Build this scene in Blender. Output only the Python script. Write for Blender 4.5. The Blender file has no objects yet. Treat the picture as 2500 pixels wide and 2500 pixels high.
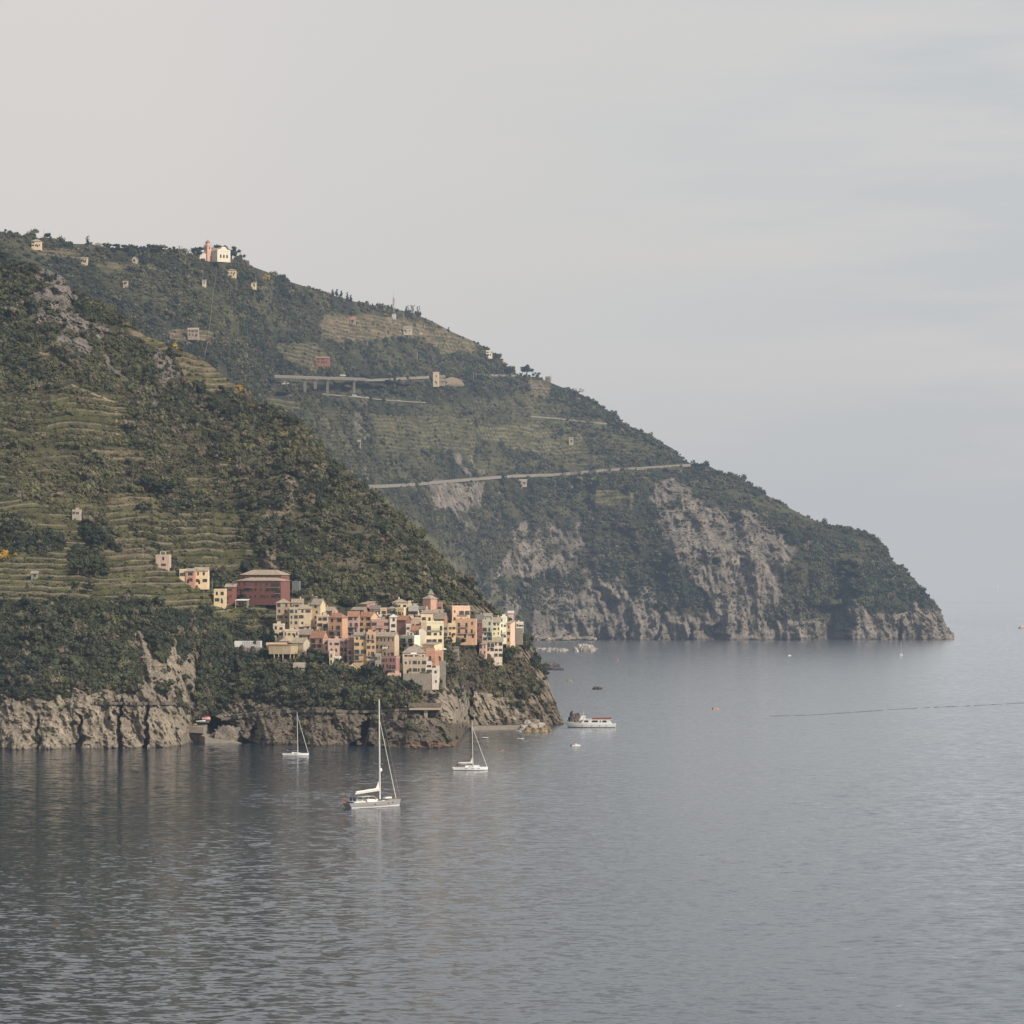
import bpy, bmesh, math, random
import numpy as np
from mathutils import Vector, Matrix

# ------------------------------------------------------------------ basics
F, VH, CH = 9000.0, 1350.0, 100.0        # survey constants: lens in photo pixels, sea-horizon row, camera height in m
sc = bpy.context.scene
COL = sc.collection
R = math.radians
rng = random.Random(7)

def P(u, v, Y):
    return Vector(((u-1250.0)/F*Y, Y, CH-(v-VH)/F*Y))
def water_Y(v):
    return CH*F/(v-VH)

def tag(o, label=None, cat=None, group=None, kind=None):
    if label: o['label'] = label
    if cat: o['category'] = cat
    if group: o['group'] = group
    if kind: o['kind'] = kind
    return o

def empty(name, loc, rz=0.0, label=None, cat=None, group=None):
    o = bpy.data.objects.new(name, None); COL.objects.link(o)
    o.location = loc; o.rotation_euler = (0, 0, rz); o.empty_display_size = 1.0
    return tag(o, label, cat, group)

def link(name, me, parent=None, loc=None, rot=None):
    o = bpy.data.objects.new(name, me); COL.objects.link(o)
    if parent is not None: o.parent = parent
    if loc is not None: o.location = loc
    if rot is not None: o.rotation_euler = rot
    return o

def kids(o):
    return list(o.children)
def copy_tree(o, parent=None, name=None):
    c = o.copy(); COL.objects.link(c)
    if parent is not None: c.parent = parent
    for ch in kids(o):
        copy_tree(ch, c)
    return c

class MB:
    """collects faces, builds ONE mesh"""
    def __init__(s): s.v = []; s.f = []; s.m = []
    def face(s, pts, m=0):
        i = len(s.v); s.v.extend([tuple(p) for p in pts]); s.f.append(tuple(range(i, i+len(pts)))); s.m.append(m)
    def box(s, x0, x1, y0, y1, z0, z1, m=0):
        i = len(s.v)
        s.v += [(x0,y0,z0),(x1,y0,z0),(x1,y1,z0),(x0,y1,z0),(x0,y0,z1),(x1,y0,z1),(x1,y1,z1),(x0,y1,z1)]
        for q in ((0,3,2,1),(4,5,6,7),(0,1,5,4),(1,2,6,5),(2,3,7,6),(3,0,4,7)):
            s.f.append(tuple(i+k for k in q)); s.m.append(m)
    def prism(s, poly, off, m=0):
        """poly: list of 3D points (planar), off: extrusion vector"""
        off = Vector(off); a = [Vector(p) for p in poly]; b = [p+off for p in a]
        n = len(a); i = len(s.v); s.v += [tuple(p) for p in a+b]
        s.f.append(tuple(i+k for k in range(n))); s.m.append(m)
        s.f.append(tuple(i+n+k for k in reversed(range(n)))); s.m.append(m)
        for k in range(n):
            k2 = (k+1) % n
            s.f.append((i+k2, i+k, i+n+k, i+n+k2)); s.m.append(m)
    def tube(s, p0, p1, r0, r1=None, n=8, m=0, caps=True):
        r1 = r0 if r1 is None else r1
        p0, p1 = Vector(p0), Vector(p1); d = (p1-p0)
        if d.length < 1e-6: return
        d.normalize(); a = d.orthogonal().normalized(); b = d.cross(a)
        i = len(s.v)
        for p, r in ((p0, r0), (p1, r1)):
            for k in range(n):
                t = 2*math.pi*k/n; s.v.append(tuple(p+a*(r*math.cos(t))+b*(r*math.sin(t))))
        for k in range(n):
            k2 = (k+1) % n
            s.f.append((i+k, i+k2, i+n+k2, i+n+k)); s.m.append(m)
        if caps:
            s.f.append(tuple(i+k for k in reversed(range(n)))); s.m.append(m)
            s.f.append(tuple(i+n+k for k in range(n))); s.m.append(m)
    def lathe(s, prof, n=14, c=(0,0), m=0):
        i = len(s.v)
        for r, z in prof:
            for k in range(n):
                t = 2*math.pi*k/n; s.v.append((c[0]+r*math.cos(t), c[1]+r*math.sin(t), z))
        for j in range(len(prof)-1):
            for k in range(n):
                k2 = (k+1) % n
                s.f.append((i+j*n+k, i+j*n+k2, i+(j+1)*n+k2, i+(j+1)*n+k)); s.m.append(m)
    def mesh(s, name, mats):
        me = bpy.data.meshes.new(name); me.from_pydata(s.v, [], s.f)
        for m in (mats if isinstance(mats, (list, tuple)) else [mats]): me.materials.append(m)
        me.polygons.foreach_set('material_index', s.m); me.update()
        bm = bmesh.new(); bm.from_mesh(me); bmesh.ops.recalc_face_normals(bm, faces=bm.faces); bm.to_mesh(me); bm.free()
        return me
    def build(s, name, mats, parent=None, loc=None, rot=None):
        return link(name, s.mesh(name, mats), parent, loc, rot)

# ------------------------------------------------------------------ numpy noise
def _h(ix, iy, iz, seed):
    n = (ix.astype(np.int64)*374761393 + iy.astype(np.int64)*668265263 + iz.astype(np.int64)*2147483647 + seed*974711) & 0xFFFFFFFF
    n = ((n ^ (n >> 13))*1274126177) & 0xFFFFFFFF
    n = ((n ^ (n >> 16))*2246822519) & 0xFFFFFFFF
    return ((n ^ (n >> 15)) & 0xFFFFFF)/float(0xFFFFFF)
def vnoise(x, y, z, seed=0):
    x0, y0, z0 = np.floor(x), np.floor(y), np.floor(z)
    fx, fy, fz = x-x0, y-y0, z-z0
    fx = fx*fx*fx*(fx*(fx*6-15)+10); fy = fy*fy*fy*(fy*(fy*6-15)+10); fz = fz*fz*fz*(fz*(fz*6-15)+10)
    r = 0
    for dx in (0, 1):
        wx = fx if dx else 1-fx
        for dy in (0, 1):
            wy = fy if dy else 1-fy
            for dz in (0, 1):
                wz = fz if dz else 1-fz
                r = r + wx*wy*wz*_h(x0+dx, y0+dy, z0+dz, seed)
    return r
def fbm(x, y, z, oct=4, seed=0, gain=0.5, lac=2.03):
    a, s, t = 1.0, 0.0, 0.0
    for o in range(oct):
        s = s + a*vnoise(x, y, z, seed+o*17); t += a
        x, y, z = x*lac+3.1, y*lac+1.7, z*lac+9.2; a *= gain
    return s/t
def ridged(x, y, z, oct=4, seed=0, gain=0.55):
    a, s, t = 1.0, 0.0, 0.0
    for o in range(oct):
        n = 1-np.abs(2*vnoise(x, y, z, seed+o*13)-1); s = s + a*n*n; t += a
        x, y, z = x*2.1+5.3, y*2.1+2.2, z*2.1+7.7; a *= gain
    return s/t
def smooth(a, b, x):
    t = np.clip((x-a)/(b-a), 0, 1); return t*t*(3-2*t)

# ------------------------------------------------------------------ materials
def node_mat(name):
    m = bpy.data.materials.new(name); m.use_nodes = True
    nt = m.node_tree; b = nt.nodes['Principled BSDF']
    return m, nt, b
_mc = {}
def paint(rgb, rough=0.8, weather=0.25, scale=0.35, spec=0.2, name=None, metal=0.0):
    """matt painted / plastered surface with blotchy weathering and rain streaks"""
    key = (tuple(round(c, 4) for c in rgb), rough, weather, scale, metal)
    if key in _mc: return _mc[key]
    m, nt, b = node_mat(name or 'plaster')
    N, L = nt.nodes, nt.links
    tc = N.new('ShaderNodeTexCoord')
    n1 = N.new('ShaderNodeTexNoise'); n1.inputs['Scale'].default_value = scale; n1.inputs['Detail'].default_value = 6; n1.inputs['Roughness'].default_value = 0.65
    L.new(tc.outputs['Object'], n1.inputs['Vector'])
    mp = N.new('ShaderNodeMapping'); mp.inputs['Scale'].default_value = (1.6, 1.6, 0.22)
    L.new(tc.outputs['Object'], mp.inputs['Vector'])
    n2 = N.new('ShaderNodeTexNoise'); n2.inputs['Scale'].default_value = scale*2.2; n2.inputs['Detail'].default_value = 4
    L.new(mp.outputs['Vector'], n2.inputs['Vector'])
    ad = N.new('ShaderNodeMath'); ad.operation = 'ADD'
    L.new(n1.outputs['Fac'], ad.inputs[0]); L.new(n2.outputs['Fac'], ad.inputs[1])
    mr = N.new('ShaderNodeMapRange'); mr.inputs['From Min'].default_value = 0.6; mr.inputs['From Max'].default_value = 1.4
    mr.inputs['To Min'].default_value = 1-weather; mr.inputs['To Max'].default_value = 1+weather*0.45
    L.new(ad.outputs[0], mr.inputs['Value'])
    mx = N.new('ShaderNodeMix'); mx.data_type = 'RGBA'; mx.blend_type = 'MULTIPLY'; mx.inputs['Factor'].default_value = 1.0
    mx.inputs['A'].default_value = (*rgb, 1)
    L.new(mr.outputs['Result'], mx.inputs['B'])
    L.new(mx.outputs['Result'], b.inputs['Base Color'])
    b.inputs['Roughness'].default_value = rough; b.inputs['Specular IOR Level'].default_value = spec; b.inputs['Metallic'].default_value = metal
    _mc[key] = m
    return m
def srgb(r, g, b):
    f = lambda c: (c/255/12.92) if c/255 <= 0.04045 else ((c/255+0.055)/1.055)**2.4
    return (f(r), f(g), f(b))

def glass_mat():
    m, nt, b = node_mat('dark_window_glass')
    N, L = nt.nodes, nt.links
    oi = N.new('ShaderNodeObjectInfo'); cr = N.new('ShaderNodeValToRGB')
    cr.color_ramp.elements[0].color = (0.008, 0.010, 0.012, 1); cr.color_ramp.elements[1].color = (0.035, 0.036, 0.038, 1)
    L.new(oi.outputs['Random'], cr.inputs['Fac']); L.new(cr.outputs['Color'], b.inputs['Base Color'])
    b.inputs['Roughness'].default_value = 0.25; b.inputs['Specular IOR Level'].default_value = 0.22
    return m
GLASS = glass_mat()
def shutter_mat(name, c0, c1):
    m, nt, b = node_mat(name)
    N, L = nt.nodes, nt.links
    oi = N.new('ShaderNodeObjectInfo'); cr = N.new('ShaderNodeValToRGB')
    cr.color_ramp.elements[0].color = (*c0, 1); cr.color_ramp.elements[1].color = (*c1, 1)
    wv = N.new('ShaderNodeTexWave'); wv.bands_direction = 'Z'; wv.inputs['Scale'].default_value = 6
    tc = N.new('ShaderNodeTexCoord'); L.new(tc.outputs['Object'], wv.inputs['Vector'])
    mx = N.new('ShaderNodeMix'); mx.data_type = 'RGBA'; mx.blend_type = 'MULTIPLY'; mx.inputs['Factor'].default_value = 0.4
    L.new(oi.outputs['Random'], cr.inputs['Fac']); L.new(cr.outputs['Color'], mx.inputs['A']); L.new(wv.outputs['Color'], mx.inputs['B'])
    L.new(mx.outputs['Result'], b.inputs['Base Color']); b.inputs['Roughness'].default_value = 0.6
    return m
SH_GREEN = shutter_mat('green_shutter', (0.012, 0.026, 0.020), (0.035, 0.055, 0.040))
SH_BROWN = shutter_mat('brown_shutter', (0.035, 0.022, 0.015), (0.09, 0.058, 0.04))
WHITE = paint((0.72, 0.71, 0.68), 0.6, 0.12, name='white_paint')
IRON = paint((0.06, 0.06, 0.06), 0.6, 0.1, name='dark_iron')
STONE = paint((0.30, 0.26, 0.21), 0.95, 0.55, 0.9, name='grey_stone')

# roof materials: rows of tiles / slates
def roof_mat(name, rgb, amt=0.35):
    m, nt, b = node_mat(name); N, L = nt.nodes, nt.links
    tc = N.new('ShaderNodeTexCoord')
    n1 = N.new('ShaderNodeTexNoise'); n1.inputs['Scale'].default_value = 0.6; n1.inputs['Detail'].default_value = 8; n1.inputs['Roughness'].default_value = 0.7
    L.new(tc.outputs['Object'], n1.inputs['Vector'])
    wv = N.new('ShaderNodeTexWave'); wv.inputs['Scale'].default_value = 1.1; wv.inputs['Distortion'].default_value = 1.5; wv.bands_direction = 'X'
    L.new(tc.outputs['Object'], wv.inputs['Vector'])
    cr = N.new('ShaderNodeValToRGB')
    cr.color_ramp.elements[0].position = 0.3; cr.color_ramp.elements[0].color = tuple(c*(1-amt) for c in rgb)+(1,)
    cr.color_ramp.elements[1].position = 0.7; cr.color_ramp.elements[1].color = tuple(min(1, c*(1+amt*0.7)) for c in rgb)+(1,)
    L.new(n1.outputs['Fac'], cr.inputs['Fac'])
    mx = N.new('ShaderNodeMix'); mx.data_type = 'RGBA'; mx.blend_type = 'MULTIPLY'; mx.inputs['Factor'].default_value = 0.22
    L.new(cr.outputs['Color'], mx.inputs['A']); L.new(wv.outputs['Color'], mx.inputs['B'])
    L.new(mx.outputs['Result'], b.inputs['Base Color']); b.inputs['Roughness'].default_value = 0.9
    bp = N.new('ShaderNodeBump'); bp.inputs['Strength'].default_value = 0.5; bp.inputs['Distance'].default_value = 0.1
    L.new(wv.outputs['Fac'], bp.inputs['Height']); L.new(bp.outputs['Normal'], b.inputs['Normal'])
    return m
RF_TERRA = roof_mat('terracotta_tiles', (0.37, 0.19, 0.115))
RF_SLATE = roof_mat('grey_slate', (0.34, 0.29, 0.23))
RF_TAN = roof_mat('tan_slate', (0.40, 0.33, 0.24))
RF_DARK = roof_mat('dark_slate', (0.20, 0.18, 0.17))
RF_WHITE = paint((0.6, 0.58, 0.54), 0.8, 0.25, name='pale_terrace_floor')
ROOFS = {'t': RF_TERRA, 's': RF_SLATE, 'n': RF_TAN, 'd': RF_DARK, 'w': RF_WHITE}
SKY_L, SKY_R, SKY_LOW, CLOUD_B = (.68,.645,.62), (.52,.553,.575), (.495,.525,.545), (.66,.63,.615)
SUN_E = 4.4
HAZE_S, HAZE_S2, HAZE_C = (2.2e-5, 2.6e-5, 3.2e-5), (2.6e-5, 3.1e-5, 3.9e-5), (.49,.515,.545)
# ------------------------------------------------------------------ terrain sheets
def inpoly(U, V, poly):
    ins = np.zeros(U.shape, bool); n = len(poly); j = n-1
    for i in range(n):
        xi, yi = poly[i]; xj, yj = poly[j]
        c = ((yi > V) != (yj > V))
        with np.errstate(divide='ignore', invalid='ignore'):
            xx = (xj-xi)*(V-yi)/((yj-yi) if yj != yi else 1e-9)+xi
        ins ^= c & (U < xx); j = i
    return ins
def blur(a, k=2):
    for _ in range(k):
        p = np.pad(a, 1, mode='edge')
        a = (p[:-2, 1:-1]+p[2:, 1:-1]+p[1:-1, :-2]+p[1:-1, 2:]+2*p[1:-1, 1:-1])/6
    return a

class Sheet:
    def __init__(s, ctrl, sky, u0, u1, du, nr, smooth_u, back):
        us = np.arange(u0, u1+0.01, du); s.us = us; nc = len(us)
        cu = np.array([c[0] for c in ctrl], float)
        K = len(ctrl[0])-1
        v = np.array([np.interp(us, cu, [c[1+k][0] for c in ctrl]) for k in range(K)])
        y = np.array([np.interp(us, cu, [c[1+k][1] for c in ctrl]) for k in range(K)])
        if sky:
            v[K-1] = np.interp(us, [p[0] for p in sky], [p[1] for p in sky])
            for k in range(K-2, -1, -1): v[k] = np.maximum(v[k], v[k+1]+0.4)
        w = int(smooth_u/du)
        if w > 1:
            ker = np.hanning(2*w+3)[1:-1]; ker /= ker.sum()
            for k in range(K):
                y[k] = np.convolve(np.pad(y[k], w, mode='edge'), ker, mode='valid')
                if k < K-1: v[k] = np.convolve(np.pad(v[k], w, mode='edge'), ker, mode='valid')
        # rows: piecewise by v share, smooth depth profile
        tk = np.linspace(0, 1, K)
        t = np.linspace(0, 1, nr)
        V = np.zeros((nr, nc)); Y = np.zeros((nr, nc))
        vm = v.mean(axis=1); frac = np.abs(np.cumsum(np.r_[0, np.diff(vm)])); frac /= frac[-1]
        tt = t
        for i in range(nc):
            V[:, i] = np.interp(tt, frac, v[:, i]); Y[:, i] = np.interp(tt, frac, y[:, i])
        for _ in range(6):      # soften the creases of the profile
            Y[1:-1] = (Y[:-2]+2*Y[1:-1]+Y[2:])/4
        s.U = np.repeat(us[None, :], nr, 0); s.V = V; s.Y0 = Y; s.back = back; s.nr, s.nc = nr, nc
    def xyz(s, Y):
        return (s.U-1250)/F*s.Y0, Y, CH-(s.V-VH)/F*s.Y0
    def Yat(s, u, v, disp=True):
        A = s.Y if disp else s.Y0
        x = np.clip((u-s.us[0])/(s.us[1]-s.us[0]), 0, s.nc-1.001); i = int(x); f = x-i
        g = lambda k: np.interp(-v, -s.V[:, k], A[:, k])
        return float(g(i)*(1-f)+g(i+1)*f)
    def at(s, u, v, out=0.0, disp=True):
        return P(u, v, s.Yat(u, v, disp)-out)
    def mask(s, poly, warp=6.0, soft=2, seed=3, fs=26.0):
        du = (fbm(s.U/fs, s.V/fs, s.U*0, 3, seed)-0.5)*2*warp*1.6; dv = (fbm(s.U/fs, s.V/fs, s.U*0+9, 3, seed+5)-0.5)*2*warp*1.6
        return blur(inpoly(s.U+du, s.V+dv, poly).astype(float), soft)
    def build(s, name, mat):
        X, Y, Z = (s.U-1250)/F*s.Y0, s.Y, CH-(s.V-VH)/F*s.Y0
        s.X, s.Z = X, Z
        rows = [np.stack([X, Y, Z], -1)]; cols = [s.col]; rk = [s.rock]
        top = rows[0][-1]
        pre = rows[0][0].copy(); pre[:, 1] += 1.0; pre[:, 2] -= 4.0
        allr = [pre[None]] + rows
        ac = [s.col[:1]] + cols; ar = [s.rock[:1]] + rk
        for dz, dy in s.back:
            p = top.copy(); p[:, 2] = np.maximum(p[:, 2]-dz, -6.0); p[:, 1] += dy; allr.append(p[None]); ac.append(s.col[-1:]); ar.append(s.rock[-1:])
        A = np.concatenate(allr, 0); C = np.concatenate(ac, 0); K = np.concatenate(ar, 0)
        nr, nc = A.shape[:2]
        me = bpy.data.meshes.new(name)
        me.vertices.add(nr*nc); me.vertices.foreach_set('co', A.reshape(-1).astype(np.float32))
        idx = np.arange(nr*nc).reshape(nr, nc)
        q = np.stack([idx[:-1, :-1], idx[:-1, 1:], idx[1:, 1:], idx[1:, :-1]], -1).reshape(-1, 4)
        me.loops.add(q.size); me.loops.foreach_set('vertex_index', q.reshape(-1).astype(np.int32))
        me.polygons.add(len(q)); me.polygons.foreach_set('loop_start', np.arange(0, q.size, 4, dtype=np.int32))
        me.polygons.foreach_set('use_smooth', np.ones(len(q), bool))
        me.update(calc_edges=True)
        at = me.color_attributes.new('col', 'FLOAT_COLOR', 'POINT')
        at.data.foreach_set('color', np.concatenate([C, np.ones((nr, nc, 1))], -1).reshape(-1).astype(np.float32))
        at = me.attributes.new('rock', 'FLOAT', 'POINT'); at.data.foreach_set('value', K.reshape(-1).astype(np.float32))
        me.materials.append(mat)
        o = link(name, me); return tag(o, kind='structure')

def terrain_mat(name, sc_=1.0):
    m, nt, b = node_mat(name); N, L = nt.nodes, nt.links
    tc = N.new('ShaderNodeTexCoord'); at = N.new('ShaderNodeAttribute'); at.attribute_name = 'col'
    rk = N.new('ShaderNodeAttribute'); rk.attribute_name = 'rock'
    def noise(scale, detail, rough=0.6, vec=None):
        n = N.new('ShaderNodeTexNoise'); n.inputs['Scale'].default_value = scale; n.inputs['Detail'].default_value = detail; n.inputs['Roughness'].default_value = rough
        L.new(vec or tc.outputs['Object'], n.inputs['Vector']); return n
    n1 = noise(0.11*sc_, 8, 0.7); n2 = noise(0.9*sc_, 5, 0.7)
    # slanted strata of the rock
    mp = N.new('ShaderNodeMapping'); mp.inputs['Rotation'].default_value = (0.2, R(38), 0.3); mp.inputs['Scale'].default_value = (0.5, 0.5, 0.06)
    L.new(tc.outputs['Object'], mp.inputs['Vector'])
    n3 = noise(0.9*sc_, 6, 0.65, mp.outputs['Vector'])
    mr1 = N.new('ShaderNodeMapRange'); mr1.inputs['From Min'].default_value = 0.3; mr1.inputs['From Max'].default_value = 0.7; mr1.inputs['To Min'].default_value = 0.68; mr1.inputs['To Max'].default_value = 1.3
    L.new(n1.outputs['Fac'], mr1.inputs['Value'])
    mr2 = N.new('ShaderNodeMapRange'); mr2.inputs['From Min'].default_value = 0.3; mr2.inputs['From Max'].default_value = 0.7; mr2.inputs['To Min'].default_value = 0.7; mr2.inputs['To Max'].default_value = 1.25
    L.new(n2.outputs['Fac'], mr2.inputs['Value'])
    mr3 = N.new('ShaderNodeMapRange'); mr3.inputs['From Min'].default_value = 0.34; mr3.inputs['From Max'].default_value = 0.6; mr3.inputs['To Min'].default_value = 0.55; mr3.inputs['To Max'].default_value = 1.15
    L.new(n3.outputs['Fac'], mr3.inputs['Value'])
    mxr = N.new('ShaderNodeMix'); L.new(rk.outputs['Fac'], mxr.inputs['Factor']); mxr.inputs['A'].default_value = 1.0; L.new(mr3.outputs['Result'], mxr.inputs['B'])
    m1 = N.new('ShaderNodeMath'); m1.operation = 'MULTIPLY'; L.new(mr1.outputs['Result'], m1.inputs[0]); L.new(mr2.outputs['Result'], m1.inputs[1])
    m2 = N.new('ShaderNodeMath'); m2.operation = 'MULTIPLY'; L.new(m1.outputs[0], m2.inputs[0]); L.new(mxr.outputs['Result'], m2.inputs[1])
    mx = N.new('ShaderNodeMix'); mx.data_type = 'RGBA'; mx.blend_type = 'MULTIPLY'; mx.inputs['Factor'].default_value = 1.0
    L.new(at.outputs['Color'], mx.inputs['A']); L.new(m2.outputs[0], mx.inputs['B'])
    L.new(mx.outputs['Result'], b.inputs['Base Color'])
    b.inputs['Roughness'].default_value = 0.95; b.inputs['Specular IOR Level'].default_value = 0.1
    ad = N.new('ShaderNodeMath'); ad.operation = 'ADD'; L.new(n3.outputs['Fac'], ad.inputs[0]); L.new(n2.outputs['Fac'], ad.inputs[1])
    bp = N.new('ShaderNodeBump'); bp.inputs['Strength'].default_value = 1.0; bp.inputs['Distance'].default_value = 1.6/sc_
    L.new(ad.outputs[0], bp.inputs['Height']); L.new(bp.outputs['Normal'], b.inputs['Normal'])
    return m

def lerp3(a, b, t):
    return a*(1-t[..., None]) + np.array(b)*t[..., None]
GROUND = np.array((0.05, 0.052, 0.032))
C_GRASS = (0.118, 0.116, 0.050); C_DRY = (0.19, 0.15, 0.09); C_WALL = (0.27, 0.225, 0.16)
C_ROCK = (0.345, 0.29, 0.22); C_HROCK = (0.255, 0.222, 0.185)

def dress(s, seed, terr, dry, rock, rockcol, veg_scale, step=3.2):
    """paint the ground of a sheet from its masks: terraces get thin stone walls and green strips"""
    X, Z = (s.U-1250)/F*s.Y0, CH-(s.V-VH)/F*s.Y0
    c = np.broadcast_to(GROUND, s.U.shape+(3,)).copy()
    big = fbm(X/60, s.Y0/60, Z/40, 4, seed+40)
    c = lerp3(c, (0.105, 0.098, 0.052), smooth(0.40, 0.62, big)*0.9)
    zz = Z + (fbm(X/25, Z*0, Z/60, 3, seed+50)-0.5)*step*1.6
    ph = zz/step - np.floor(zz/step)
    st = np.clip(terr, 0, 1)
    tone = fbm(X/14, Z/5, X*0, 3, seed+60)
    gcol = lerp3(np.broadcast_to(np.array(C_GRASS), c.shape), C_DRY, np.clip(dry*1.2*smooth(0.3, 0.6, tone)+dry*0.3, 0, 1))
    gcol = gcol*(0.72+0.55*vnoise(X/6, np.floor(zz/step)*3.7, X*0, seed+3)[..., None])
    wall = ((ph < 0.26)*1.0)*(vnoise(X/9, np.floor(zz/step)*5.1, X*0, seed+8) > 0.36)
    gcol = lerp3(gcol, C_WALL, wall*0.8)
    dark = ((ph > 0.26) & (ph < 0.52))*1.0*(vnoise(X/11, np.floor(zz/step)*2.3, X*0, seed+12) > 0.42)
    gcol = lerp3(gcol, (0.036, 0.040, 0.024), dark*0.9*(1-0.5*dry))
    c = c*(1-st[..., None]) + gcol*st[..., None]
    rc = np.array(rockcol)
    tone2 = fbm(X/9, s.Y0/9, Z/9, 3, seed+71)[..., None]
    rcol = rc*(0.7+0.6*tone2) if rc.ndim == 1 else rc*(0.7+0.6*tone2)
    c = c*(1-rock[..., None]) + rcol*rock[..., None]
    s.ph = ph; s.col = c; s.rock = rock; s.terr = st; s.dry = dry; s.row = 1-st*(1-np.where((ph > .24) & (ph < .66), 1.7, .10))
    return X, Z

# ---- 1. the far hill with its headland
SKY_BACK = [(-250,562),(0,568),(54,575),(78,579),(166,595),(224,596),(275,606),(308,604),(380,606),(435,612),(453,626),(580,634),(608,648),(652,664),(709,688),(796,716),(872,738),(944,752),(998,761),(1053,783),(1107,812),(1161,835),(1216,868),(1234,893),(1263,916),(1317,923),(1361,941),(1408,960),(1448,978),(1484,1003),(1527,1036),(1571,1055),(1607,1077),(1643,1095),(1669,1123),(1687,1131),(1723,1133),(1752,1149),(1800,1164),(1890,1220),(1959,1257),(2000,1275),(2054,1287),(2108,1296),(2140,1315),(2166,1340),(2180,1369),(2231,1412),(2271,1460),(2296,1491),(2314,1537),(2330,1559)]
CT_BACK = [(-250,(820,3350),(740,3400),(650,3460),(565,3550)),(0,(820,3350),(740,3400),(650,3460),(571,3550)),
 (300,(950,3380),(830,3450),(710,3540),(602,3640)),(530,(1020,3450),(880,3530),(750,3610),(634,3700)),
 (700,(1100,3620),(950,3750),(810,3900),(687,4050)),(960,(1290,3900),(1120,4020),(940,4190),(755,4350)),
 (1150,(1500,4130),(1300,4200),(1080,4330),(826,4560)),(1290,(1564,4225),(1350,4290),(1150,4420),(915,4700)),
 (1527,(1564,4225),(1370,4290),(1180,4400),(1031,4640)),(1690,(1564,4225),(1350,4270),(1220,4360),(1125,4560)),
 (1900,(1564,4225),(1370,4265),(1270,4330),(1214,4480)),(2108,(1564,4225),(1440,4250),(1350,4300),(1290,4400)),
 (2231,(1563,4235),(1500,4250),(1440,4280),(1404,4330)),(2300,(1562,4250),(1535,4258),(1515,4268),(1495,4290)),
 (2332,(1561,4268),(1560.6,4270),(1560.3,4272),(1560,4274))]
def to_sea(row):
    u, (v0, y0) = row[0], row[1]; z0 = CH-(v0-VH)/F*y0; yd = y0-1.75*max(0, z0)-3
    return (u, (VH+(CH+5)*F/yd, yd))+row[1:]
CT_BACK = [to_sea(r_) for r_ in CT_BACK]          # carry the hillside down behind the ridge to the sea
B = Sheet(CT_BACK, SKY_BACK, -250, 2332, 2.4, 420, 60, [(12,60),(60,200),(200,500)])
Xb, Zb = (B.U-1250)/F*B.Y0, CH-(B.V-VH)/F*B.Y0
rb = [
 B.mask([(1590,1215),(1600,1175),(1640,1160),(1680,1195),(1725,1245),(1800,1250),(1850,1250),(1895,1290),(1945,1340),(1930,1374),(1905,1417),(1912,1460),(1868,1490),(1865,1520),(2017,1518),(2075,1468),(2108,1475),(2126,1496),(2199,1500),(2235,1474),(2300,1486),(2330,1570),(1290,1580),(1300,1530),(1380,1500),(1440,1420),(1500,1415),(1580,1480),(1650,1500),(1725,1500),(1750,1460),(1690,1425),(1660,1380),(1630,1345),(1615,1290)], 9, 2),
 B.mask([(1048,1180),(1110,1170),(1180,1180),(1180,1235),(1120,1250),(1060,1245)], 8, 2),
 B.mask([(1250,1290),(1290,1270),(1320,1310),(1330,1370),(1390,1330),(1390,1400),(1330,1420),(1260,1400),(1205,1415),(1215,1370),(1250,1350)], 8, 2),
 B.mask([(1100,1110),(1150,1105),(1160,1140),(1210,1150),(1200,1160),(1110,1155)], 8, 2),
 B.mask([(860,1010),(880,1005),(900,1060),(880,1070)], 6, 2),
]
patch = fbm(Xb/16, B.Y0/16, Zb/13, 4, 11)
patch2 = fbm(Xb/45, B.Y0/45, Zb/38, 3, 14)
rockB = np.clip(rb[0]*smooth(0.16, 0.50, patch*0.6+patch2*0.4+0.03), 0, 1)
rockB = np.maximum(rockB, rb[1]*smooth(0.2, 0.42, patch)); rockB = np.maximum(rockB, rb[2]*smooth(0.24, 0.46, patch))
rockB = np.maximum(rockB, rb[3]*smooth(0.45, 0.55, patch)); rockB = np.maximum(rockB, rb[4]*0.7)
strip = smooth(1480, 1540, B.V)*(B.U > 1290); rockB = np.maximum(rockB, strip*smooth(0.3, 0.5, patch))
spk = B.mask([(1180,1180),(1290,1250),(1420,1270),(1450,1420),(1560,1400),(1640,1480),(1640,1560),(1250,1560),(1120,1380),(1060,1260)], 20, 4); rockB = np.maximum(rockB, 0.85*spk*smooth(0.48, 0.62, patch2*0.5+patch*0.5))
rockB = np.maximum(rockB, smooth(1546, 1553, B.V)*(B.U > 1285))
def Zp(z, dx, dy, pts, k=2.76): return [(dx+x/k, dy+y/k) for x, y in pts]
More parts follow.
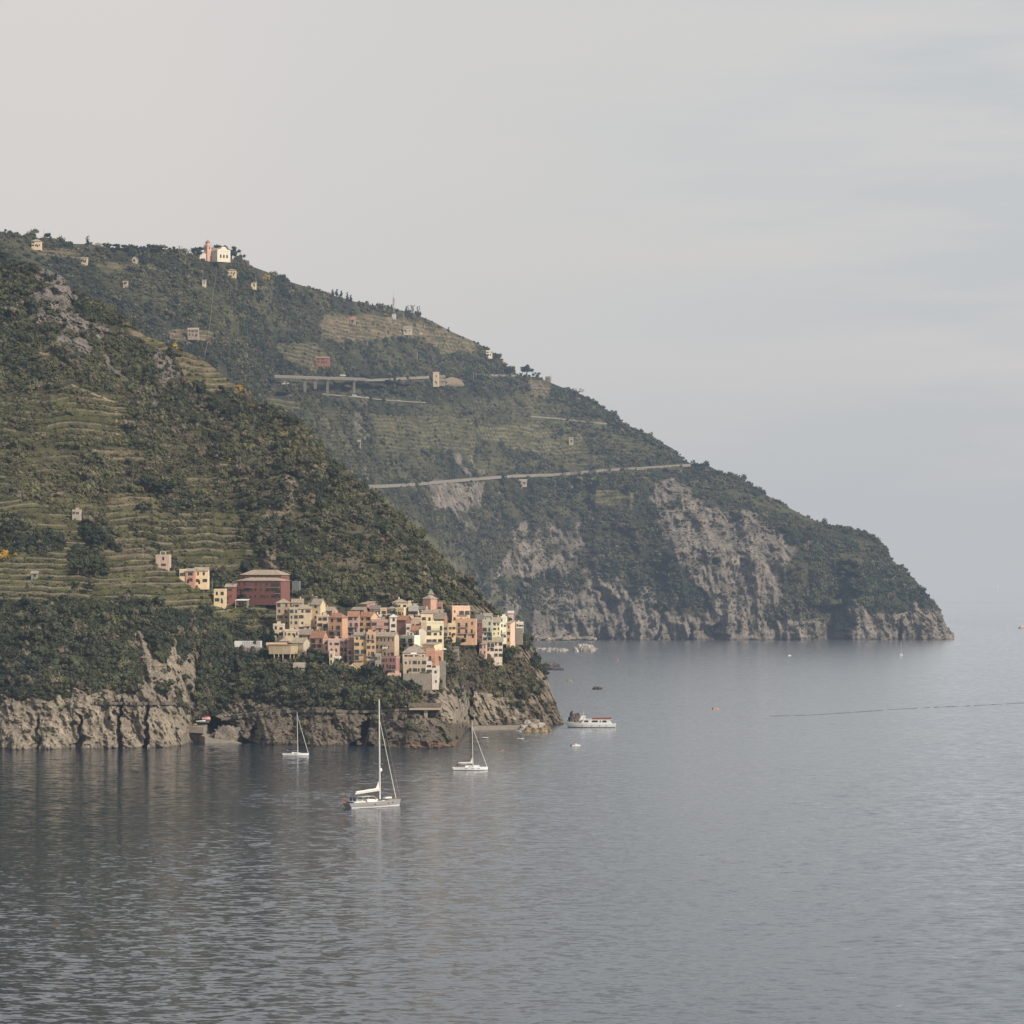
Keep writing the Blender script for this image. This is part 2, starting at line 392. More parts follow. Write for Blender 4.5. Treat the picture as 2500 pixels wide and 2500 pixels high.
terrB_polys = [
 (Zp(0,600,650,[(510,330),(870,330),(1290,395),(1560,520),(1560,590),(1300,590),(1200,480),(900,500),(740,520),(500,500)]), 0.95, 0.75),
 (Zp(0,600,650,[(180,520),(480,520),(560,640),(460,740),(300,650)]), 0.75, 0.3),
 (Zp(0,1100,850,[(160,520),(560,500),(680,580),(690,720),(450,700),(180,600)]), 1.0, 0.15),
 (Zp(0,1100,850,[(690,610),(860,560),(950,720),(690,725)]), 1.0, 0.9),
 (Zp(0,1100,850,[(960,930),(1240,970),(1220,1090),(960,1060)]), 1.0, 0.1),
 (Zp(0,600,650,[(100,890),(360,900),(360,980),(130,980)]), 0.8, 0.1),
 (Zp(0,600,650,[(850,1000),(1540,1000),(1540,1250),(900,1260)]), 0.7, 0.12), ([(1020,990),(1300,960),(1500,1050),(1600,1110),(1380,1130),(1150,1060),(1050,1040)], .45, .1), ([(700,990),(860,1000),(880,1080),(1040,1110),(1060,1165),(900,1175),(780,1090)], .4, .15), ([(1120,1110),(1380,1130),(1440,1120),(1500,1140),(1350,1152),(1180,1160)], .35, .2), ([(230,640),(330,645),(450,690),(430,740),(300,720)], .35, .2), ([(860,800),(1000,840),(1160,900),(1000,910),(860,870)], .3, .1), ([(200,650),(460,680),(700,740),(760,820),(560,800),(300,740)], .3, .05),
 (Zp(0,0,500,[(1040,830),(1460,850),(1440,930),(1180,930)]), 1.0, 0.8),
 (Zp(0,0,500,[(180,280),(540,300),(560,370),(300,370)]), 0.8, 0.5),
 (Zp(0,0,500,[(700,380),(1060,400),(1060,450),(720,440)]), 0.8, 0.5),
 (Zp(0,0,500,[(1660,540),(1880,555),(1850,575),(1680,565)]), 0.9, 0.8),
 (Zp(0,1100,850,[(510,200),(680,240),(670,330),(540,325)]), 0.9, 0.8),
 ([(900,1180),(960,1230),(1040,1300),(1120,1380),(1200,1470),(1240,1540),(1190,1520),(1090,1400),(960,1280),(880,1200)], 0.35, 0.25),
]
terrB = np.zeros(B.U.shape); dryB = np.zeros(B.U.shape)
for poly, a, d in terrB_polys:
    mk = B.mask(poly, 5, 2)*a; terrB = np.maximum(terrB, mk); dryB = np.where(mk > 0.3, d, dryB)
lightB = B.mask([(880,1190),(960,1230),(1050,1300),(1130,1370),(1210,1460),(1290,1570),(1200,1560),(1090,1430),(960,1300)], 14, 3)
terrB *= (1-rockB)
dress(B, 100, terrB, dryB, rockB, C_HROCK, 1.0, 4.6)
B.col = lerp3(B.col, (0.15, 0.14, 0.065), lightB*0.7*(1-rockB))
# wet dark foot of the cliffs
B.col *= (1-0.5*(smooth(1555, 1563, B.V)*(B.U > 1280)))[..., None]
gul = ridged(Xb/75+0.25*fbm(Xb/50, Zb/50, Zb*0, 3, 5), Zb/420, Zb*0, 3, 21)
top = 1-smooth(0, 26, B.V-np.interp(B.U, [p[0] for p in SKY_BACK], [p[1] for p in SKY_BACK]))*1.0
amp = 1-top*0.85
D = -(gul-0.45)*34*smooth(0, 400, B.U)*amp - (fbm(Xb/28, B.Y0/28, Zb/34, 4, 31)-0.5)*24*amp
slabsB = np.floor(fbm(Xb/15+Zb/70, B.Y0/40, Zb/75, 3, 352)*11)/11
D -= (slabsB-.5)*26*rockB
D -= (ridged(Xb/15+Zb/80, B.Y0/22, Zb/48, 4, 41)-0.4)*14*rockB - (fbm(Xb/5, B.Y0/5, Zb/5, 3, 43)-0.5)*3.5*rockB
def notch(S, ul, ur, vt, vb, depth, sl, sr):
    f = np.clip((S.V-vt)/(vb-vt), 0, 1); wv = (fbm(S.V/22, S.V*0+ul, S.U/60, 3, 9)-.5)*2.2*(ur-ul) + (ur-ul)*.5*(1-f); tp = (ur-ul)*.38*(1-f)
    ul = ul+wv+tp; ur = ur+wv-tp
    m = smooth(ul-sl, ul+0.01, S.U)*(1-smooth(ur-0.01, ur+sr, S.U))*smooth(vt-30, vt, S.V)*(1-smooth(vb, vb+4, S.V))
    return depth*m
D += notch(B,690,880,936,964,42,30,20)*(B.V < 978) + notch(B,2030,2072,1390,1580,24,50,10) + notch(B,1440,1470,1450,1580,16,8,30) + notch(B,1598,1610,1542,1580,14,6,3)
D += notch(B,1680,1690,1544,1580,16,4,3) + notch(B,1718,1760,1532,1556,12,8,10) + notch(B,2192,2199,1530,1580,16,3,3) + notch(B,1525,1540,1540,1580,10,6,3)
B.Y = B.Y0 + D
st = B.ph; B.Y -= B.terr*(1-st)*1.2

# ---- 2. the ridge above the village
SKY_RIDGE = [(-250,622),(0,636),(104,652),(155,677),(175,710),(220,732),(260,755),(311,782),(349,818),(427,846),(505,884),(569,936),(621,975),(712,1028),(776,1080),(841,1158),(906,1209),(958,1248),(1035,1326),(1100,1391),(1165,1455),(1216,1506),(1275,1558),(1300,1600)]
CT_RIDGE = [(-250,(1300,2180),(1100,2290),(850,2450),(625,2600)),(0,(1300,2180),(1080,2290),(850,2430),(636,2590)),
 (155,(1330,2180),(1100,2290),(850,2420),(677,2540)),(311,(1400,2170),(1200,2260),(1000,2370),(780,2510)),
 (505,(1480,2150),(1300,2230),(1080,2350),(884,2480)),(712,(1510,2140),(1350,2195),(1180,2280),(1026,2390)),
 (841,(1530,2130),(1400,2165),(1280,2230),(1156,2320)),(958,(1530,2125),(1430,2155),(1340,2200),(1246,2270)),
 (1100,(1550,2150),(1490,2170),(1440,2195),(1389,2240)),(1216,(1590,2205),(1550,2220),(1525,2230),(1503,2250)),
 (1275,(1620,2205),(1590,2212),(1575,2218),(1562,2225)),(1300,(1640,2205),(1630,2208),(1620,2210),(1610,2215))]
G = Sheet(CT_RIDGE, SKY_RIDGE, -250, 1300, 2.2, 330, 60, [(10,40),(60,160),(160,330)])
Xg, Zg = (G.U-1250)/F*G.Y0, CH-(G.V-VH)/F*G.Y0
pg = fbm(Xg/9, G.Y0/9, Zg/12, 4, 211)
rg = [G.mask(p, 6, 1, 9) for p in (
 [(85,655),(125,648),(170,690),(190,760),(185,800),(165,830),(150,800),(130,760),(100,720)],
 [(145,740),(178,730),(190,790),(178,850),(148,830)],[(185,770),(205,790),(215,850),(190,860)],
 [(225,775),(245,800),(262,860),(275,900),(250,905),(238,850)],[(80,715),(95,730),(110,780),(98,800),(85,760)],
 [(370,850),(415,868),(440,920),(410,960),(385,920)],[(355,930),(385,940),(400,1000),(375,990)],
 [(655,1230),(690,1222),(702,1262),(682,1300),(702,1350),(695,1395),(655,1388),(678,1330),(665,1270)],
 [(690,1150),(720,1160),(725,1200),(700,1205)],[(640,1330),(665,1340),(660,1400),(640,1390)],[(1105,1470),(1180,1480),(1260,1540),(1250,1580),(1170,1530)])]
rockG = np.zeros(G.U.shape)
for m_ in rg: rockG = np.maximum(rockG, m_)
rockG *= smooth(0.16, 0.34, pg)
crag = G.mask([(58,668),(100,644),(150,672),(188,722),(215,795),(228,880),(195,862),(172,842),(140,868),(108,822),(78,762)], 8, 1, 21)
rockG = np.maximum(rockG, crag*smooth(0.40, 0.52, pg)); rockG = np.maximum(rockG, .8*G.mask([(225,770),(320,850),(360,960),(330,980),(270,900),(230,840)], 8, 1, 23)*smooth(0.48, 0.58, pg))
soft_brown = G.mask([(640,1080),(760,1120),(900,1300),(960,1400),(700,1440),(640,1300)], 20, 3)*smooth(0.5, 0.62, fbm(Xg/24, G.Y0/24, Zg/24, 3, 5))
rockG = np.maximum(rockG, soft_brown*0.45)
trs = [([(306,800),(380,819),(420,851),(518,877),(572,917),(587,962),(457,949),(417,862),(326,840)],1.0,0.75),
 ([(225,1095),(355,1095),(355,1135),(230,1135)],1.0,0.55),([(450,1160),(532,1160),(528,1190),(448,1188)],1.0,0.6),([(535,1126),(600,1140),(596,1155),(538,1152)],1.0,0.9),
 ([(120,1204),(390,1206),(390,1240),(240,1262),(130,1238)],0.9,0.45),([(243,1242),(640,1250),(650,1400),(420,1400),(300,1320)],0.9,0.18),
 ([(0,960),(330,960),(300,1080),(0,1090)],0.8,0.1),([(0,1090),(220,1100),(200,1190),(0,1190)],0.7,0.1),([(760,1240),(940,1290),(960,1400),(780,1420)],0.3,0.3),([(330,960),(520,1010),(640,1120),(660,1230),(400,1230),(380,1120)],0.35,0.2),([(0,740),(70,760),(160,900),(230,960),(0,960)],0.35,0.1)]
terrG = np.zeros(G.U.shape); dryG = np.zeros(G.U.shape)
for poly, a, d in trs:
    mk = G.mask(poly, 4 if a == 1.0 else 9, 2)*a; terrG = np.maximum(terrG, mk); dryG = np.where(mk > 0.3, d, dryG)
terrG *= (1-rockG)
colG = np.where((G.V < 1000)[..., None], np.array((0.235, 0.205, 0.178)), np.array((0.27, 0.22, 0.155)))
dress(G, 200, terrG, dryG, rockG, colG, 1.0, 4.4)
# tan footpaths
for a_, b_, w_ in (((283,1000),(285,1060),2.2),((285,1060),(300,1068),2),((300,1068),(298,1098),2.2),((85,860),(125,865),2.5),((125,865),(133,880),2.5),((133,880),(178,902),3),((95,850),(105,815),2),((175,940),(275,980),1.5),((222,1108),(236,1100),2.5),((190,1148),(195,1160),2),((150,1178),(158,1172),2),((128,1200),(133,1190),4),((120,1236),(130,1200),4)):
    ax, ay = a_; bx, by = b_; t = np.clip(((G.U-ax)*(bx-ax)+(G.V-ay)*(by-ay))/((bx-ax)**2+(by-ay)**2), 0, 1)
    dd = np.hypot(G.U-ax-t*(bx-ax)+(fbm(G.U/7, G.V/7, G.U*0, 2, 4)-0.5)*6, G.V-ay-t*(by-ay)); m_ = 1-smooth(w_, w_+1.5, dd)
    G.col = lerp3(G.col, (0.36, 0.28, 0.19), m_*0.9); G.terr = np.maximum(G.terr, m_)
topg = 1-smooth(0, 26, G.V-np.interp(G.U, [p[0] for p in SKY_RIDGE], [p[1] for p in SKY_RIDGE]))
ampg = 1-topg*0.8
gulg = ridged(Xg/48+0.3*fbm(Xg/40, Zg/40, Zg*0, 3, 5)+Zg/160, Zg/260, Zg*0, 3, 221)
Dg = -(gulg-0.45)*16*ampg - (fbm(Xg/16, G.Y0/16, Zg/18, 4, 231)-0.5)*10*ampg
Dg -= (np.floor(fbm(Xg/10+Zg/22, G.Y0/20, Zg/26, 3, 353)*11)/11-.5)*18*rockG
Dg -= (ridged(Xg/9+Zg/22, G.Y0/12, Zg/22, 4, 241)-0.4)*9*rockG + (fbm(Xg/2.5, G.Y0/2.5, Zg/2.5, 3, 243)-0.5)*2*rockG
Dg *= smooth(0, 130, 1620-G.V)*0.9+0.1
G.Y = G.Y0 + Dg - G.terr*(1-G.ph)*0.9

# ---- 3. the coast: terraced slope, cliffs and the promontory of the village
SKY_COAST = [(-250,1196),(0,1205),(33,1211),(120,1240),(217,1280),(268,1302),(308,1320),(359,1345),(377,1360),(413,1385),(449,1408),(485,1428),(520,1442),(576,1446),(700,1444),(760,1454),(840,1484),(900,1480),(960,1470),(1030,1466),(1100,1484),(1180,1500),(1240,1505),(1262,1534),(1290,1570),(1320,1615),(1338,1660),(1350,1695),(1362,1730),(1376,1768)]
CT_COAST = [(-250,(1828,1883),(1680,1925),(1450,2010),(1195,2150)),(0,(1829,1879),(1680,1925),(1450,2010),(1203,2150)),
 (120,(1829,1879),(1670,1925),(1450,2005),(1240,2130)),(300,(1827,1887),(1700,1920),(1500,1980),(1316,2090)),
 (413,(1824,1899),(1640,1935),(1500,1985),(1383,2060)),(480,(1817,1927),(1690,1970),(1560,2010),(1428,2060)),
 (560,(1812,1948),(1700,1985),(1580,2020),(1440,2080)),(650,(1817,1927),(1725,1960),(1600,2015),(1440,2090)),
 (800,(1820,1915),(1735,1940),(1630,1985),(1455,2090)),(900,(1822,1907),(1738,1938),(1640,1975),(1475,2085)),
 (1000,(1828,1883),(1738,1920),(1668,1960),(1466,2090)),(1070,(1827,1887),(1740,1925),(1672,1962),(1475,2090)),
 (1112,(1825,1895),(1752,1930),(1674,2000),(1487,2108)),(1142,(1780,2093),(1705,2103),(1622,2116),(1492,2140)),
 (1200,(1773,2122),(1690,2138),(1605,2148),(1500,2168)),(1262,(1772,2128),(1700,2142),(1620,2156),(1530,2178)),
 (1320,(1771,2138),(1720,2148),(1660,2162),(1612,2185)),(1350,(1770,2143),(1740,2150),(1710,2158),(1680,2170)),
 (1378,(1769.5,2146),(1769,2148),(1768.5,2150),(1768,2152))]
C = Sheet(CT_COAST, SKY_COAST, -250, 1378, 1.9, 330, 22, [(6,14),(30,40),(120,70)])
Xc, Zc = (C.U-1250)/F*C.Y0, CH-(C.V-VH)/F*C.Y0
pc = fbm(Xc/7, C.Y0/7, Zc/9, 4, 311)
rA = C.mask([(-250,1712),(0,1712),(60,1700),(120,1712),(150,1692),(196,1664),(215,1695),(270,1685),(337,1700),(340,1600),(322,1550),(345,1540),(366,1572),(388,1610),(412,1600),(428,1552),(440,1600),(462,1592),(489,1566),(492,1640),(478,1715),(476,1765),(452,1800),(440,1840),(-250,1850)], 7, 1)
rA2 = rA*smooth(0.26, 0.42, pc+0.10*smooth(1715, 1740, C.V))
rBc = C.mask([(560,1715),(640,1705),(720,1730),(800,1722),(860,1735),(960,1738),(1000,1735),(1035,1672),(1090,1668),(1095,1600),(1140,1590),(1170,1610),(1230,1600),(1255,1560),(1290,1550),(1345,1600),(1400,1780),(1380,1850),(470,1850),(500,1780)], 7, 1)
rB2 = rBc*smooth(0.36, 0.48, pc+0.12*smooth(1690, 1750, C.V))
rockC = np.maximum(rA2, rB2)
upc = np.zeros(C.U.shape)
for p in ([(340,1708),(333,1620),(318,1552),(340,1538),(362,1572),(388,1605),(384,1650),(396,1712)],[(394,1712),(400,1640),(412,1590),(428,1552),(436,1600),(424,1650),(428,1714)],[(440,1640),(455,1600),(489,1566),(492,1640),(478,1716),(455,1716),(465,1660)]): upc = np.maximum(upc, C.mask(p, 3.5, 1))
upc *= smooth(.25, .36, pc+.06); rockC = np.maximum(rockC, upc)
br = C.mask([(1088,1590),(1180,1600),(1260,1590),(1300,1640),(1290,1700),(1180,1690),(1100,1664)], 10, 3)
rockC = rockC*(1-.8*br*smooth(.40,.5,pc+.03)); rockC = np.maximum(rockC, smooth(1780, 1795, C.V)*(C.U < 1130)); rockC = np.maximum(rockC, smooth(1745, 1758, C.V)*(C.U > 1135))
up = smooth(1445, 1500, C.V)
terrC = C.mask([(-250,1190),(0,1200),(130,1240),(300,1310),(420,1380),(500,1430),(580,1450),(590,1500),(560,1520),(480,1490),(400,1500),(330,1450),(250,1480),(150,1470),(0,1490),(-250,1490)], 12, 3)
terrC = np.maximum(terrC, 0.7*C.mask([(590,1470),(672,1470),(668,1560),(600,1545)], 6, 2))
dk = np.zeros(C.U.shape)
for p in ([(197,1285),(225,1270),(262,1310),(278,1345),(230,1350)],[(160,1350),(240,1350),(258,1400),(220,1412),(170,1390)],[(0,1265),(60,1260),(70,1340),(0,1370)],[(60,1300),(150,1310),(150,1350),(70,1345)],[(250,1310),(300,1330),(280,1350)]):
    dk = np.maximum(dk, C.mask(p, 8, 2))
terrC *= (1-dk)*(1-rockC)
dryC = np.where(C.mask([(270,1310),(310,1318),(420,1390),(330,1400),(270,1390)], 6, 2) > 0.4, 0.5, 0.12)
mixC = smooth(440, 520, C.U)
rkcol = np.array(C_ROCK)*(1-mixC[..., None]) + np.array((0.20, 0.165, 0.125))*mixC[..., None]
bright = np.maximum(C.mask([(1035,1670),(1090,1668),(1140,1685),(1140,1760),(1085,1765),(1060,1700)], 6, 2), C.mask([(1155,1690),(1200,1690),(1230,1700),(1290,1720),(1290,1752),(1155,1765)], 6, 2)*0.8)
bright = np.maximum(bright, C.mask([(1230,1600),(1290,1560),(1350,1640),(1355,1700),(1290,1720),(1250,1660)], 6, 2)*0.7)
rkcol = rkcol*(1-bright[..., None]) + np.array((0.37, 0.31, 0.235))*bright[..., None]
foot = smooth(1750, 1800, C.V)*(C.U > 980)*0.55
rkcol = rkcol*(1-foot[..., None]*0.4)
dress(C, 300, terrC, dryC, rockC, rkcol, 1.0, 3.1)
C.col = lerp3(C.col, (0.15, 0.115, 0.075), br*0.6*(1-rockC))
wl = np.interp(C.U, [c[0] for c in CT_COAST], [c[1][0] for c in CT_COAST])
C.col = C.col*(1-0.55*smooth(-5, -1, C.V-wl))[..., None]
org = smooth(-16, -8, C.V-wl)*(1-smooth(-8, -3, C.V-wl))*smooth(980, 1010, C.U)*(1-smooth(1120, 1140, C.U))
C.col = lerp3(C.col, (0.30, 0.16, 0.07), org*0.6)
for a_, b_, w_ in (((0,1664),(150,1690),1.6),((250,1712),(475,1716),1.8),((232,1425),(300,1422),1.5),((300,1422),(360,1426),1.5),((360,1426),(420,1440),1.5),((0,1444),(120,1450),1.2),((120,1450),(175,1462),1.2)):
    ax, ay = a_; bx, by = b_; t = np.clip(((C.U-ax)*(bx-ax)+(C.V-ay)*(by-ay))/((bx-ax)**2+(by-ay)**2), 0, 1)
    m_ = 1-smooth(w_, w_+1.2, np.hypot(C.U-ax-t*(bx-ax), C.V-ay-t*(by-ay)))
    C.col = lerp3(C.col, (0.24, 0.19, 0.14), m_*0.8)
village = C.mask([(500,1380),(720,1400),(1260,1450),(1290,1560),(1230,1610),(1100,1600),(1080,1660),(930,1660),(660,1625),(560,1590),(650,1480),(520,1480)], 0, 6)
topc = 1-smooth(0, 20, C.V-np.interp(C.U, [p[0] for p in SKY_COAST], [p[1] for p in SKY_COAST]))
ac = (1-topc*0.8)*(1-village*0.9)
ribs = ridged(Xc/11+Zc/26+0.5*fbm(Xc/9, Zc/9, Zc*0, 3, 7), C.Y0/40, Zc/46, 4, 321)
slabs = np.floor(fbm(Xc/8+Zc/26, C.Y0/20, Zc/40, 3, 351)*11)/11
Dc = -(ribs-0.42)*10*rockC*ac - (slabs-.5)*15*rockC*ac - (fbm(Xc/14, C.Y0/14, Zc/14, 4, 331)-0.5)*8*ac
Dc -= (ridged(Xc/4+Zc/7, C.Y0/6, Zc/8, 3, 341)-0.4)*4.5*rockC*ac + (fbm(Xc/1.3, C.Y0/1.3, Zc/1.3, 3, 343)-0.5)*1.3*rockC
Dc += notch(C,868,893,1762,1840,20,8,4) + notch(C,1139,1149,1692,1765,14,4,3) + notch(C,286,296,1722,1840,12,3,4) + notch(C,349,362,1732,1840,12,3,4) + notch(C,182,196,1760,1840,9,4,4) + notch(C,80,92,1770,1840,8,4,4) + notch(C,600,618,1790,1840,10,6,4)
cove = C.mask([(450,1800),(468,1764),(505,1748),(540,1758),(560,1770),(600,1812),(592,1850),(446,1850)], 2, 3)
Dc += cove*34
Dc += 16*C.mask([(1090,1470),(1250,1490),(1255,1555),(1235,1606),(1172,1606),(1165,1564),(1092,1560)], 0, 5) + village*4
C.Y = C.Y0 + Dc - C.terr*(1-C.ph)*0.8

far_hill = B.build('headland', terrain_mat('headland_ground', 0.5))
ridge_hill = G.build('ridge', terrain_mat('ridge_ground', 0.8))
coast_hill = C.build('coast_slope', terrain_mat('coast_ground', 1.0))
# ------------------------------------------------------------------ foliage
def leaf_mat(name, base=None, inst=False):
    m, nt, b = node_mat(name); N, L = nt.nodes, nt.links
    tc = N.new('ShaderNodeTexCoord')
    n = N.new('ShaderNodeTexNoise'); n.inputs['Scale'].default_value = 4.0 if inst else 0.7; n.inputs['Detail'].default_value = 4
    L.new(tc.outputs['Object'], n.inputs['Vector'])
    mr = N.new('ShaderNodeMapRange'); mr.inputs['From Min'].default_value = 0.3; mr.inputs['From Max'].default_value = 0.7; mr.inputs['To Min'].default_value = 0.6; mr.inputs['To Max'].default_value = 1.45
    L.new(n.outputs['Fac'], mr.inputs['Value'])
    mx = N.new('ShaderNodeMix'); mx.data_type = 'RGBA'; mx.blend_type = 'MULTIPLY'; mx.inputs['Factor'].default_value = 1.0
    if inst:
        a = N.new('ShaderNodeAttribute'); a.attribute_type = 'INSTANCER'; a.attribute_name = 'bcol'; L.new(a.outputs['Color'], mx.inputs['A'])
    else:
        mx.inputs['A'].default_value = (*base, 1)
    L.new(mr.outputs['Result'], mx.inputs['B']); L.new(mx.outputs['Result'], b.inputs['Base Color'])
    b.inputs['Roughness'].default_value = 0.85; b.inputs['Specular IOR Level'].default_value = 0.12
    return m
def blob_dirs(n, r):
    d = r.normal(size=(n, 3)); return d/np.linalg.norm(d, axis=1)[:, None]
def foliage_arrays(seed, lobes, per, leaf, squash=(1, 1, 1), core=0.72):
    """lobes: (x,y,z,r). leaf quads on every lobe's shell plus a small dark core per lobe"""
    r = np.random.default_rng(seed); vs = []; fs = []; k = 0
    for (lx, ly, lz, lr) in lobes:
        n = max(8, int(per*(lr/0.3)**2)) if per < 400 else per
        d = blob_dirs(n, r); rad = lr*(0.72+0.33*r.random(n))
        c = np.array((lx, ly, lz)) + d*rad[:, None]*np.array(squash)
        a = np.cross(d, r.normal(size=(n, 3))); a /= np.linalg.norm(a, axis=1)[:, None]
        nn = d*0.8 + r.normal(size=(n, 3))*0.45; nn /= np.linalg.norm(nn, axis=1)[:, None]
        a = a - nn*np.sum(a*nn, axis=1)[:, None]; a /= np.linalg.norm(a, axis=1)[:, None]
        b = np.cross(nn, a); s = leaf*(0.6+0.8*r.random(n))[:, None]
        q = np.stack([c-a*s*0.6, c-b*s, c+a*s*0.6, c+b*s], 1).reshape(-1, 3); vs.append(q)
        f = np.arange(4*n).reshape(n, 4)+k; fs += [tuple(x) for x in f]; k += 4*n
        # core
        bm = bmesh.new(); bmesh.ops.create_icosphere(bm, subdivisions=1, radius=lr*core)
        cv = np.array([v.co[:] for v in bm.verts])*np.array(squash)*(0.85+0.3*r.random((len(bm.verts), 1)))+np.array((lx, ly, lz)); vs.append(cv)
        fs += [tuple(v.index+k for v in fc.verts) for fc in bm.faces]; k += len(cv); bm.free()
    return np.concatenate(vs, 0), fs
def foliage_mesh(name, mat, *a, **kw):
    v, f = foliage_arrays(*a, **kw)
    me = bpy.data.meshes.new(name); me.from_pydata(v.tolist(), [], f); me.materials.append(mat); me.update(); return me
LEAF_INST = leaf_mat('scrub_leaves', inst=True)

# bush prototypes used only inside the ground-cover objects
proto_col = bpy.data.collections.new('scrub_shapes')
for k in range(6):
    r_ = random.Random(50+k); lobes = [(0, 0, 0.30, 0.36)]
    for j in range(5+k % 3):
        a = r_.uniform(0, 6.28); d = r_.uniform(0.12, 0.34)
        lobes.append((d*math.cos(a), d*math.sin(a), r_.uniform(0.12, 0.55), r_.uniform(0.13, 0.25)))
    me = foliage_mesh('scrub_shape', LEAF_INST, 60+k, lobes, 34, 0.055)
    proto_col.objects.link(bpy.data.objects.new('scrub_shape', me))

for k in range(2):          # a few taller crowns among the bushes: a pine and a pointed tree
    r_ = random.Random(90+k); lobes = []
    for j in range(9):
        a = r_.uniform(0, 6.28)
        if k == 0: d = r_.uniform(.05, .34); lobes.append((d*math.cos(a), d*math.sin(a), r_.uniform(.62, .86), r_.uniform(.13, .2)))
        else: z = .15+.1*j; lobes.append((.04*math.cos(a), .04*math.sin(a), z, .24*(1-.085*j)))
    me = foliage_mesh('scrub_shape_tall', LEAF_INST, 95+k, lobes+[(0, 0, .25, .08), (0, 0, .42, .07)], 34, .055)
    proto_col.objects.link(bpy.data.objects.new('scrub_shape_tall', me))

def scatter_tree(name='scatter'):
    ng = bpy.data.node_groups.new(name, 'GeometryNodeTree')
    ng.interface.new_socket('Geometry', in_out='INPUT', socket_type='NodeSocketGeometry'); ng.interface.new_socket('Geometry', in_out='OUTPUT', socket_type='NodeSocketGeometry')
    N, L = ng.nodes, ng.links
    gi = N.new('NodeGroupInput'); go = N.new('NodeGroupOutput')
    ci = N.new('GeometryNodeCollectionInfo'); ci.inputs['Collection'].default_value = proto_col; ci.inputs['Separate Children'].default_value = True; ci.inputs['Reset Children'].default_value = True
    ip = N.new('GeometryNodeInstanceOnPoints'); ip.inputs['Pick Instance'].default_value = True
    def na(n, t):
        a = N.new('GeometryNodeInputNamedAttribute'); a.data_type = t; a.inputs['Name'].default_value = n; return a
    ai = na('bidx', 'INT'); ar = na('brot', 'FLOAT_VECTOR'); as_ = na('bscale', 'FLOAT_VECTOR')
    L.new(gi.outputs[0], ip.inputs['Points']); L.new(ci.outputs['Instances'], ip.inputs['Instance'])
    L.new(ai.outputs['Attribute'], ip.inputs['Instance Index']); L.new(ar.outputs['Attribute'], ip.inputs['Rotation']); L.new(as_.outputs['Attribute'], ip.inputs['Scale'])
    L.new(ip.outputs['Instances'], go.inputs[0])
    return ng
SCATTER = scatter_tree()

def scrub(name, label, S, dens, size, colf, n, seed):
    """ground cover nobody could count: one object; points carry size, turn and colour"""
    r = np.random.default_rng(seed)
    cell = np.abs(S.V[:-1, :-1]-S.V[1:, :-1])
    p = (dens[:-1, :-1]*cell).reshape(-1); p = p/p.sum()
    ids = r.choice(p.size, n, p=p); i, j = ids//(S.nc-1), ids % (S.nc-1)
    a, b = r.random(n), r.random(n)
    def bil(A): return A[i, j]*(1-a)*(1-b)+A[i+1, j]*a*(1-b)+A[i, j+1]*(1-a)*b+A[i+1, j+1]*a*b
    X, Y, Z = bil(S.X), bil(S.Y), bil(S.Z)
    sz = bil(size)*np.exp(r.normal(0, 0.5, n)); sz = np.clip(sz, 0.5, 13)
    me = bpy.data.meshes.new(name); me.vertices.add(n)
    me.vertices.foreach_set('co', np.stack([X, Y, Z-0.12*sz], -1).reshape(-1).astype(np.float32))
    at = me.attributes.new('bidx', 'INT', 'POINT'); at.data.foreach_set('value', np.where((r.random(n) < .05) & (sz > 3), r.integers(6, 8, n), r.integers(0, 6, n)).astype(np.int32))
    at = me.attributes.new('brot', 'FLOAT_VECTOR', 'POINT'); at.data.foreach_set('vector', np.stack([r.normal(0, .15, n), r.normal(0, .15, n), r.random(n)*6.28], -1).reshape(-1).astype(np.float32))
    at = me.attributes.new('bscale', 'FLOAT_VECTOR', 'POINT'); at.data.foreach_set('vector', np.stack([sz, sz, sz*(0.65+0.5*r.random(n))], -1).reshape(-1).astype(np.float32))
    c = colf(i, j, X, Y, Z, r)
    at = me.attributes.new('bcol', 'FLOAT_VECTOR', 'POINT'); at.data.foreach_set('vector', c.reshape(-1).astype(np.float32))
    me.update(); o = link(name, me); md = o.modifiers.new('cover', 'NODES'); md.node_group = SCATTER
    return tag(o, label, 'shrubs', kind='stuff')

DK, MD, OL, BR, YE = (np.array(c) for c in ((0.029, 0.036, 0.0255), (0.056, 0.062, 0.035), (0.115, 0.109, 0.053), (0.130, 0.106, 0.075), (0.33, 0.205, 0.035)))
def bush_colour(S, seed, olive, brown, yellow):
    def f(i, j, X, Y, Z, r):
        n = len(X); big = fbm(X/45, Y/45, Z/30, 3, seed); med = fbm(X/12, Y/12, Z/12, 2, seed+9)
        t = np.clip((big-0.5)*2.4+0.45+(med-0.5)*1.2+r.normal(0, .18, n), 0, 1)[:, None]
        c = DK*(1-t)+MD*t
        o = np.clip(olive[i, j]+r.normal(0, .24, n)+(med-0.5)*0.9+(fbm(X/90, Y/90, Z/60, 2, seed+30)-.5)*1.1, 0, 1)[:, None]; c = c*(1-o)+OL*o
        b = ((r.random(n) < brown[i, j]))[:, None]*1.0; c = c*(1-0.8*b)+BR*0.8*b
        y = ((r.random(n) < yellow[i, j]))[:, None]*1.0; c = c*(1-y)+YE*y
        return c*(0.62+0.42*r.random((n, 1))+0.42*np.clip(fbm(X/7, Y/7, Z/7, 2, seed+60)*2-.5, 0, 1)[:, None])
    return f
def blobs(S, pts):
    m = np.zeros(S.U.shape)
    for (u, v, ru, rv, a) in pts:
        m = np.maximum(m, a*(np.hypot((S.U-u)/ru, (S.V-v)/rv) < 1))
    return m
one = np.ones_like
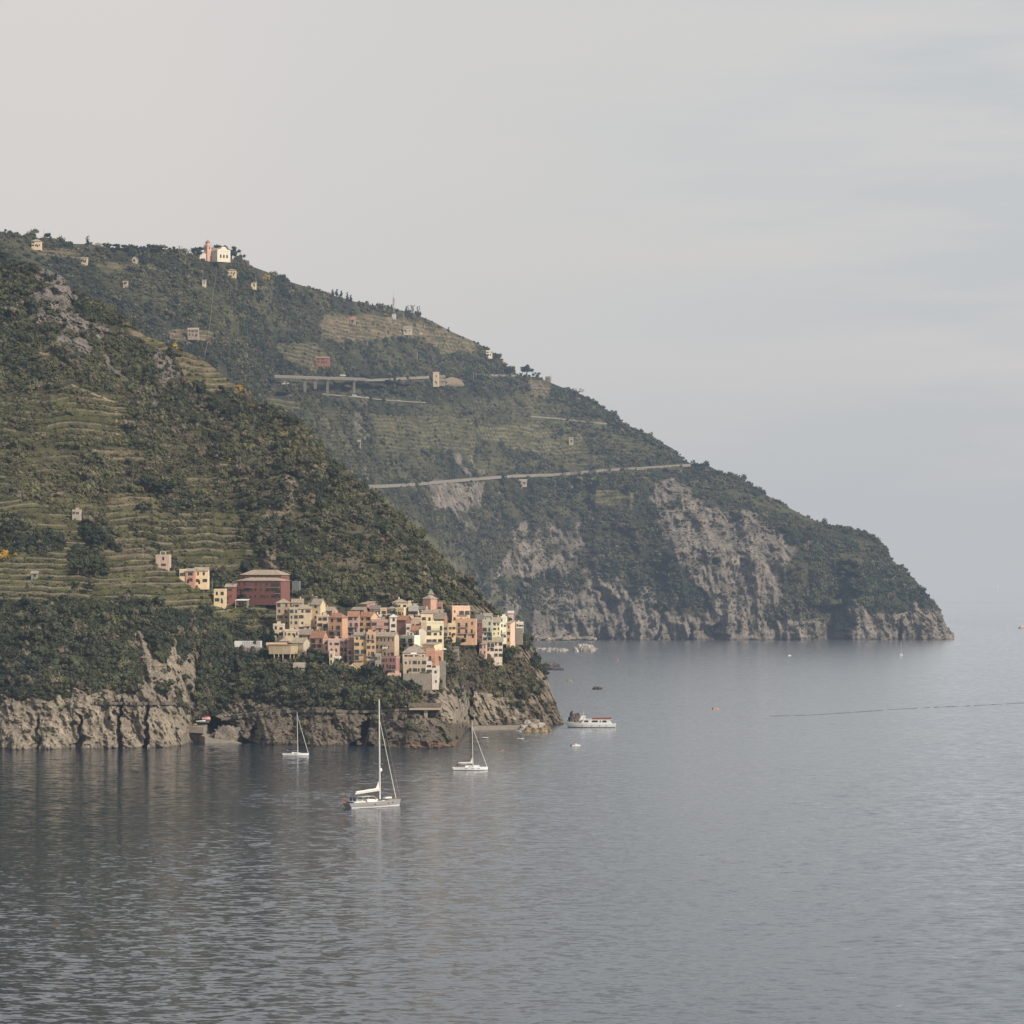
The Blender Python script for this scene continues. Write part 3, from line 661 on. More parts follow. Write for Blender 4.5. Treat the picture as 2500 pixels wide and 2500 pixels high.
# far hill
ROAD_LINES = ([(893,1186),(1000,1181),(1100,1172),(1250,1160),(1350,1157),(1480,1146),(1600,1139),(1686,1133)],[(1296,1016),(1360,1021),(1420,1028),(1482,1034)],[(891,926),(940,925),(985,922),(1048,919)],[(780,961),(860,968),(960,978),(1040,983)],[(670,919),(895,926)])
road_gap = np.ones(B.U.shape)
for k_, ln in enumerate(ROAD_LINES):
    rv = np.interp(B.U, [p[0] for p in ln], [p[1] for p in ln]); dv_ = B.V-rv
    road_gap = np.where((B.U > ln[0][0]) & (B.U < ln[-1][0]) & (dv_ > -3) & (dv_ < (22 if k_ == 4 else 13)), .06, road_gap)
road_gap = np.where((B.U > 478) & (B.U < 566) & (B.V < 645), .08, road_gap)
dB = B.row*np.clip(1-0.4*lightB-B.terr*0.66-B.rock*0.80, 0.02, 1)*np.where((B.V > 1552) & (B.U > 1280), 0.02, 1)*(0.18+1.4*smooth(0.34, 0.58, fbm(Xb/30, B.Y0/30, Zb/24, 3, 77)))*np.where(inpoly(B.U, B.V, [(735,925),(885,930),(880,962),(775,964),(735,950)]), .05, 1)*road_gap
yB = blobs(B, [(930,778,18,7,.5),(645,683,14,4,.7),(1230,895,8,4,.2)])
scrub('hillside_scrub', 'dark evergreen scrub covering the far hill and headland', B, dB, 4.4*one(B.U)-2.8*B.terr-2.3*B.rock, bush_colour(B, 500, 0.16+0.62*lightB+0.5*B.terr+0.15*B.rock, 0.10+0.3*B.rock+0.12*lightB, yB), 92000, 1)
# (kept clear under the viaduct)
# ridge
dG = G.row*np.clip(1-G.terr*0.45-G.rock*0.93, 0.03, 1)*(0.16+1.35*smooth(0.34, 0.58, fbm(Xg/22, G.Y0/22, Zg/18, 3, 78)))*np.where(inpoly(G.U, G.V, trs[0][0]), 0.22, 1)
yG = blobs(G, [(418,828,10,9,.8),(430,850,8,8,.9),(448,848,10,5,.7),(480,862,8,4,.5),(590,945,12,18,.9),(190,998,12,4,.6),(178,983,5,3,.7),(150,1024,14,5,.7),(135,1035,14,4,.7),(160,1072,5,3,.6),(200,1008,25,3,.4),(400,1120,8,5,.3),(560,1130,20,4,.25),(295,1227,4,3,.4)])
hiG = smooth(900, 1100, G.V)
scrub('ridge_scrub', 'olive and dark green scrub covering the ridge above the village', G, dG, 3.7*one(G.U)-2.2*G.terr-1.0*G.rock-1.6*(yG > 0), bush_colour(G, 510, 0.16+0.45*G.terr+0.12*hiG, 0.13+0.1*hiG, yG), 44000, 2)
# coast
vil = C.mask([(655,1440),(1250,1480),(1260,1560),(1180,1560),(1085,1575),(1080,1650),(930,1650),(800,1610),(655,1570)], 0, 2)
dC = C.row*np.clip(1-C.terr*0.58-C.rock*0.965, 0.015, 1)*(1-0.93*vil)*np.where(C.V > wl-12, 0.0, 1)
cleff = C.mask([(-250,1480),(0,1490),(250,1480),(420,1500),(560,1540),(640,1590),(760,1620),(900,1640),(1010,1680),(1020,1720),(860,1730),(640,1712),(500,1740),(340,1700),(150,1680),(-250,1690)], 8, 3)
dC *= (0.7+0.6*cleff)*(1-.97*upc)*(1-.9*cove)*(1-.95*sum(C.mask(q, 0, 1) for q in ([(846,1612),(876,1612),(876,1648),(846,1648)],[(564,1560),(645,1560),(645,1604),(564,1604)],[(938,1640),(988,1640),(988,1668),(938,1668)],[(712,1615),(748,1615),(748,1662),(712,1662)])))
yC = blobs(C, [(12,1355,14,14,.6),(38,1360,8,8,.6),(18,1382,8,6,.4)])
scrub('coast_scrub', 'dense dark scrub covering the slope and cliff tops by the sea', C, dC, 2.8*one(C.U)+1.3*cleff+0.8*dk-1.7*C.terr-0.8*C.rock-1.2*(yC > 0), bush_colour(C, 520, 0.12+0.42*C.terr+0.15*br, 0.10+0.55*br+0.1*C.rock, yC), 26000, 3)

# ------------------------------------------------------------------ single trees
BARK = paint((0.10, 0.08, 0.06), 0.9, 0.4, 1.5, name='bark')
LEAVES = {'dark': leaf_mat('dark_leaves', (0.028, 0.038, 0.024)), 'mid': leaf_mat('green_leaves', (0.045, 0.058, 0.028)), 'olive': leaf_mat('olive_leaves', (0.10, 0.10, 0.045)),
          'blue': leaf_mat('cypress_leaves', (0.020, 0.030, 0.026)), 'lime': leaf_mat('yellow_green_leaves', (0.16, 0.15, 0.03)), 'twig': leaf_mat('bare_twigs', (0.14, 0.12, 0.10))}
_tm = {}
def tree_meshes(shape, leaf, var):
    key = (shape, leaf, var)
    if key in _tm: return _tm[key]
    r = random.Random(sum(map(ord, shape))*7+var)
    lobes = []; t = MB()
    if shape == 'round':
        for j in range(16):
            a = r.uniform(0, 6.28); d = r.uniform(0.08, 0.34); z = r.uniform(0.34, 0.86); d *= math.sin(math.pi*min(1, max(0.12, (z-0.2)/0.8)))+0.15
            lobes.append((d*math.cos(a), d*math.sin(a), z, r.uniform(0.11, 0.19)))
        t.tube((0,0,-0.05), (0.02,0,0.45), 0.045, 0.03); [t.tube((0.02,0,0.40), (l[0]*.8, l[1]*.8, l[2]), 0.02, 0.008, 5) for l in lobes[:7]]
        per, lf = 26, 0.045
    elif shape == 'umbrella':
        for j in range(20):
            a = r.uniform(0, 6.28); d = 0.42*math.sqrt(r.random()); lobes.append((d*math.cos(a), d*math.sin(a), 0.50+0.36*r.random()*(1-(d/0.46)**2)+r.uniform(-.03, .03), r.uniform(0.13, 0.19)))
        t.tube((0,0,-0.05), (0.03,0.01,0.56), 0.035, 0.026); [t.tube((0.03,0.01,0.5), (l[0]*.85, l[1]*.85, l[2]-.05), 0.016, 0.007, 5) for l in lobes[:9]]
        per, lf = 24, 0.04
    elif shape == 'cypress':
        for j in range(15):
            z = 0.08+0.86*j/14; w = 0.145*math.sin(math.pi*min(0.97, 0.16+0.80*z))**0.8; a = r.uniform(0, 6.28)
            lobes.append((0.03*math.cos(a), 0.03*math.sin(a), z, max(0.05, w)))
        t.tube((0,0,-0.04), (0,0,0.9), 0.025, 0.006); per, lf = 26, 0.032
    elif shape == 'conifer':
        for j in range(9):
            z = 0.25+0.70*j/8; w = 0.17*(1-0.8*(j/8)); a = r.uniform(0, 6.28); d = r.uniform(0, .08)
            lobes.append((d*math.cos(a), d*math.sin(a), z, max(0.045, w*r.uniform(.7, 1.1))))
        t.tube((0,0,-0.05), (0,0,0.95), 0.028, 0.006); per, lf = 18, 0.04
    else:                      # sparse crown with sky showing through
        for j in range(13):
            a = r.uniform(0, 6.28); d = r.uniform(0.1, 0.38); lobes.append((d*math.cos(a), d*math.sin(a), r.uniform(0.45, 0.95), r.uniform(0.05, 0.10)))
        t.tube((0,0,-0.05), (0.01,0,0.5), 0.03, 0.02); [t.tube((0.01,0,r.uniform(.25,.5)), l[:3], 0.014, 0.005, 5) for l in lobes]
        per, lf = 26, 0.035
    cm = foliage_mesh('crown', LEAVES[leaf], 900+var, lobes, per, lf, core=0.5 if shape == 'sparse' else 0.7)
    _tm[key] = (cm, t.mesh('trunk', BARK)); return _tm[key]
_tc = [0]
def tree(S, u, vb, hpx, wpx, shape, leaf, label, group=None, name=None, out=0.0, Y=None):
    Yb = (S.Yat(u, vb) if Y is None else Y) - out
    s = F/Yb; h, w = hpx/s, wpx/s
    _tc[0] += 1; cm, tm = tree_meshes(shape, leaf, _tc[0] % 3)
    nat = {'round': 0.85, 'umbrella': 1.1, 'cypress': 0.32, 'conifer': 0.36, 'sparse': 0.85}[shape]
    o = empty(name or {'round': 'tree', 'umbrella': 'umbrella_pine', 'cypress': 'cypress_tree', 'conifer': 'conifer_tree', 'sparse': 'tree'}[shape], P(u, vb, Yb), rng.uniform(0, 6.28), label, 'tree', group)
    for nm, me in (('crown', cm), ('trunk', tm)):
        c = link(nm, me, o); c.scale = (w/nat, w/nat, h)
    return o
# ------------------------------------------------------------------ buildings
_wm = {}
FRAME = paint((0.42, 0.39, 0.34), 0.6, 0.1, name='pale_window_frame')
def soften(c):
    l = .3*c[0]+.55*c[1]+.15*c[2]; w = (l*1.08, l*1.0, l*.90)
    return tuple(min(.8, (x*.44+y*.56)*k) for x, y, k in zip(c, w, (1.13, 1.05, .96)))
def win_mesh(w, h, kind):
    key = (round(w, 2), round(h, 2), kind)
    if key in _wm: return _wm[key]
    b = MB(); t = 0.06
    if kind == 'open' or kind == 'plain':
        b.box(-w/2, w/2, -0.03, 0.05, 0, h, 0)
        for x0, x1, z0, z1 in ((-w/2-t, -w/2, -t, h+t), (w/2, w/2+t, -t, h+t), (-w/2, w/2, h, h+t), (-w/2, w/2, -t, 0), (-0.03, 0.03, 0, h)):
            b.box(x0, x1, -0.06, 0.05, z0, z1, 1)
        me = b.mesh('window', [GLASS, FRAME])
    else:                                                                  # closed shutters fill the opening
        b.box(-w/2, -0.02, -0.07, 0.05, 0, h, 0); b.box(0.02, w/2, -0.07, 0.05, 0, h, 0)
        b.box(-w/2-t, w/2+t, -0.05, 0.05, -t, 0, 1); b.box(-w/2-t, w/2+t, -0.05, 0.05, h, h+t, 1)
        me = b.mesh('window', [SH_GREEN if kind == 'cg' else SH_BROWN, FRAME])
    _wm[key] = me; return me
def shutter_mesh(w, h, k):
    key = ('s', round(w, 2), round(h, 2), k)
    if key in _wm: return _wm[key]
    b = MB(); b.box(-w/2, w/2, -0.06, 0, 0, h); me = b.mesh('shutter', SH_GREEN if k == 'g' else SH_BROWN); _wm[key] = me; return me

def window(parent, p, rz, w, h, kind, shut=None):
    o = link('window', win_mesh(w, h, kind), parent, p, (0, 0, rz))
    if shut and kind == 'open':
        for s in (-1, 1):
            link('shutter', shutter_mesh(w*0.5, h, shut), o, (s*(w*0.75+0.1), -0.05, 0))
    return o

def balcony(parent, x, z, w, d=0.9, rail=1.0):
    b = MB(); b.box(-w/2, w/2, -d, 0.02, -0.16, 0)
    o = b.build('balcony', paint((0.5, 0.48, 0.44), 0.8, 0.2, name='balcony_slab'), parent, (x, 0, z))
    r = MB(); r.box(-w/2, w/2, -d, -d+0.05, rail-0.06, rail); r.box(-w/2, -w/2+0.05, -d, -0.02, rail-0.06, rail); r.box(w/2-0.05, w/2, -d, -0.02, rail-0.06, rail)
    n = max(3, int(w/0.28))
    for k in range(n+1):
        xx = -w/2+w*k/n; r.box(max(-w/2, xx-0.025), min(w/2, xx+0.025), -d+0.01, -d+0.04, 0.001, rail-0.06)
    r.build('railing', IRON, o)
    return o

def add_roof(parent, kind, W, D, h, rise, mat, wall, ov=0.45, th=0.2):
    """roof of the given kind on a W x D plan whose walls end at height h; gable triangles belong to the wall mesh"""
    b = MB()
    x0, x1, y0, y1 = -W/2, W/2, 0.0, D
    def slab(a, c, d, e): b.prism([a, c, d, e], (0, 0, -th))
    if kind == 'gx':
        k = rise/(D/2); yo = ov; ym = D/2
        wall.prism([(x0, y0, h), (x0, y1, h), (x0, ym, h+rise)], (W, 0, 0))
        slab((x0-ov, y0-yo, h-k*yo+th), (x1+ov, y0-yo, h-k*yo+th), (x1+ov, ym, h+rise+th), (x0-ov, ym, h+rise+th))
        slab((x0-ov, ym+.004, h+rise+th), (x1+ov, ym+.004, h+rise+th), (x1+ov, y1+yo, h-k*yo+th), (x0-ov, y1+yo, h-k*yo+th))
    elif kind == 'gy':
        k = rise/(W/2)
        wall.prism([(x0, y0, h), (x1, y0, h), (0, y0, h+rise)], (0, D, 0))
        slab((x0-ov, y0-ov*.5, h-k*ov+th), (x0-ov, y1+ov*.5, h-k*ov+th), (0, y1+ov*.5, h+rise+th), (0, y0-ov*.5, h+rise+th))
        slab((.004, y0-ov*.5, h+rise+th), (.004, y1+ov*.5, h+rise+th), (x1+ov, y1+ov*.5, h-k*ov+th), (x1+ov, y0-ov*.5, h-k*ov+th))
    elif kind == 'hip':
        a = [(x0-ov, y0-ov, h), (x1+ov, y0-ov, h), (x1+ov, y1+ov, h), (x0-ov, y1+ov, h)]
        if W >= D: r0, r1 = (x0+D*.45, D/2, h+rise+.1), (x1-D*.45, D/2, h+rise+.1)
        else: r0, r1 = (0, W*.45, h+rise+.1), (0, D-W*.45, h+rise+.1)
        b.box(x0-ov, x1+ov, y0-ov, y1+ov, h+.003, h+.14)
        a = [(p[0], p[1], h+.143) for p in a]
        if W >= D:
            b.face([a[0], a[1], r1, r0]); b.face([a[1], a[2], r1]); b.face([a[2], a[3], r0, r1]); b.face([a[3], a[0], r0])
        else:
            b.face([a[0], a[1], r0]); b.face([a[1], a[2], r1, r0]); b.face([a[2], a[3], r1]); b.face([a[3], a[0], r0, r1])
    elif kind == 'shed':
        wall.prism([(x0, y0, h), (x0, y1, h), (x0, y1, h+rise)], (W, 0, 0))
        k = rise/D
        slab((x0-ov, y0-ov, h-k*ov+th), (x1+ov, y0-ov, h-k*ov+th), (x1+ov, y1+.2, h+rise+th), (x0-ov, y1+.2, h+rise+th))
    else:                                   # flat terrace with a parapet
        ph = max(0.35, min(rise, 1.2)); b.box(x0+.22, x1-.22, y0+.22, y1-.22, h-.2, h+.05)
        for q in ((x0-.12, x1+.12, y0-.12, y0+.2), (x0-.12, x1+.12, y1-.2, y1+.12), (x0-.12, x0+.2, y0+.203, y1-.203), (x1-.2, x1+.12, y0+.203, y1-.203)):
            b.box(*q, h+.003, h+.16)
    o = b.build('roof', mat, parent)
    return o

VILLAGE = 'pastel houses stacked on the village promontory'
_cn = [0]
def house(label, u0, u1, ve, vb, col, roof='gx', rm='s', vt=None, u2=None, left=False, cols=2, rows=None, sh='g', closed=0.38, balc=(), cols_r=0, D=None, group=VILLAGE, name='house', S=None, Y=None, phi=None, extra=3.0, chim=0.5, blind=False, cat='house', wsz=None, out=0.0, rcol=None, skip=()):
    S = S or C; col = soften(col)
    Yb = ((min if u0 < 1095 else (lambda q: .8*min(q)+.2*max(q)))([S.Yat(q, vb, False) for q in (u0, (u0+u1)/2, u1)]) if Y is None else Y) - out
    s = F/Yb
    wp = (u1-u0)/s; he = (vb-ve)/s
    if phi is None: phi = R(24) if u2 is not None else R(_cn[0] % 3*2.0)
    if u2 is not None:
        sp = abs(u2-(u0 if left else u1))/s; D = D or min(16, max(4.0, sp/math.sin(phi)))
    D = D or 8.5
    W = wp/math.cos(phi); rz = phi if left else -phi
    uc = (u0+u1)/2
    _cn[0] += 1; rr = random.Random(1000+_cn[0])
    root = empty(name, P(uc, vb, Yb), rz, label, cat, group)
    rise = ((ve-vt)/s) if vt is not None else {'gx': 1.7, 'gy': W*0.28, 'hip': 1.5, 'shed': 1.2, 'flat': 0.8}[roof]
    rise = max(0.3, rise*(1.25 if roof in ('gx', 'hip') else 1))
    wm = paint(col, 0.85, 0.2+0.14*rr.random(), 0.3+0.25*rr.random(), name='plaster_wall')
    wall = MB()
    wall.box(-W/2, W/2, 0, D, -extra, he)
    # base course and string course, a little proud of the wall
    ro = add_roof(root, roof, W, D, he, rise, ROOFS[rm], wall)
    if roof == 'flat' and rise > 0.45:
        for q in ((-W/2, W/2, 0, .2), (-W/2, W/2, D-.2, D), (-W/2, -W/2+.2, .203, D-.203), (W/2-.2, W/2, .203, D-.203)):
            wall.box(*q, he+.163, he+.16+min(rise, 1.1))
    wall.build('wall', wm, root)
    if roof == 'flat' and W > 3.2 and blind != 'all' and rr.random() < .75:       # stair hut, flue or water tank on the terrace
        c = MB(); q = rr.random(); cx = rr.uniform(-.28, .28)*W
        if q < .45: c.box(cx-.9, cx+.9, D*.45, D*.45+2.0, he+.06, he+2.1); c.box(cx-1.05, cx+1.05, D*.45-.15, D*.45+2.15, he+2.103, he+2.25); c.build('stair_hut', wm, ro)
        else:
            c.box(cx-.3, cx+.3, D*.3, D*.3+.6, he+.06, he+1.7); c.box(cx-.4, cx+.4, D*.3-.1, D*.3+.7, he+1.703, he+1.85); c.build('chimney', wm, ro)
    if rr.random() < chim and roof != 'flat':
        c = MB(); cx = rr.uniform(-.3, .3)*W; c.box(cx-.35, cx+.35, D*.55, D*.55+.6, he+.2, he+rise+1.1); c.box(cx-.45, cx+.45, D*.55-.1, D*.55+.7, he+rise+1.103, he+rise+1.25)
        c.build('chimney', wm, ro)
    if not blind:
        rows = rows or max(1, int(round(he/3.15)))
        st = he/rows
        ww, wh = wsz or (min(1.15, W/cols*0.36), min(1.75, st*0.56))
        for face in ('f', 'r'):
            n = cols if face == 'f' else cols_r
            L_ = W if face == 'f' else D
            for r_ in range(rows):
                for c in range(n):
                    if (r_, c) in skip and face == 'f': continue
                    if rr.random() < 0.12 and rows*n > 4: continue
                    x = -L_/2+L_*(c+.5)/n + rr.uniform(-.11, .11)*L_/n
                    z = st*r_ + st*0.30 + rr.uniform(-.05, .05)
                    door = any(bb[0] == r_ and bb[1] <= (c+.5)/n <= bb[2] for bb in balc) and face == 'f'
                    h_ = wh
                    if door: z = st*r_+0.06; h_ = min(2.3, st*0.74)
                    k = rr.random(); kind = ('cg' if sh == 'g' else 'cb') if k < closed else ('open' if k < 0.85 else 'plain')
                    if face == 'f': wo = window(root, (x, 0, z), 0, ww, h_, kind, sh)
                    else: wo = window(root, ((-W/2 if left else W/2), (D/2-x) if left else D/2+x, z), (-math.pi/2 if left else math.pi/2), ww, h_, kind, sh)
                    wo.scale = (rr.choice((.72, .9, 1.0, 1.0, 1.12)), 1, rr.choice((.78, 1.0, 1.0, 1.06)) if not door else 1)
        for bb in balc:
            st2 = st*bb[0]; x = (-.5+(bb[1]+bb[2])/2)*W; balcony(root, x, st2, (bb[2]-bb[1])*W)
    if blind != 'all' and name == 'house' and not balc and W > 4:
        d = MB(); d.box(-.5, .5, -.06, .05, 0, 2.1); d.build('door', SH_BROWN if sh == 'b' else SH_GREEN, root, (rr.uniform(-.32, .32)*W, 0, 0.0))
    return root
# ------------------------------------------------------------------ the village, house by house
CREAM = srgb(206,190,150); TAN = srgb(176,152,112); YEL = srgb(222,196,120); PALEY = srgb(232,216,160); OCH = srgb(206,164,88); ORG = srgb(214,150,88)
CORAL = srgb(212,134,104); PINK = srgb(214,158,146); ROSE = srgb(186,126,118); DROSE = srgb(168,112,106); RED = srgb(156,62,58); BRED = srgb(172,100,80); PEACH = srgb(222,170,132)
GREYC = srgb(178,166,140); WHT = srgb(222,214,200); GREYB = srgb(168,174,176); MINT = srgb(166,196,170); MAUVE = srgb(190,150,146); BRN = srgb(138,88,78); BEIGE = srgb(194,170,138)
H = house
# upper left block
H('tall tan house with broad faded bands at the upper left end of the village',674.3,706.4,1472,1528,TAN,'hip','n',1464,cols=2,rows=4,sh='b',closed=.6,cols_r=1)
H('low cream house with flat terrace below the tall tan banded house',666.6,692,1527,1556,CREAM,'flat','w',cols=2,rows=2,sh='g',out=3)
H('narrow cream base house with row of small doors under the grey-cream block',692,729,1541,1556,CREAM,'flat','w',cols=4,rows=1,sh='b',out=5)
H('grey-cream four storey house with iron terrace, right of the tall tan house',706.6,729.6,1487,1542,GREYC,'flat','w',cols=2,rows=4,sh='b')
H('small attic house with tan roof set back above the grey-cream block',712,739,1471,1486,CREAM,'gx','n',1464.5,cols=2,rows=1,sh='b',out=-7,chim=1)
H('cream house with potted balcony between the grey-cream block and the white-gabled tower house',729.8,759.5,1486,1542,srgb(210,188,148),'gx','n',1479,cols=2,rows=4,sh='b',balc=((1,.5,1),))
H('tall narrow khaki house with bare white gable on its right',759.8,782.5,1475,1540,srgb(202,186,136),'gx','s',1465,u2=794,cols=1,rows=5,sh='b',closed=.3)
H('orange-tinted house half hidden behind the white-gabled tower house',745,771,1462,1477,srgb(222,178,116),'shed','n',1457,cols=1,rows=1,out=-16)
H('low tan slate roofed house at the back left corner of the village',690,722,1464,1477,TAN,'gx','n',1458,cols=2,rows=1,out=-14,chim=1)
H('small pink house with pale right gable and dusty red roof behind the cream terrace house',783.5,811.5,1491,1512,MAUVE,'gx','n',1484,u2=824,cols=2,rows=1,cols_r=2,sh='g',out=-5)
H('cream-peach house with flat terrace left of the bright orange house',773,800.6,1505,1548,srgb(212,180,146),'flat','w',cols=2,rows=3,sh='b',balc=((1,.6,1),))
H('bright orange house with terracotta roof and two rows of tall green shutters',801,836,1508,1568,ORG,'hip','t',1499,u2=848,cols=2,rows=4,sh='g',closed=.2,balc=((1,.05,.95),(2,.05,.45),(2,.55,.95)))
H('low brown-orange house with wide grey slate roof below the cream block',728.7,759,1548,1566,srgb(198,146,96),'gx','s',1539,u2=768,cols=3,rows=1,sh='g')
H('coral house with terracotta roof and shaded balcony, left end of the pink row',757,789,1556,1586,CORAL,'gx','t',1544,u2=800,cols=2,rows=2,sh='g',balc=((1,.05,.85),),cols_r=1)
H('pale stone chapel house with pediment gable facing right',712,741,1569,1596,srgb(190,182,156),'gx','n',1560,u2=756,cols=1,rows=1,blind='all',name='chapel',cat='chapel')
H('tiny roofed kiosk with pinkish tiles behind the columned terrace',682,703.5,1566,1580,TAN,'hip','n',1560,cols=2,rows=1,blind='all',out=2)
# left slope buildings
H('yellow house on the slope with two rows of shuttered windows',474.8,507,1393,1426,srgb(226,200,140),'gx','n',1387,cols=2,rows=2,sh='g',group='houses on the slope left of the village',chim=0)
H('coral house joined to the left of the yellow slope house',453,474.6,1394.5,1424,srgb(206,126,100),'gx','n',1389.5,cols=1,rows=2,sh='g',group='houses on the slope left of the village',chim=0)
H('small yellow lean-to at the left end of the slope row',438,452.8,1393.5,1412,srgb(220,190,130),'flat','w',cols=2,rows=1,group='houses on the slope left of the village')
big = H('big dark red palazzo with two stepped roofs above the village',576,687,1418,1464,srgb(140,68,68),'hip','n',1412,u2=706,cols=8,rows=3,sh='b',closed=.35,phi=R(20),balc=((2,.22,.38),(2,.74,.98),(1,.88,.99)),group='houses on the slope left of the village',chim=0)
H('upper storey of the red palazzo with pale slate hip roof',586,688,1403.5,1419,srgb(140,68,68),'hip','n',1394,u2=705,cols=7,rows=1,sh='b',phi=R(20),out=-3,group='houses on the slope left of the village',name='upper_storey',chim=1)
H('narrow red annex between the yellow terrace house and the red palazzo',549.8,575,1433,1464,srgb(150,70,68),'shed','n',1426,cols=1,rows=2,sh='b',group='houses on the slope left of the village')
H('small yellow house with roof terrace and white dish left of the red annex',522,549.4,1442,1473,srgb(224,196,128),'flat','w',cols=2,rows=2,sh='g',group='houses on the slope left of the village')
H('pink hut with open white frame on its flat roof on the terraced slope',380,412,1358,1386,srgb(196,160,146),'flat','w',cols=1,rows=2,group='small buildings on the terraces',name='hut')
H('tiny green hut among vines on the left terraces',76,92,1400,1412,srgb(120,140,124),'shed','s',cols=1,rows=1,group='small buildings on the terraces',name='hut',D=3,chim=0)
H('white terrace house with roof rail at the foot of the ridge path',176,194,1248,1258,srgb(168,156,146),'flat','w',cols=2,rows=1,group='small buildings on the terraces',name='hut')
H('small stone hut with grey roof standing in dark scrub below the columned terrace',717,743,1629,1656,srgb(150,136,112),'gx','s',1620.5,cols=1,rows=1,sh='g',name='hut',group='small buildings on the terraces',D=6,chim=0)
# pink row, lower middle
H('pale pink house with small windows below the bright orange house',801,829,1564,1596,srgb(218,168,154),'flat','w',cols=2,rows=2,sh='g',out=2)
H('dusky pink house at the foot of the coral house',788,804,1563,1590,PINK,'flat','w',cols=1,rows=2,sh='g')
H('very narrow cream house with one tall shutter at the lower left corner',804,814,1594,1625,srgb(214,198,158),'flat','w',cols=1,rows=2,sh='b',out=6)
H('rose house with wide top balcony left of the dark rose tower house',829.4,847.4,1563,1620,ROSE,'flat','w',cols=2,rows=4,sh='g',balc=((2,.05,.95),))
H('dark rose tower house with stacked narrow balconies',847.8,863.8,1561,1624,DROSE,'flat','w',cols=1,rows=5,sh='g',balc=((1,.1,.9),(2,.1,.9),(3,.1,.9)))
H('deep yellow house with paired green shutters and long low balcony',864.2,894,1551,1627,srgb(214,170,92),'gx','s',1546,cols=2,rows=5,sh='g',closed=.15,balc=((2,.1,.85),(1,.1,.85)))
H('orange-yellow house with laundry and covered roof loggia',894.4,915.8,1547,1629,srgb(210,158,86),'flat','w',cols=2,rows=6,sh='g',balc=((5,.05,.95),(2,.1,.9)))
H('big beige house with brown shutters in the lower middle',916.2,963.5,1553,1606,BEIGE,'gx','n',1546,u2=974,cols=5,rows=3,sh='b',closed=.5,chim=1)
H('bright yellow attic room on the left roof of the beige house',916,936,1543,1556,srgb(236,186,84),'shed','n',1538,cols=1,rows=1,blind='all',out=-6)
H('grey-green sliver of a house under the beige house',916,929.5,1600,1632,srgb(150,156,142),'flat','w',cols=2,rows=2,sh='g',out=2)
H('crimson-pink house with three dark balconies low on the rock',931,967,1606,1648,srgb(180,106,100),'flat','w',u2=976,cols=4,rows=3,sh='g',balc=((1,.45,.95),(0,.3,.9)),out=3)
H('low pink outbuilding below the crimson-pink house',946,975,1648,1660,srgb(216,164,142),'flat','w',cols=3,rows=1,out=6)
H('cream barn with its gable facing the sea among the trees',851,871.5,1628,1643,srgb(228,206,142),'gy','n',1620,cols=1,rows=1,blind='all',out=3,chim=0)
# back row
H('pink back house with stepped roof and bright right wall',877,896,1475,1494,srgb(190,126,108),'shed','n',1469,u2=916,phi=R(42),cols=2,rows=1,sh='g',out=-6,chim=0)
H('peach house with long grey slate roof behind the terracotta roofs',857.4,889,1489,1503,srgb(206,150,118),'gx','s',1484,u2=902,cols=3,rows=1,sh='g',chim=0)
H('mauve-rose house with grey roof in the back row',903.5,927.6,1487,1504,srgb(180,130,124),'gx','d',1480.5,cols=2,rows=1,sh='g')
H('ochre house with bright terrace parapet in the back row',928,944,1488,1504,srgb(216,178,112),'flat','w',cols=1,rows=1,sh='g')
H('grey-blue glazed veranda house in the back row',944.4,965.6,1486,1502,srgb(164,160,158),'hip','s',1482,cols=4,rows=1,sh='g',closed=0)
H('pale cream house with wide pinkish hip roof at the back',958,995,1471,1490,srgb(226,206,172),'hip','n',1464.5,cols=3,rows=1,sh='g',out=-7)
H('sunny yellow house under the wide pinkish hip roof',966,986,1487,1507,srgb(232,204,120),'flat','w',u2=996,cols=4,rows=1,sh='g')
H('plain cream box house at the back beside the wide hip roof',995.8,1006,1471,1485,srgb(226,208,158),'flat','w',blind='all',out=-5)
H('small ochre hut on the back terraces left of the pink church tower',1008,1020,1475,1485,srgb(216,178,120),'shed','s',1472,cols=1,rows=1,blind='all',out=-6)
H('grey-blue house with long white eaves left of the pink tower house',997,1019.5,1483,1507,GREYB,'flat','w',cols=2,rows=1,sh='g',wsz=(1.5,1.6))
H('dusky mauve house with terracotta roof and stacked railings',848.6,875.2,1505,1556,MAUVE,'gx','t',1495.5,cols=2,rows=4,sh='b',balc=((1,.03,.97),(2,.03,.97)),chim=0)
H('mustard house with terracotta roof in the middle of the village',875.6,906,1505,1546,srgb(212,172,96),'gx','t',1496.5,cols=2,rows=3,sh='g',u2=907,D=9)
H('pink house with skylit white roof terrace and three tall windows',906.8,951,1516,1549,srgb(196,136,126),'flat','w',cols=3,rows=2,sh='g',balc=((1,.3,.65),))
H('white sloping attic on the roof of the tall-windowed pink house',907.5,929,1506,1516.5,WHT,'shed','w',1500,cols=1,rows=1,blind='all',out=-2)
H('white round-cornered tower house left of the maroon blank wall',951.4,968,1507,1550,srgb(216,208,198),'hip','w',1501,cols=1,rows=3,sh='g',closed=0)
H('maroon house with blank front and terracotta roof',968.6,991,1513,1550,BRN,'gx','t',1505.6,u2=1003,blind='all',chim=0)
H('cream house with green-draped balcony right of the maroon house',991.4,1026.4,1512,1534,srgb(206,176,140),'flat','w',cols=3,rows=1,sh='g',wsz=(1.3,1.9),balc=((0,.05,.95),))
H('pale grey-white strip house below the maroon house',991,1001.6,1527,1556,srgb(206,200,192),'flat','w',cols=1,rows=2,sh='b')
H('pale house with long coral tiled roof and barred veranda',1001.8,1025,1539,1556,srgb(196,186,172),'gx','t',1530.5,cols=4,rows=1,sh='g',chim=0)
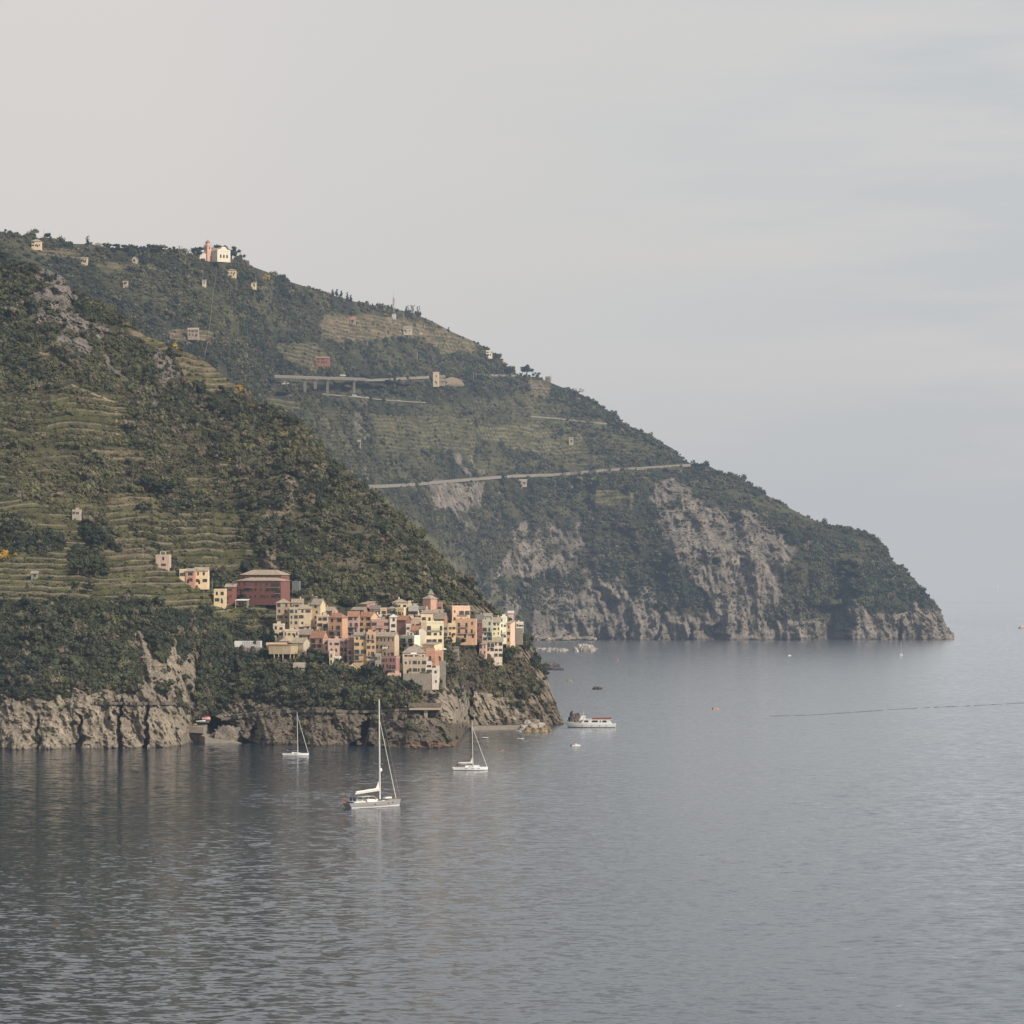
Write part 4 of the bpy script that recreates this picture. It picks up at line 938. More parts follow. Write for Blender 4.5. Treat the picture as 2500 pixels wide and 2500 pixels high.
H('tall white house with blind rounded gable front',1022.6,1040,1538,1574,srgb(220,212,198),'gy','w',1532.5,blind='all',out=1,chim=0)
H('pink tower house with tan hip roof at the top of the village',1032,1051.5,1462,1492,srgb(202,140,118),'hip','n',1455,u2=1067,phi=R(36),cols=1,rows=2,blind='all',chim=0)
H('brick red house with flat terrace beside the pink tower house',1054.5,1079,1473,1493,BRED,'flat','w',cols=2,rows=1,sh='g')
H('cream house under a long tan lean-to roof below the brick red house',1056,1079,1496,1510,srgb(222,192,142),'shed','n',1489,cols=1,rows=1,blind='all')
H('cream house with grey hipped roof left of the brown-coral house',1027.6,1056.4,1497,1522,srgb(226,200,154),'hip','s',1488,cols=2,rows=1,sh='b',wsz=(1.3,1.7),chim=1)
H('small whitish house with slate roof above the green-draped balcony',1021,1041,1486.5,1500,srgb(212,206,192),'gx','d',1482,cols=2,rows=1,out=-2,chim=0)
H('brown-coral house with grey slate roof and cream right gable',1056.8,1085,1509,1526,srgb(184,112,86),'gx','s',1499,u2=1092,cols=3,rows=1,sh='g',chim=1)
H('big pale yellow house with loggia balcony on its top floor',1041.5,1082.4,1521,1574,PALEY,'flat','w',cols=3,rows=3,sh='b',balc=((2,.03,.97),),closed=.15)
H('tan wing on the left of the big pale yellow house',1027.6,1041.2,1521,1545,srgb(206,182,136),'flat','w',blind='all',out=-1)
H('narrow ochre house squeezed right of the big pale yellow house',1083,1093,1527,1557,srgb(186,152,108),'flat','w',cols=1,rows=2,sh='g')
H('low yellow house with white railed roof terrace',1093.4,1112.2,1526,1556,srgb(222,190,112),'flat','w',cols=2,rows=2,sh='g')
H('tall peach house with a planted pergola on its roof',1104,1147.6,1483,1520,PEACH,'flat','w',u2=1090,left=True,phi=R(22),cols=3,rows=2,sh='g',cols_r=1,balc=((1,.3,.85),))
H('bright orange house with long green shutters beside the red sliver house',1112.6,1161.6,1515,1562,srgb(222,156,98),'flat','w',cols=3,rows=3,sh='g',closed=.8,balc=((2,.15,.62),(1,.7,1.0),(1,.15,.62)))
H('narrow crimson house with white framed windows',1162,1177,1519,1562,srgb(156,66,66),'flat','w',cols=2,rows=3,sh='g',closed=0)
H('mint green house with curved balconies and pale upper storey',1177.6,1201.6,1517,1567,MINT,'flat','w',cols=2,rows=4,sh='g',balc=((2,.03,.97),(1,.55,1.0)))
H('pale mint upper house with wide flat eaves',1180,1200,1504,1518,srgb(190,208,186),'gx','n',1499,cols=2,rows=1,sh='g',out=-3,chim=0)
H('grey slate roofed house tucked behind the crimson sliver house',1162,1180,1513,1524,srgb(180,164,148),'gx','d',1503,blind='all',out=-6,chim=1)
H('cream house with tan roof between the mint and the white house',1202,1221,1519,1564,srgb(232,216,172),'gx','n',1510,cols=2,rows=4,sh='b')
H('slim white house with flat roof near the right end of the village',1221.4,1235.8,1509,1560,srgb(232,226,212),'flat','w',cols=2,rows=4,sh='g',closed=.5,balc=((1,.05,.95),))
H('peach house at the right end of the upper row',1236,1246,1522,1571,srgb(226,178,146),'shed','n',1516,cols=1,rows=3,sh='b',u2=1249,D=7)
H('white and blush house with tan roof standing alone below the right end',1187,1226,1567,1607,srgb(226,208,194),'gx','n',1559,cols=4,rows=3,sh='g',closed=.2,balc=((2,.02,.45),),out=-2,extra=7)
H('pink gabled wing on the left of the white and blush house',1170.6,1186.6,1573,1601,srgb(220,160,148),'shed','n',1567,cols=2,rows=2,sh='b',out=1,chim=0)
H('small white cabin on a stone wall at the far right of the village',1260,1278,1522,1533,srgb(220,214,204),'flat','w',cols=3,rows=1,closed=0,name='hut',D=5,out=2,S=C)
H('ruined pinkish hut on the bank above the white slim house',1241,1253,1497,1508,srgb(214,180,160),'shed','w',cols=1,rows=1,name='hut',blind=True,D=4,chim=0,S=G)
# white modern house and the lower right cluster
H('white modern house with two railed decks in the lower middle',977,1012,1555,1584,srgb(228,222,210),'flat','w',u2=1026,phi=R(40),cols=2,rows=2,sh='g',closed=0,wsz=(1.5,2.0),balc=((1,.0,1.0),))
H('blush house under a broad grey roof with a glazed dormer',983,1039,1594,1612,srgb(214,184,170),'hip','s',1582,cols=4,rows=1,sh='g',out=2,chim=0)
H('glazed dormer with white gable on the broad grey roof',1002,1026,1581,1592,srgb(220,196,184),'gy','s',1573.5,cols=2,rows=1,closed=0,wsz=(1.6,1.4),out=3,chim=0,name='dormer')
H('yellow barn-like house with curved roof line right of the dormer',1031,1060,1574,1592,srgb(228,200,140),'shed','n',1569,u2=1078,phi=R(35),blind='all',out=1,chim=0)
H('coral house with one balcony below the yellow barn-like house',1040,1062,1588,1612,srgb(204,122,92),'flat','w',cols=1,rows=1,sh='g',balc=((0,.45,.95),),out=4)
H('orange house with flat terrace and umbrella at the edge of the rock',1062.4,1080.6,1593,1614,srgb(218,140,98),'flat','w',cols=1,rows=1,sh='g',out=4,wsz=(1.2,1.6))
H('wide beige-grey house with flat roof above the stone retaining wall',984,1040.4,1609,1645,srgb(188,172,144),'flat','w',cols=5,rows=2,sh='g',out=6)
H('narrow whitewashed house right of the wide beige-grey house',1041,1054,1620,1646,srgb(208,206,206),'flat','w',cols=1,rows=2,sh='g',out=7,closed=0)
H('tall blank white house tower on the lower right rock edge',1054.4,1071,1636,1670,srgb(206,202,200),'flat','w',cols=1,rows=3,sh='g',out=8,closed=.9,skip=((1,0),))

# church spire
sp = empty('bell_tower', P(1052.5, 1475, C.Yat(1052, 1470, False)+14), 0, 'grey pointed stone spire of the bell tower behind the village', 'tower')
b = MB(); b.box(-1.6, 1.6, -1.6, 1.6, -6, 5.6); b.build('shaft', STONE, sp)
b = MB(); a_ = [(-1.9,-1.9,5.603),(1.9,-1.9,5.603),(1.9,1.9,5.603),(-1.9,1.9,5.603)]
for k in range(4): b.face([a_[k], a_[(k+1) % 4], (0, 0, 8.7)])
b.face(a_); b.build('spire', STONE, sp)

# columned terrace building
Yt = C.Yat(690, 1616, False)-4; s_ = F/Yt
t = empty('terrace_hall', P(690, 1617, Yt), 0, 'tan hall with bowed front standing on slim columns over the scrub', 'building')
px = lambda u, v: ((u-690)/s_, (1617-v)/s_)
b = MB(); (xa, z0), (xb, z1), (xc, _), (xd, _) = px(655.7, 1597), px(690, 1576), px(709, 1576), px(726, 1576)
plan = [(xa, 1.5), (xb, 0), (xc, -0.5), (xd, 3.0), (xd-1, 11), (xa, 11)]
b.prism([(x, y, z0) for x, y in plan], (0, 0, z1-z0)); b.build('wall', paint(srgb(180,164,134), .85, .3, name='tan_plaster'), t)
b = MB(); b.prism([((x-1)*1.03+1, y*1.03-.25, z1+.003) for x, y in plan], (0, 0, .5)); b.build('cornice', paint(srgb(150,126,104), .85, .3, name='cornice'), t)
for uu, yy in ((669,1.2),(680,.7),(690.5,.3),(708.5,0),(717,1.6),(725,3.3)):
    b = MB(); b.tube((px(uu,1617)[0], yy, -2), (px(uu,1617)[0], yy, z0), .32, .28, 8); b.build('column', paint(srgb(190,172,140), .8, .2, name='pale_column'), t)
b = MB(); x0, zz0 = px(648, 1576); x1, _ = px(695, 1576); b.box(x0, x1, 11.2, 15, zz0-4, zz0-.02); b.box(x0-.4, x1+.4, 10.9, 15.4, zz0, zz0+1.3); b.build('roof_terrace', paint(srgb(214,186,160), .8, .2, name='pale_terrace'), t)
# burial wall with niches
Yt = C.Yat(600, 1582, False)-2; s_ = F/Yt
t = empty('cemetery_wall', P(605, 1580, Yt), R(-4), 'long white cemetery wall of square niches above a stone terrace', 'wall')
w_, h_ = 66/s_, 15/s_
b = MB(); b.box(-w_/2, w_/2, 0, 3, 0, h_); b.build('wall', WHITE, t)
b = MB()
for i in range(11):
    for j in range(3): b.box(-w_*.18+i*w_*.062-.33, -w_*.18+i*w_*.062+.33, -.04, .05, .3+j*1.05, 1.0+j*1.05)
b.build('niche_fronts', paint((.30,.28,.27), .7, .2, name='grey_marble'), t)
b = MB(); b.box(-w_/2-1.5, w_/2+.5, -.6, 3.6, -5, -.01); b.build('terrace_base', STONE, t)

# retaining walls of rough stone under the lower houses
for lab, u0, u1, vt_, vb_, o_ in (('rough stone retaining wall under the wide beige-grey house',984,1053,1645,1672,9),('tall stone retaining wall right of the white house tower',1071.5,1088,1614,1672,5),('stone retaining wall below the white cabin at the far right',1259,1277,1533.5,1562,1),('low stone wall below the dark shelter roof',1087,1121,1584,1600,2)):
    Yw_ = C.Yat((u0+u1)/2, min(vb_, 1668), False)-o_; s_ = F/Yw_
    b = MB(); b.box(-(u1-u0)/2/s_, (u1-u0)/2/s_, 0, 5, -3, (vb_-vt_)/s_)
    o = b.build('retaining_wall', STONE, None, P((u0+u1)/2, vb_, Yw_)); tag(o, lab, 'wall', 'stone retaining walls')
# shelter roof
Yw_ = C.Yat(1104, 1590, False)-2; s_ = F/Yw_
t = empty('shelter', P(1104, 1584, Yw_), 0, 'dark flat shelter roof right of the yellow barn-like house', 'shelter')
b = MB(); b.box(-16.5/s_, 16.5/s_, -1.5, 5, 5.5/s_*.35, 5.5/s_); b.build('roof', RF_DARK, t)
for x in (-15, 0, 15):
    b = MB(); b.tube((x/s_, -1, -1), (x/s_, -1, 5.5/s_*.35), .12); b.build('post', IRON, t)
# white carport canopy under the red palazzo
Yw_ = C.Yat(590, 1478, False)-3; s_ = F/Yw_
t = empty('carport', P(591, 1476, Yw_), 0, 'white flat canopy on posts below the red palazzo', 'canopy')
b = MB(); b.prism([(-17/s_, -2.5, 10/s_), (15/s_, -2.5, 10/s_), (18/s_, 2.5, 12.5/s_), (-11/s_, 2.5, 12.5/s_)], (0, 0, .2)); b.build('roof', WHITE, t)
for x, y in ((-15,-2),(13,-2),(-10,2),(15,2)):
    b = MB(); b.tube((x/s_, y, -2), (x/s_, y, 10/s_), .1); b.build('post', WHITE, t)
# greenhouse right of the palazzo
Yw_ = C.Yat(722, 1446, False)-1; s_ = F/Yw_
t = empty('greenhouse', P(722, 1440, Yw_), R(-12), 'small glazed greenhouse at the right end of the red palazzo', 'greenhouse')
b = MB(); b.box(-9/s_, 9/s_, 0, 3, -2, 20/s_); b.build('glazing', paint(srgb(112,122,118), .4, .2, name='dull_glass', spec=.3), t)
b = MB()
for k in range(5): x = (-9+18*k/4)/s_; b.box(x-.06, x+.06, -.05, .0, -2, 20/s_)
b.box(-9.5/s_, 9.5/s_, -.2, 3.2, 20/s_+.003, 20/s_+.15); b.build('frame', FRAME, t)
# open frame on the pink hut
Yw_ = C.Yat(396, 1386, False); s_ = F/Yw_
b = MB()
for x in (-5, 7):
    for y in (1, 3): b.tube((x/s_, y, 0), (x/s_, y, 10/s_), .1, n=6)
b.box(-6/s_, 8/s_, .8, 3.2, 10/s_, 10/s_+.15)
tag(b.build('pergola_frame', WHITE, None, P(396, 1357.6, Yw_)), 'white open frame standing on the flat roof of the pink slope hut', 'pergola')
# parasol
Yw_ = C.Yat(1080, 1614, False)-5; s_ = F/Yw_
t = empty('parasol', P(1084.5, 1592, Yw_), 0, 'pale parasol open on the terrace of the orange edge house', 'parasol')
b = MB(); b.tube((0,0,-2), (0,0,2.0), .05); b.build('pole', IRON, t)
b = MB(); b.lathe([(0.02, 2.15), (.9, 1.85), (1.6, 1.45), (1.55, 1.4), (.85, 1.78)], 8); b.build('canopy', WHITE, t)
# awning
Yw_ = C.Yat(1010, 1612, False)-4; s_ = F/Yw_
b = MB(); b.prism([(-1.5,0,1.2),(1.5,0,1.2),(1.7,-1.6,.6),(-1.7,-1.6,.6)], (0,0,.06)); b.tube((-1.6,-1.5,-1.6),(-1.6,-1.5,.6),.04); b.tube((1.6,-1.5,-1.6),(1.6,-1.5,.6),.04)
tag(b.build('awning', WHITE, None, P(1010, 1599, Yw_-1.2)), 'white sun awning on the terrace of the blush house', 'awning')
# laundry
for lab, u0, u1, v0, v1, vbase, n in (('white sheets drying on a line below the rose house',815,834,1601,1612,1618,3),('white laundry hanging under the loggia of the orange-yellow house',899,914,1608,1616,1629,4),('white laundry hanging on the beige house front',934,948,1579,1586,1606,4)):
    Yw_ = C.Yat((u0+u1)/2, vbase, False)-(1.2 if vbase < 1620 else 1.0)-(4 if vbase == 1618 else 0); s_ = F/Yw_; w_ = (u1-u0)/s_; h_ = (v1-v0)/s_
    t = empty('laundry', P((u0+u1)/2, v1, Yw_), 0, lab, 'laundry', 'washing hung out on the village fronts')
    b = MB(); b.tube((-w_/2-.3, 0, h_), (w_/2+.3, 0, h_), .03, n=5); b.build('line', IRON, t)
    for k in range(n):
        x0 = -w_/2+w_*k/n; hh = h_*rng.uniform(.55, 1); b = MB()
        for q in range(4):
            xa, xb = x0+w_/n*.9*q/4, x0+w_/n*.9*(q+1)/4
            b.face([(xa, .08*(q % 2), h_-.04), (xb, .08*((q+1) % 2), h_-.04), (xb, .14*((q+1) % 2), h_-hh), (xa, .14*(q % 2), h_-hh)])
        b.build('cloth', WHITE, t)
# roof pergola with plants on the tall peach house
Yp = C.Yat(1126, 1520, False); s_ = F/Yp
t = empty('roof_pergola', P(1124, 1482.2, Yp+1.5), 0, 'planted pergola on the flat roof of the tall peach house', 'pergola')
for x in (-19, -7, 6, 19):
    for y in (.6, 4):
        b = MB(); b.tube((x/s_, y, 0), (x/s_, y, 9.5/s_), .07); b.build('post', FRAME, t)
b = MB()
for y in (.6, 1.7, 2.8, 4): b.box(-21/s_, 21/s_, y-.05, y+.05, 9.5/s_+.002, 9.5/s_+.12)
b.build('slats', FRAME, t)
pm_ = foliage_mesh('creeper', LEAVES['olive'], 777, [(rng.uniform(-19, 19)/s_, rng.uniform(.3, 3.5), rng.uniform(.1, 8.5)/s_, rng.uniform(.4, .7)) for _ in range(26)], 420, .16)
link('creeper', pm_, t)
# ------------------------------------------------------------------ merge rooms that belong to one house
def lm(o): return Matrix.LocRotScale(o.location, o.rotation_euler, o.scale)
def absorb(a_key, b_key):
    a = next(o for o in sc.objects if o.get('label', '').startswith(a_key)); b = next(o for o in sc.objects if o.get('label', '').startswith(b_key))
    M = lm(a).inverted() @ lm(b)
    for ch in kids(b):
        L_ = M @ lm(ch); ch.parent = a; ch.location, q, ch.scale = L_.decompose(); ch.rotation_euler = q.to_euler()
    bpy.data.objects.remove(b)
absorb('big dark red palazzo', 'upper storey of the red palazzo')
absorb('blush house under a broad grey roof', 'glazed dormer')
absorb('pink house with skylit', 'white sloping attic')
absorb('big beige house', 'bright yellow attic')

# ------------------------------------------------------------------ buildings scattered on the hills
HG = 'lone houses on the far hillside'
def hh(label, u0, u1, ve, vb, col, roof='gx', rm='n', S=None, **k):
    k.setdefault('cols', 2); k.setdefault('D', 6.5); k['out'] = min(1.0, k.get('out', 1.0)); col = tuple(q*.86 for q in col); k.setdefault('group', HG); k.setdefault('extra', 3)
    k.setdefault('chim', 0)
    return H(label, u0, u1, ve, vb, col, roof, rm, S=S or B, **k)
hh('yellow three storey farmhouse near the left end of the skyline',76.8,99.6,589,603,srgb(224,206,150),'hip','n',vt=585,cols=3,rows=2,out=3)
hh('white corner of a house cut by the left photo edge',-4,5,618,633,srgb(222,206,192),'gx','t',cols=1,rows=2,out=3)
hh('small peach hut on the upper left terraces',197,213,630,641,srgb(216,184,140),'shed','n',cols=2,rows=1,vt=627,out=3)
hh('pale stone hut with arched gable below the skyline woods',322,335,632,640,srgb(196,180,156),'gy','s',vt=626,cols=1,rows=1,out=3)
hh('low cream house on the skyline between two trees',232,246,595,604,srgb(222,206,160),'hip','n',vt=592,cols=2,rows=1,out=-4)
hh('tan hut half sunk in scrub below the stone gable hut',300,311,688,696,srgb(190,172,140),'shed','n',cols=1,rows=1,out=3)
hh('yellow house with flat roof just below the hilltop church',556,575,659.5,672,srgb(226,202,136),'hip','n',vt=657,cols=3,rows=1,out=3)
hh('small pinkish white hut on the wooded slope below the church',493.5,502.5,685,695,srgb(212,190,176),'shed','n',cols=1,rows=1,out=3)
hh('small cream hut on a grassy ledge right of the church slope',613,624.5,690.5,700,srgb(228,214,170),'shed','n',vt=688,cols=1,rows=1,out=3)
hh('grey stone farmhouse among terraces in the saddle',458,484,804.5,822,srgb(166,150,128),'gx','n',vt=801,cols=3,rows=2,out=4)
hh('tiny dark red hut at the right edge of the church hill',600,607.5,638,649,srgb(150,60,60),'flat','w',blind=True,out=1)
hh('hut with bright terracotta roof on the terraces',854,868,780,788,srgb(170,150,130),'gx','t',vt=775.5,cols=1,rows=1,out=3)
hh('grey-white house in the brown terraces under the mast',985,1005,800,812,srgb(196,186,172),'gx','s',vt=797,cols=2,rows=1,out=3)
hh('white villa near the skyline at the right end of the terraces',1173,1202,857,870,srgb(232,226,216),'flat','w',cols=4,rows=2,out=5,wsz=(1.4,1.8))
hh('red house with white windows above the road viaduct',770.5,804,874,888,srgb(176,92,82),'gx','t',vt=871.5,cols=3,rows=2,out=4,closed=0)
hh('cream house with flat roof by the bare earth bank',1057,1071,910,938,srgb(214,194,152),'flat','w',cols=1,rows=2,out=6)
hh('grey workshop joined to the right of the cream roadside house',1071.4,1087,918,936,srgb(158,150,138),'flat','w',cols=3,rows=2,out=6)
hh('brown stone hut under terrace walls near the skyline road end',1287,1311,943,955,srgb(170,140,118),'shed','d',vt=939.5,cols=2,rows=1,out=3)
hh('small pale roofed hut just below the lower coast road',1265,1286,1176,1183,srgb(190,178,164),'gx','s',vt=1171,cols=2,rows=1,out=6)
hh('little hut standing in the brown vineyard patch',1389,1400,1070,1081,srgb(180,166,142),'shed','n',cols=1,rows=1,out=3)
hh('white ruin on the grassy spur between the hills',872,880,1076,1090,srgb(176,166,150),'flat','w',cols=1,rows=1,out=4,D=5)
hh('low stone store on the skyline right of the umbrella pine',1331,1344,921,927,srgb(130,128,120),'flat','w',blind=True,out=-3)

# church on the hill top
Yc = B.Yat(530, 634)-22; s_ = F/Yc
ch = empty('church', P(546, 630, Yc), R(42), 'white hilltop church with curved gable front and pink bell tower', 'church')
CW = paint(srgb(216,206,186), .8, .15, name='church_plaster'); CS = paint(srgb(206,192,180), .8, .2, name='church_side'); TP = paint(srgb(204,164,144), .85, .3, name='pink_stone')
# local frame: front (gable) faces the viewer's right, nave runs to the back left
W_, D_, hE, hR = 15.5, 19.0, 7.2, 10.4
b = MB(); b.box(-W_/2, W_/2, .3, D_, -4, hE); b.prism([(-W_/2, .3, hE), (W_/2, .3, hE), (0, .3, hR)], (0, D_-.3, 0)); b.build('nave', CS, ch)
b = MB(); b.box(-W_/2-.5, W_/2+.5, -.4, .297, -4, hE+.2)
prof = [(-W_/2-.5, hE+.203), (W_/2+.5, hE+.203), (W_/2+.5, hE+.9), (3.9, hE+1.7), (3.2, hE+3.0), (1.8, hE+3.9), (0, hE+4.3), (-1.8, hE+3.9), (-3.2, hE+3.0), (-3.9, hE+1.7), (-W_/2-.5, hE+.9)]
b.prism([(x, -.4, z) for x, z in prof], (0, .697, 0)); b.build('facade', CW, ch)
b = MB(); b.box(-W_/2-.6, W_/2+.6, -.55, -.403, hE-.3, hE+.1); b.build('cornice', CW, ch)
ad = MB(); add_roof(ch, 'gx', 1, 1, 0, .3, RF_TAN, MB()) if False else None
rf = MB()
for sx in (-1, 1): rf.prism([(sx*(W_/2+.5), .35, hE-.1), (sx*(W_/2+.5), D_+.5, hE-.1), (sx*.003, D_+.5, hR+.25), (sx*.003, .35, hR+.25)], (0, 0, .2))
rf.build('roof', RF_TAN, ch)
for x in (-3.9, 0, 3.9):
    b = MB(); pts = [(-.95, 0), (.95, 0), (.95, 2.6)]+[(.95*math.cos(a), 2.6+.95*math.sin(a)) for a in (R(30), R(60), R(90), R(120), R(150))]+[(-.95, 2.6)]
    b.prism([(x+p, -.46, z) for p, z in pts], (0, .05, 0)); b.build('arch', GLASS, ch)
for y in (4.5, 9, 13.5):
    window(ch, (-W_/2, y, 4.6), -math.pi/2, .9, 1.2, 'plain')
b = MB(); b.box(-W_/2-14, -W_/2-.003, 11, 19, -4, 4.6); b.prism([(-W_/2-14.4, 10.6, 4.603), (-W_/2-14.4, 19.4, 4.603), (-W_/2-14.4, 15, 6.2)], (14.39, 0, 0)); b.build('side_wing', CS, ch)
tw = MB(); tx, ty = -W_/2-3.0, 12.0
tw.box(tx-2.6, tx+2.6, ty-2.6, ty+2.6, -4, 14.6); tw.box(tx-2.95, tx+2.95, ty-2.95, ty+2.95, 14.603, 15.1); tw.lathe([(2.35, 15.103), (2.35, 18.0)], 12, (tx, ty))
to = tw.build('bell_tower', TP, ch); to.scale = (1, 1, .84)
b = MB(); b.lathe([(2.6, 18.0), (2.6, 18.3), (2.3, 19.4), (1.6, 20.5), (.7, 21.2), (.08, 21.6), (.05, 22.8)], 14, (tx, ty)); b.build('dome', roof_mat('pink_dome', (.36, .22, .16)), to)
for dx, dy, r_ in ((0, -2.63, 0), (-2.63, 0, 1)):
    b = MB(); b.box(-.6, .6, -.04, .04, 0, 2.4); b.build('belfry_opening', GLASS, to, (tx+dx, ty+dy, 10.6), (0, 0, R(90*r_)))
for dx in (-2.5, 2.5):
    for dy in (-2.5, 2.5):
        b = MB(); b.tube((tx+dx, ty+dy, 15.103), (tx+dx, ty+dy, 17.2), .32, .12, 6); b.build('pinnacle', TP, to)

# ------------------------------------------------------------------ roads, viaduct, paths
ASPH = paint((.13, .126, .118), .9, .25, .2, name='road_surface'); KERB = paint((.25, .225, .19), .9, .35, .4, name='road_wall')
ROADS = []
def ribbon(name, S, pts, width, wall, n=60, lift=.5, mats=None, out=None, rail=False):
    us = np.linspace(pts[0][0], pts[-1][0], n); vs = np.interp(us, [p[0] for p in pts], [p[1] for p in pts])
    ys = np.array([S.Yat(u, v) for u, v in zip(us, vs)]); k = max(3, n//12); ker = np.ones(2*k+1)/(2*k+1)
    ysm = np.convolve(np.pad(ys, k, mode='edge'), ker, mode='valid'); ys = np.minimum(ys, ysm+2)-width*.5-2.5 if out is None else ysm-out
    b = MB(); c = [P(u, v, y) for u, v, y in zip(us, vs, ys)]
    for i in range(n-1):
        a, d = c[i], c[i+1]; o = Vector((0, width, 0))
        b.face([a, d, d+o, a+o], 0); b.face([a-Vector((0,0,wall)), d-Vector((0,0,wall)), d+Vector((0,0,.5)), a+Vector((0,0,.5))], 1)
        b.face([a+Vector((0,0,.5)), d+Vector((0,0,.5)), d+Vector((0,.3,.5)), a+Vector((0,.3,.5))], 1); b.face([a+Vector((0,.3,.5)), d+Vector((0,.3,.5)), d+Vector((0,.3,.003)), a+Vector((0,.3,.003))], 1)
    o = b.build(name, mats or [ASPH, KERB]); return tag(o, kind='structure'), c
ribbon('road', B, [(893,1186),(1000,1181),(1100,1172),(1250,1160),(1350,1157),(1480,1146),(1600,1139),(1686,1133)], 7, 3.0, 90)
ribbon('road', B, [(1296,1016),(1360,1021),(1420,1028),(1482,1034)], 5, 1.4, 30)
ribbon('road', B, [(891,926),(940,925),(985,922),(1048,919)], 8, 2.4, 30)
ribbon('road', B, [(780,961),(860,968),(960,978),(1040,983)], 5, .7, 40)
ribbon('road', B, [(1160,914),(1215,915),(1262,916)], 6, 2, 20)
# viaduct
Yv0, Yv1 = B.Yat(675, 920), B.Yat(890, 927)
sh_ = min(B.Yat(670+220*k/30, 916+8*k/30+q)-(Yv0+(Yv1-Yv0)*k/30) for k in range(31) for q in (0, 5, 9)); Yv0 += sh_-8; Yv1 += sh_-8
t = empty('viaduct', P(780, 930, (Yv0+Yv1)/2), 0, 'grey concrete road viaduct on tall piers across the far hillside', 'bridge')
CONC = paint(srgb(122,116,108), .9, .3, .3, name='concrete'); o_ = t.location
pa, pb_ = P(670, 918, Yv0)-o_, P(893, 925, Yv1)-o_
b = MB(); d = (pb_-pa)
b.prism([pa, pb_, pb_+Vector((0, 9, 0)), pa+Vector((0, 9, 0))], (0, 0, -2.0)); b.build('deck', CONC, t)
b = MB(); b.prism([pa+Vector((0,-.4,.003)), pb_+Vector((0,-.4,.003)), pb_+Vector((0,-.1,.003)), pa+Vector((0,-.1,.003))], (0,0,1.0)); b.build('parapet', KERB, t)
for f_, vb_ in ((.31, 943), (.42, 936), (.555, 962), (.86, 945)):
    p = pa.lerp(pb_, f_); b = MB(); z1 = -((vb_-921)/F*Yv0)
    b.box(p.x-1.3, p.x+1.3, p.y+2, p.y+6.5, p.z+z1-6, p.z-2.003); b.box(p.x-3, p.x+3, p.y+1.2, p.y+7.5, p.z-3.0, p.z-2.006); b.build('pier', CONC, t)
# bare earth bank and rubble terrace next to the roadside house
EARTH = paint((.24,.185,.125), .95, .6, .35, name='bare_earth')
def mound(name, S, poly, out, mat, seed, label=None):
    """a bulging bank of bare ground lying on the slope"""
    us = [p[0] for p in poly]; vs = [p[1] for p in poly]; b = MB(); n = 14; cu, cv = sum(us)/len(us), sum(vs)/len(vs)
    rings = []
    for k in range(4):
        f_ = k/3; ring = []
        for i in range(len(poly)*4):
            a = poly[(i//4) % len(poly)]; c = poly[(i//4+1) % len(poly)]; t_ = (i % 4)/4
            u, v = a[0]*(1-t_)+c[0]*t_, a[1]*(1-t_)+c[1]*t_
            w = .12*(vnoise(np.array([u*.3]), np.array([v*.3]), np.array([0.0]), seed)[0]-.5)
            u, v = cu+(u-cu)*(1+w)*(1-f_), cv+(v-cv)*(1+w)*(1-f_)
            ring.append(P(u, v, S.Yat(u, v, False)+1-out*math.sin(f_*math.pi/2)))
        rings.append(ring)
    m = len(rings[0])
    for k in range(3):
        for i in range(m):
            b.face([rings[k][i], rings[k][(i+1) % m], rings[k+1][(i+1) % m], rings[k+1][i]])
    return tag(b.build(name, mat), kind='structure')
mound('earth_bank', B, [(1088,924),(1105,920),(1130,928),(1138,942),(1110,945),(1088,940)], 11, EARTH, 3)
mound('earth_bank', B, [(700,942),(735,944),(735,955),(712,953)], 16, EARTH, 5)
# coast footpath with railing
PATH = paint((.15, .13, .105), .95, .3, .5, name='footpath')
_, pc_ = ribbon('path', C, [(540,1755),(600,1748),(680,1739),(720,1735),(800,1735),(880,1737),(960,1733),(1000,1732)], 2.2, .9, 90, mats=[PATH, PATH])
t = empty('railing', pc_[0], 0, 'pale metal railing along the footpath above the water', 'railing')
b = MB()
for i in range(0, 34):
    a, d = pc_[i]-pc_[0], pc_[i+1]-pc_[0]; b.tube(a+Vector((0,.5,1.45)), d+Vector((0,.5,1.45)), .045, n=5); b.tube(a+Vector((0,.5,1.0)), d+Vector((0,.5,1.0)), .03, n=5)
b.build('rail', FRAME, t)
for i in range(0, 35, 2):
    b = MB(); a = pc_[i]-pc_[0]; b.tube(a+Vector((0,.5,.3)), a+Vector((0,.5,1.5)), .05, n=5); b.build('post', FRAME, t)
ribbon('path', C, [(225,1716),(350,1717),(475,1717)], 2.0, .8, 60, mats=[PATH, PATH])
# viewing platform on its pier
Yp = C.Yat(1040, 1745)-5; s_ = F/Yp
t = empty('viewing_platform', P(1035, 1730, Yp), R(4), 'concrete viewing platform with railing on a stone pier by the cliff', 'platform')
b = MB(); b.box(-36/s_, 44/s_, 0, 9, -.7, 0); b.build('deck', paint(srgb(176,158,132), .9, .3, name='platform_deck'), t)
b = MB(); b.prism([(0,1.5,-.703),(2.2,1.5,-.703),(1.6,1.5,-11),(.4,1.5,-11)], (0,3,0)); b.build('pier', STONE, t)
b = MB(); b.box(-36/s_, 44/s_, .05, .12, 1.0, 1.1)
for k in range(22): x = (-36+80*k/21)/s_; b.box(x-.03, x+.03, .06, .11, .003, 1.0)
b.build('railing', IRON, t)
b = MB(); b.box(-36/s_, 44/s_, 9.003, 10.5, -.7, 12/s_); b.build('back_wall', paint((.17,.14,.11), .95, .5, .7, name='dark_rubble'), t)

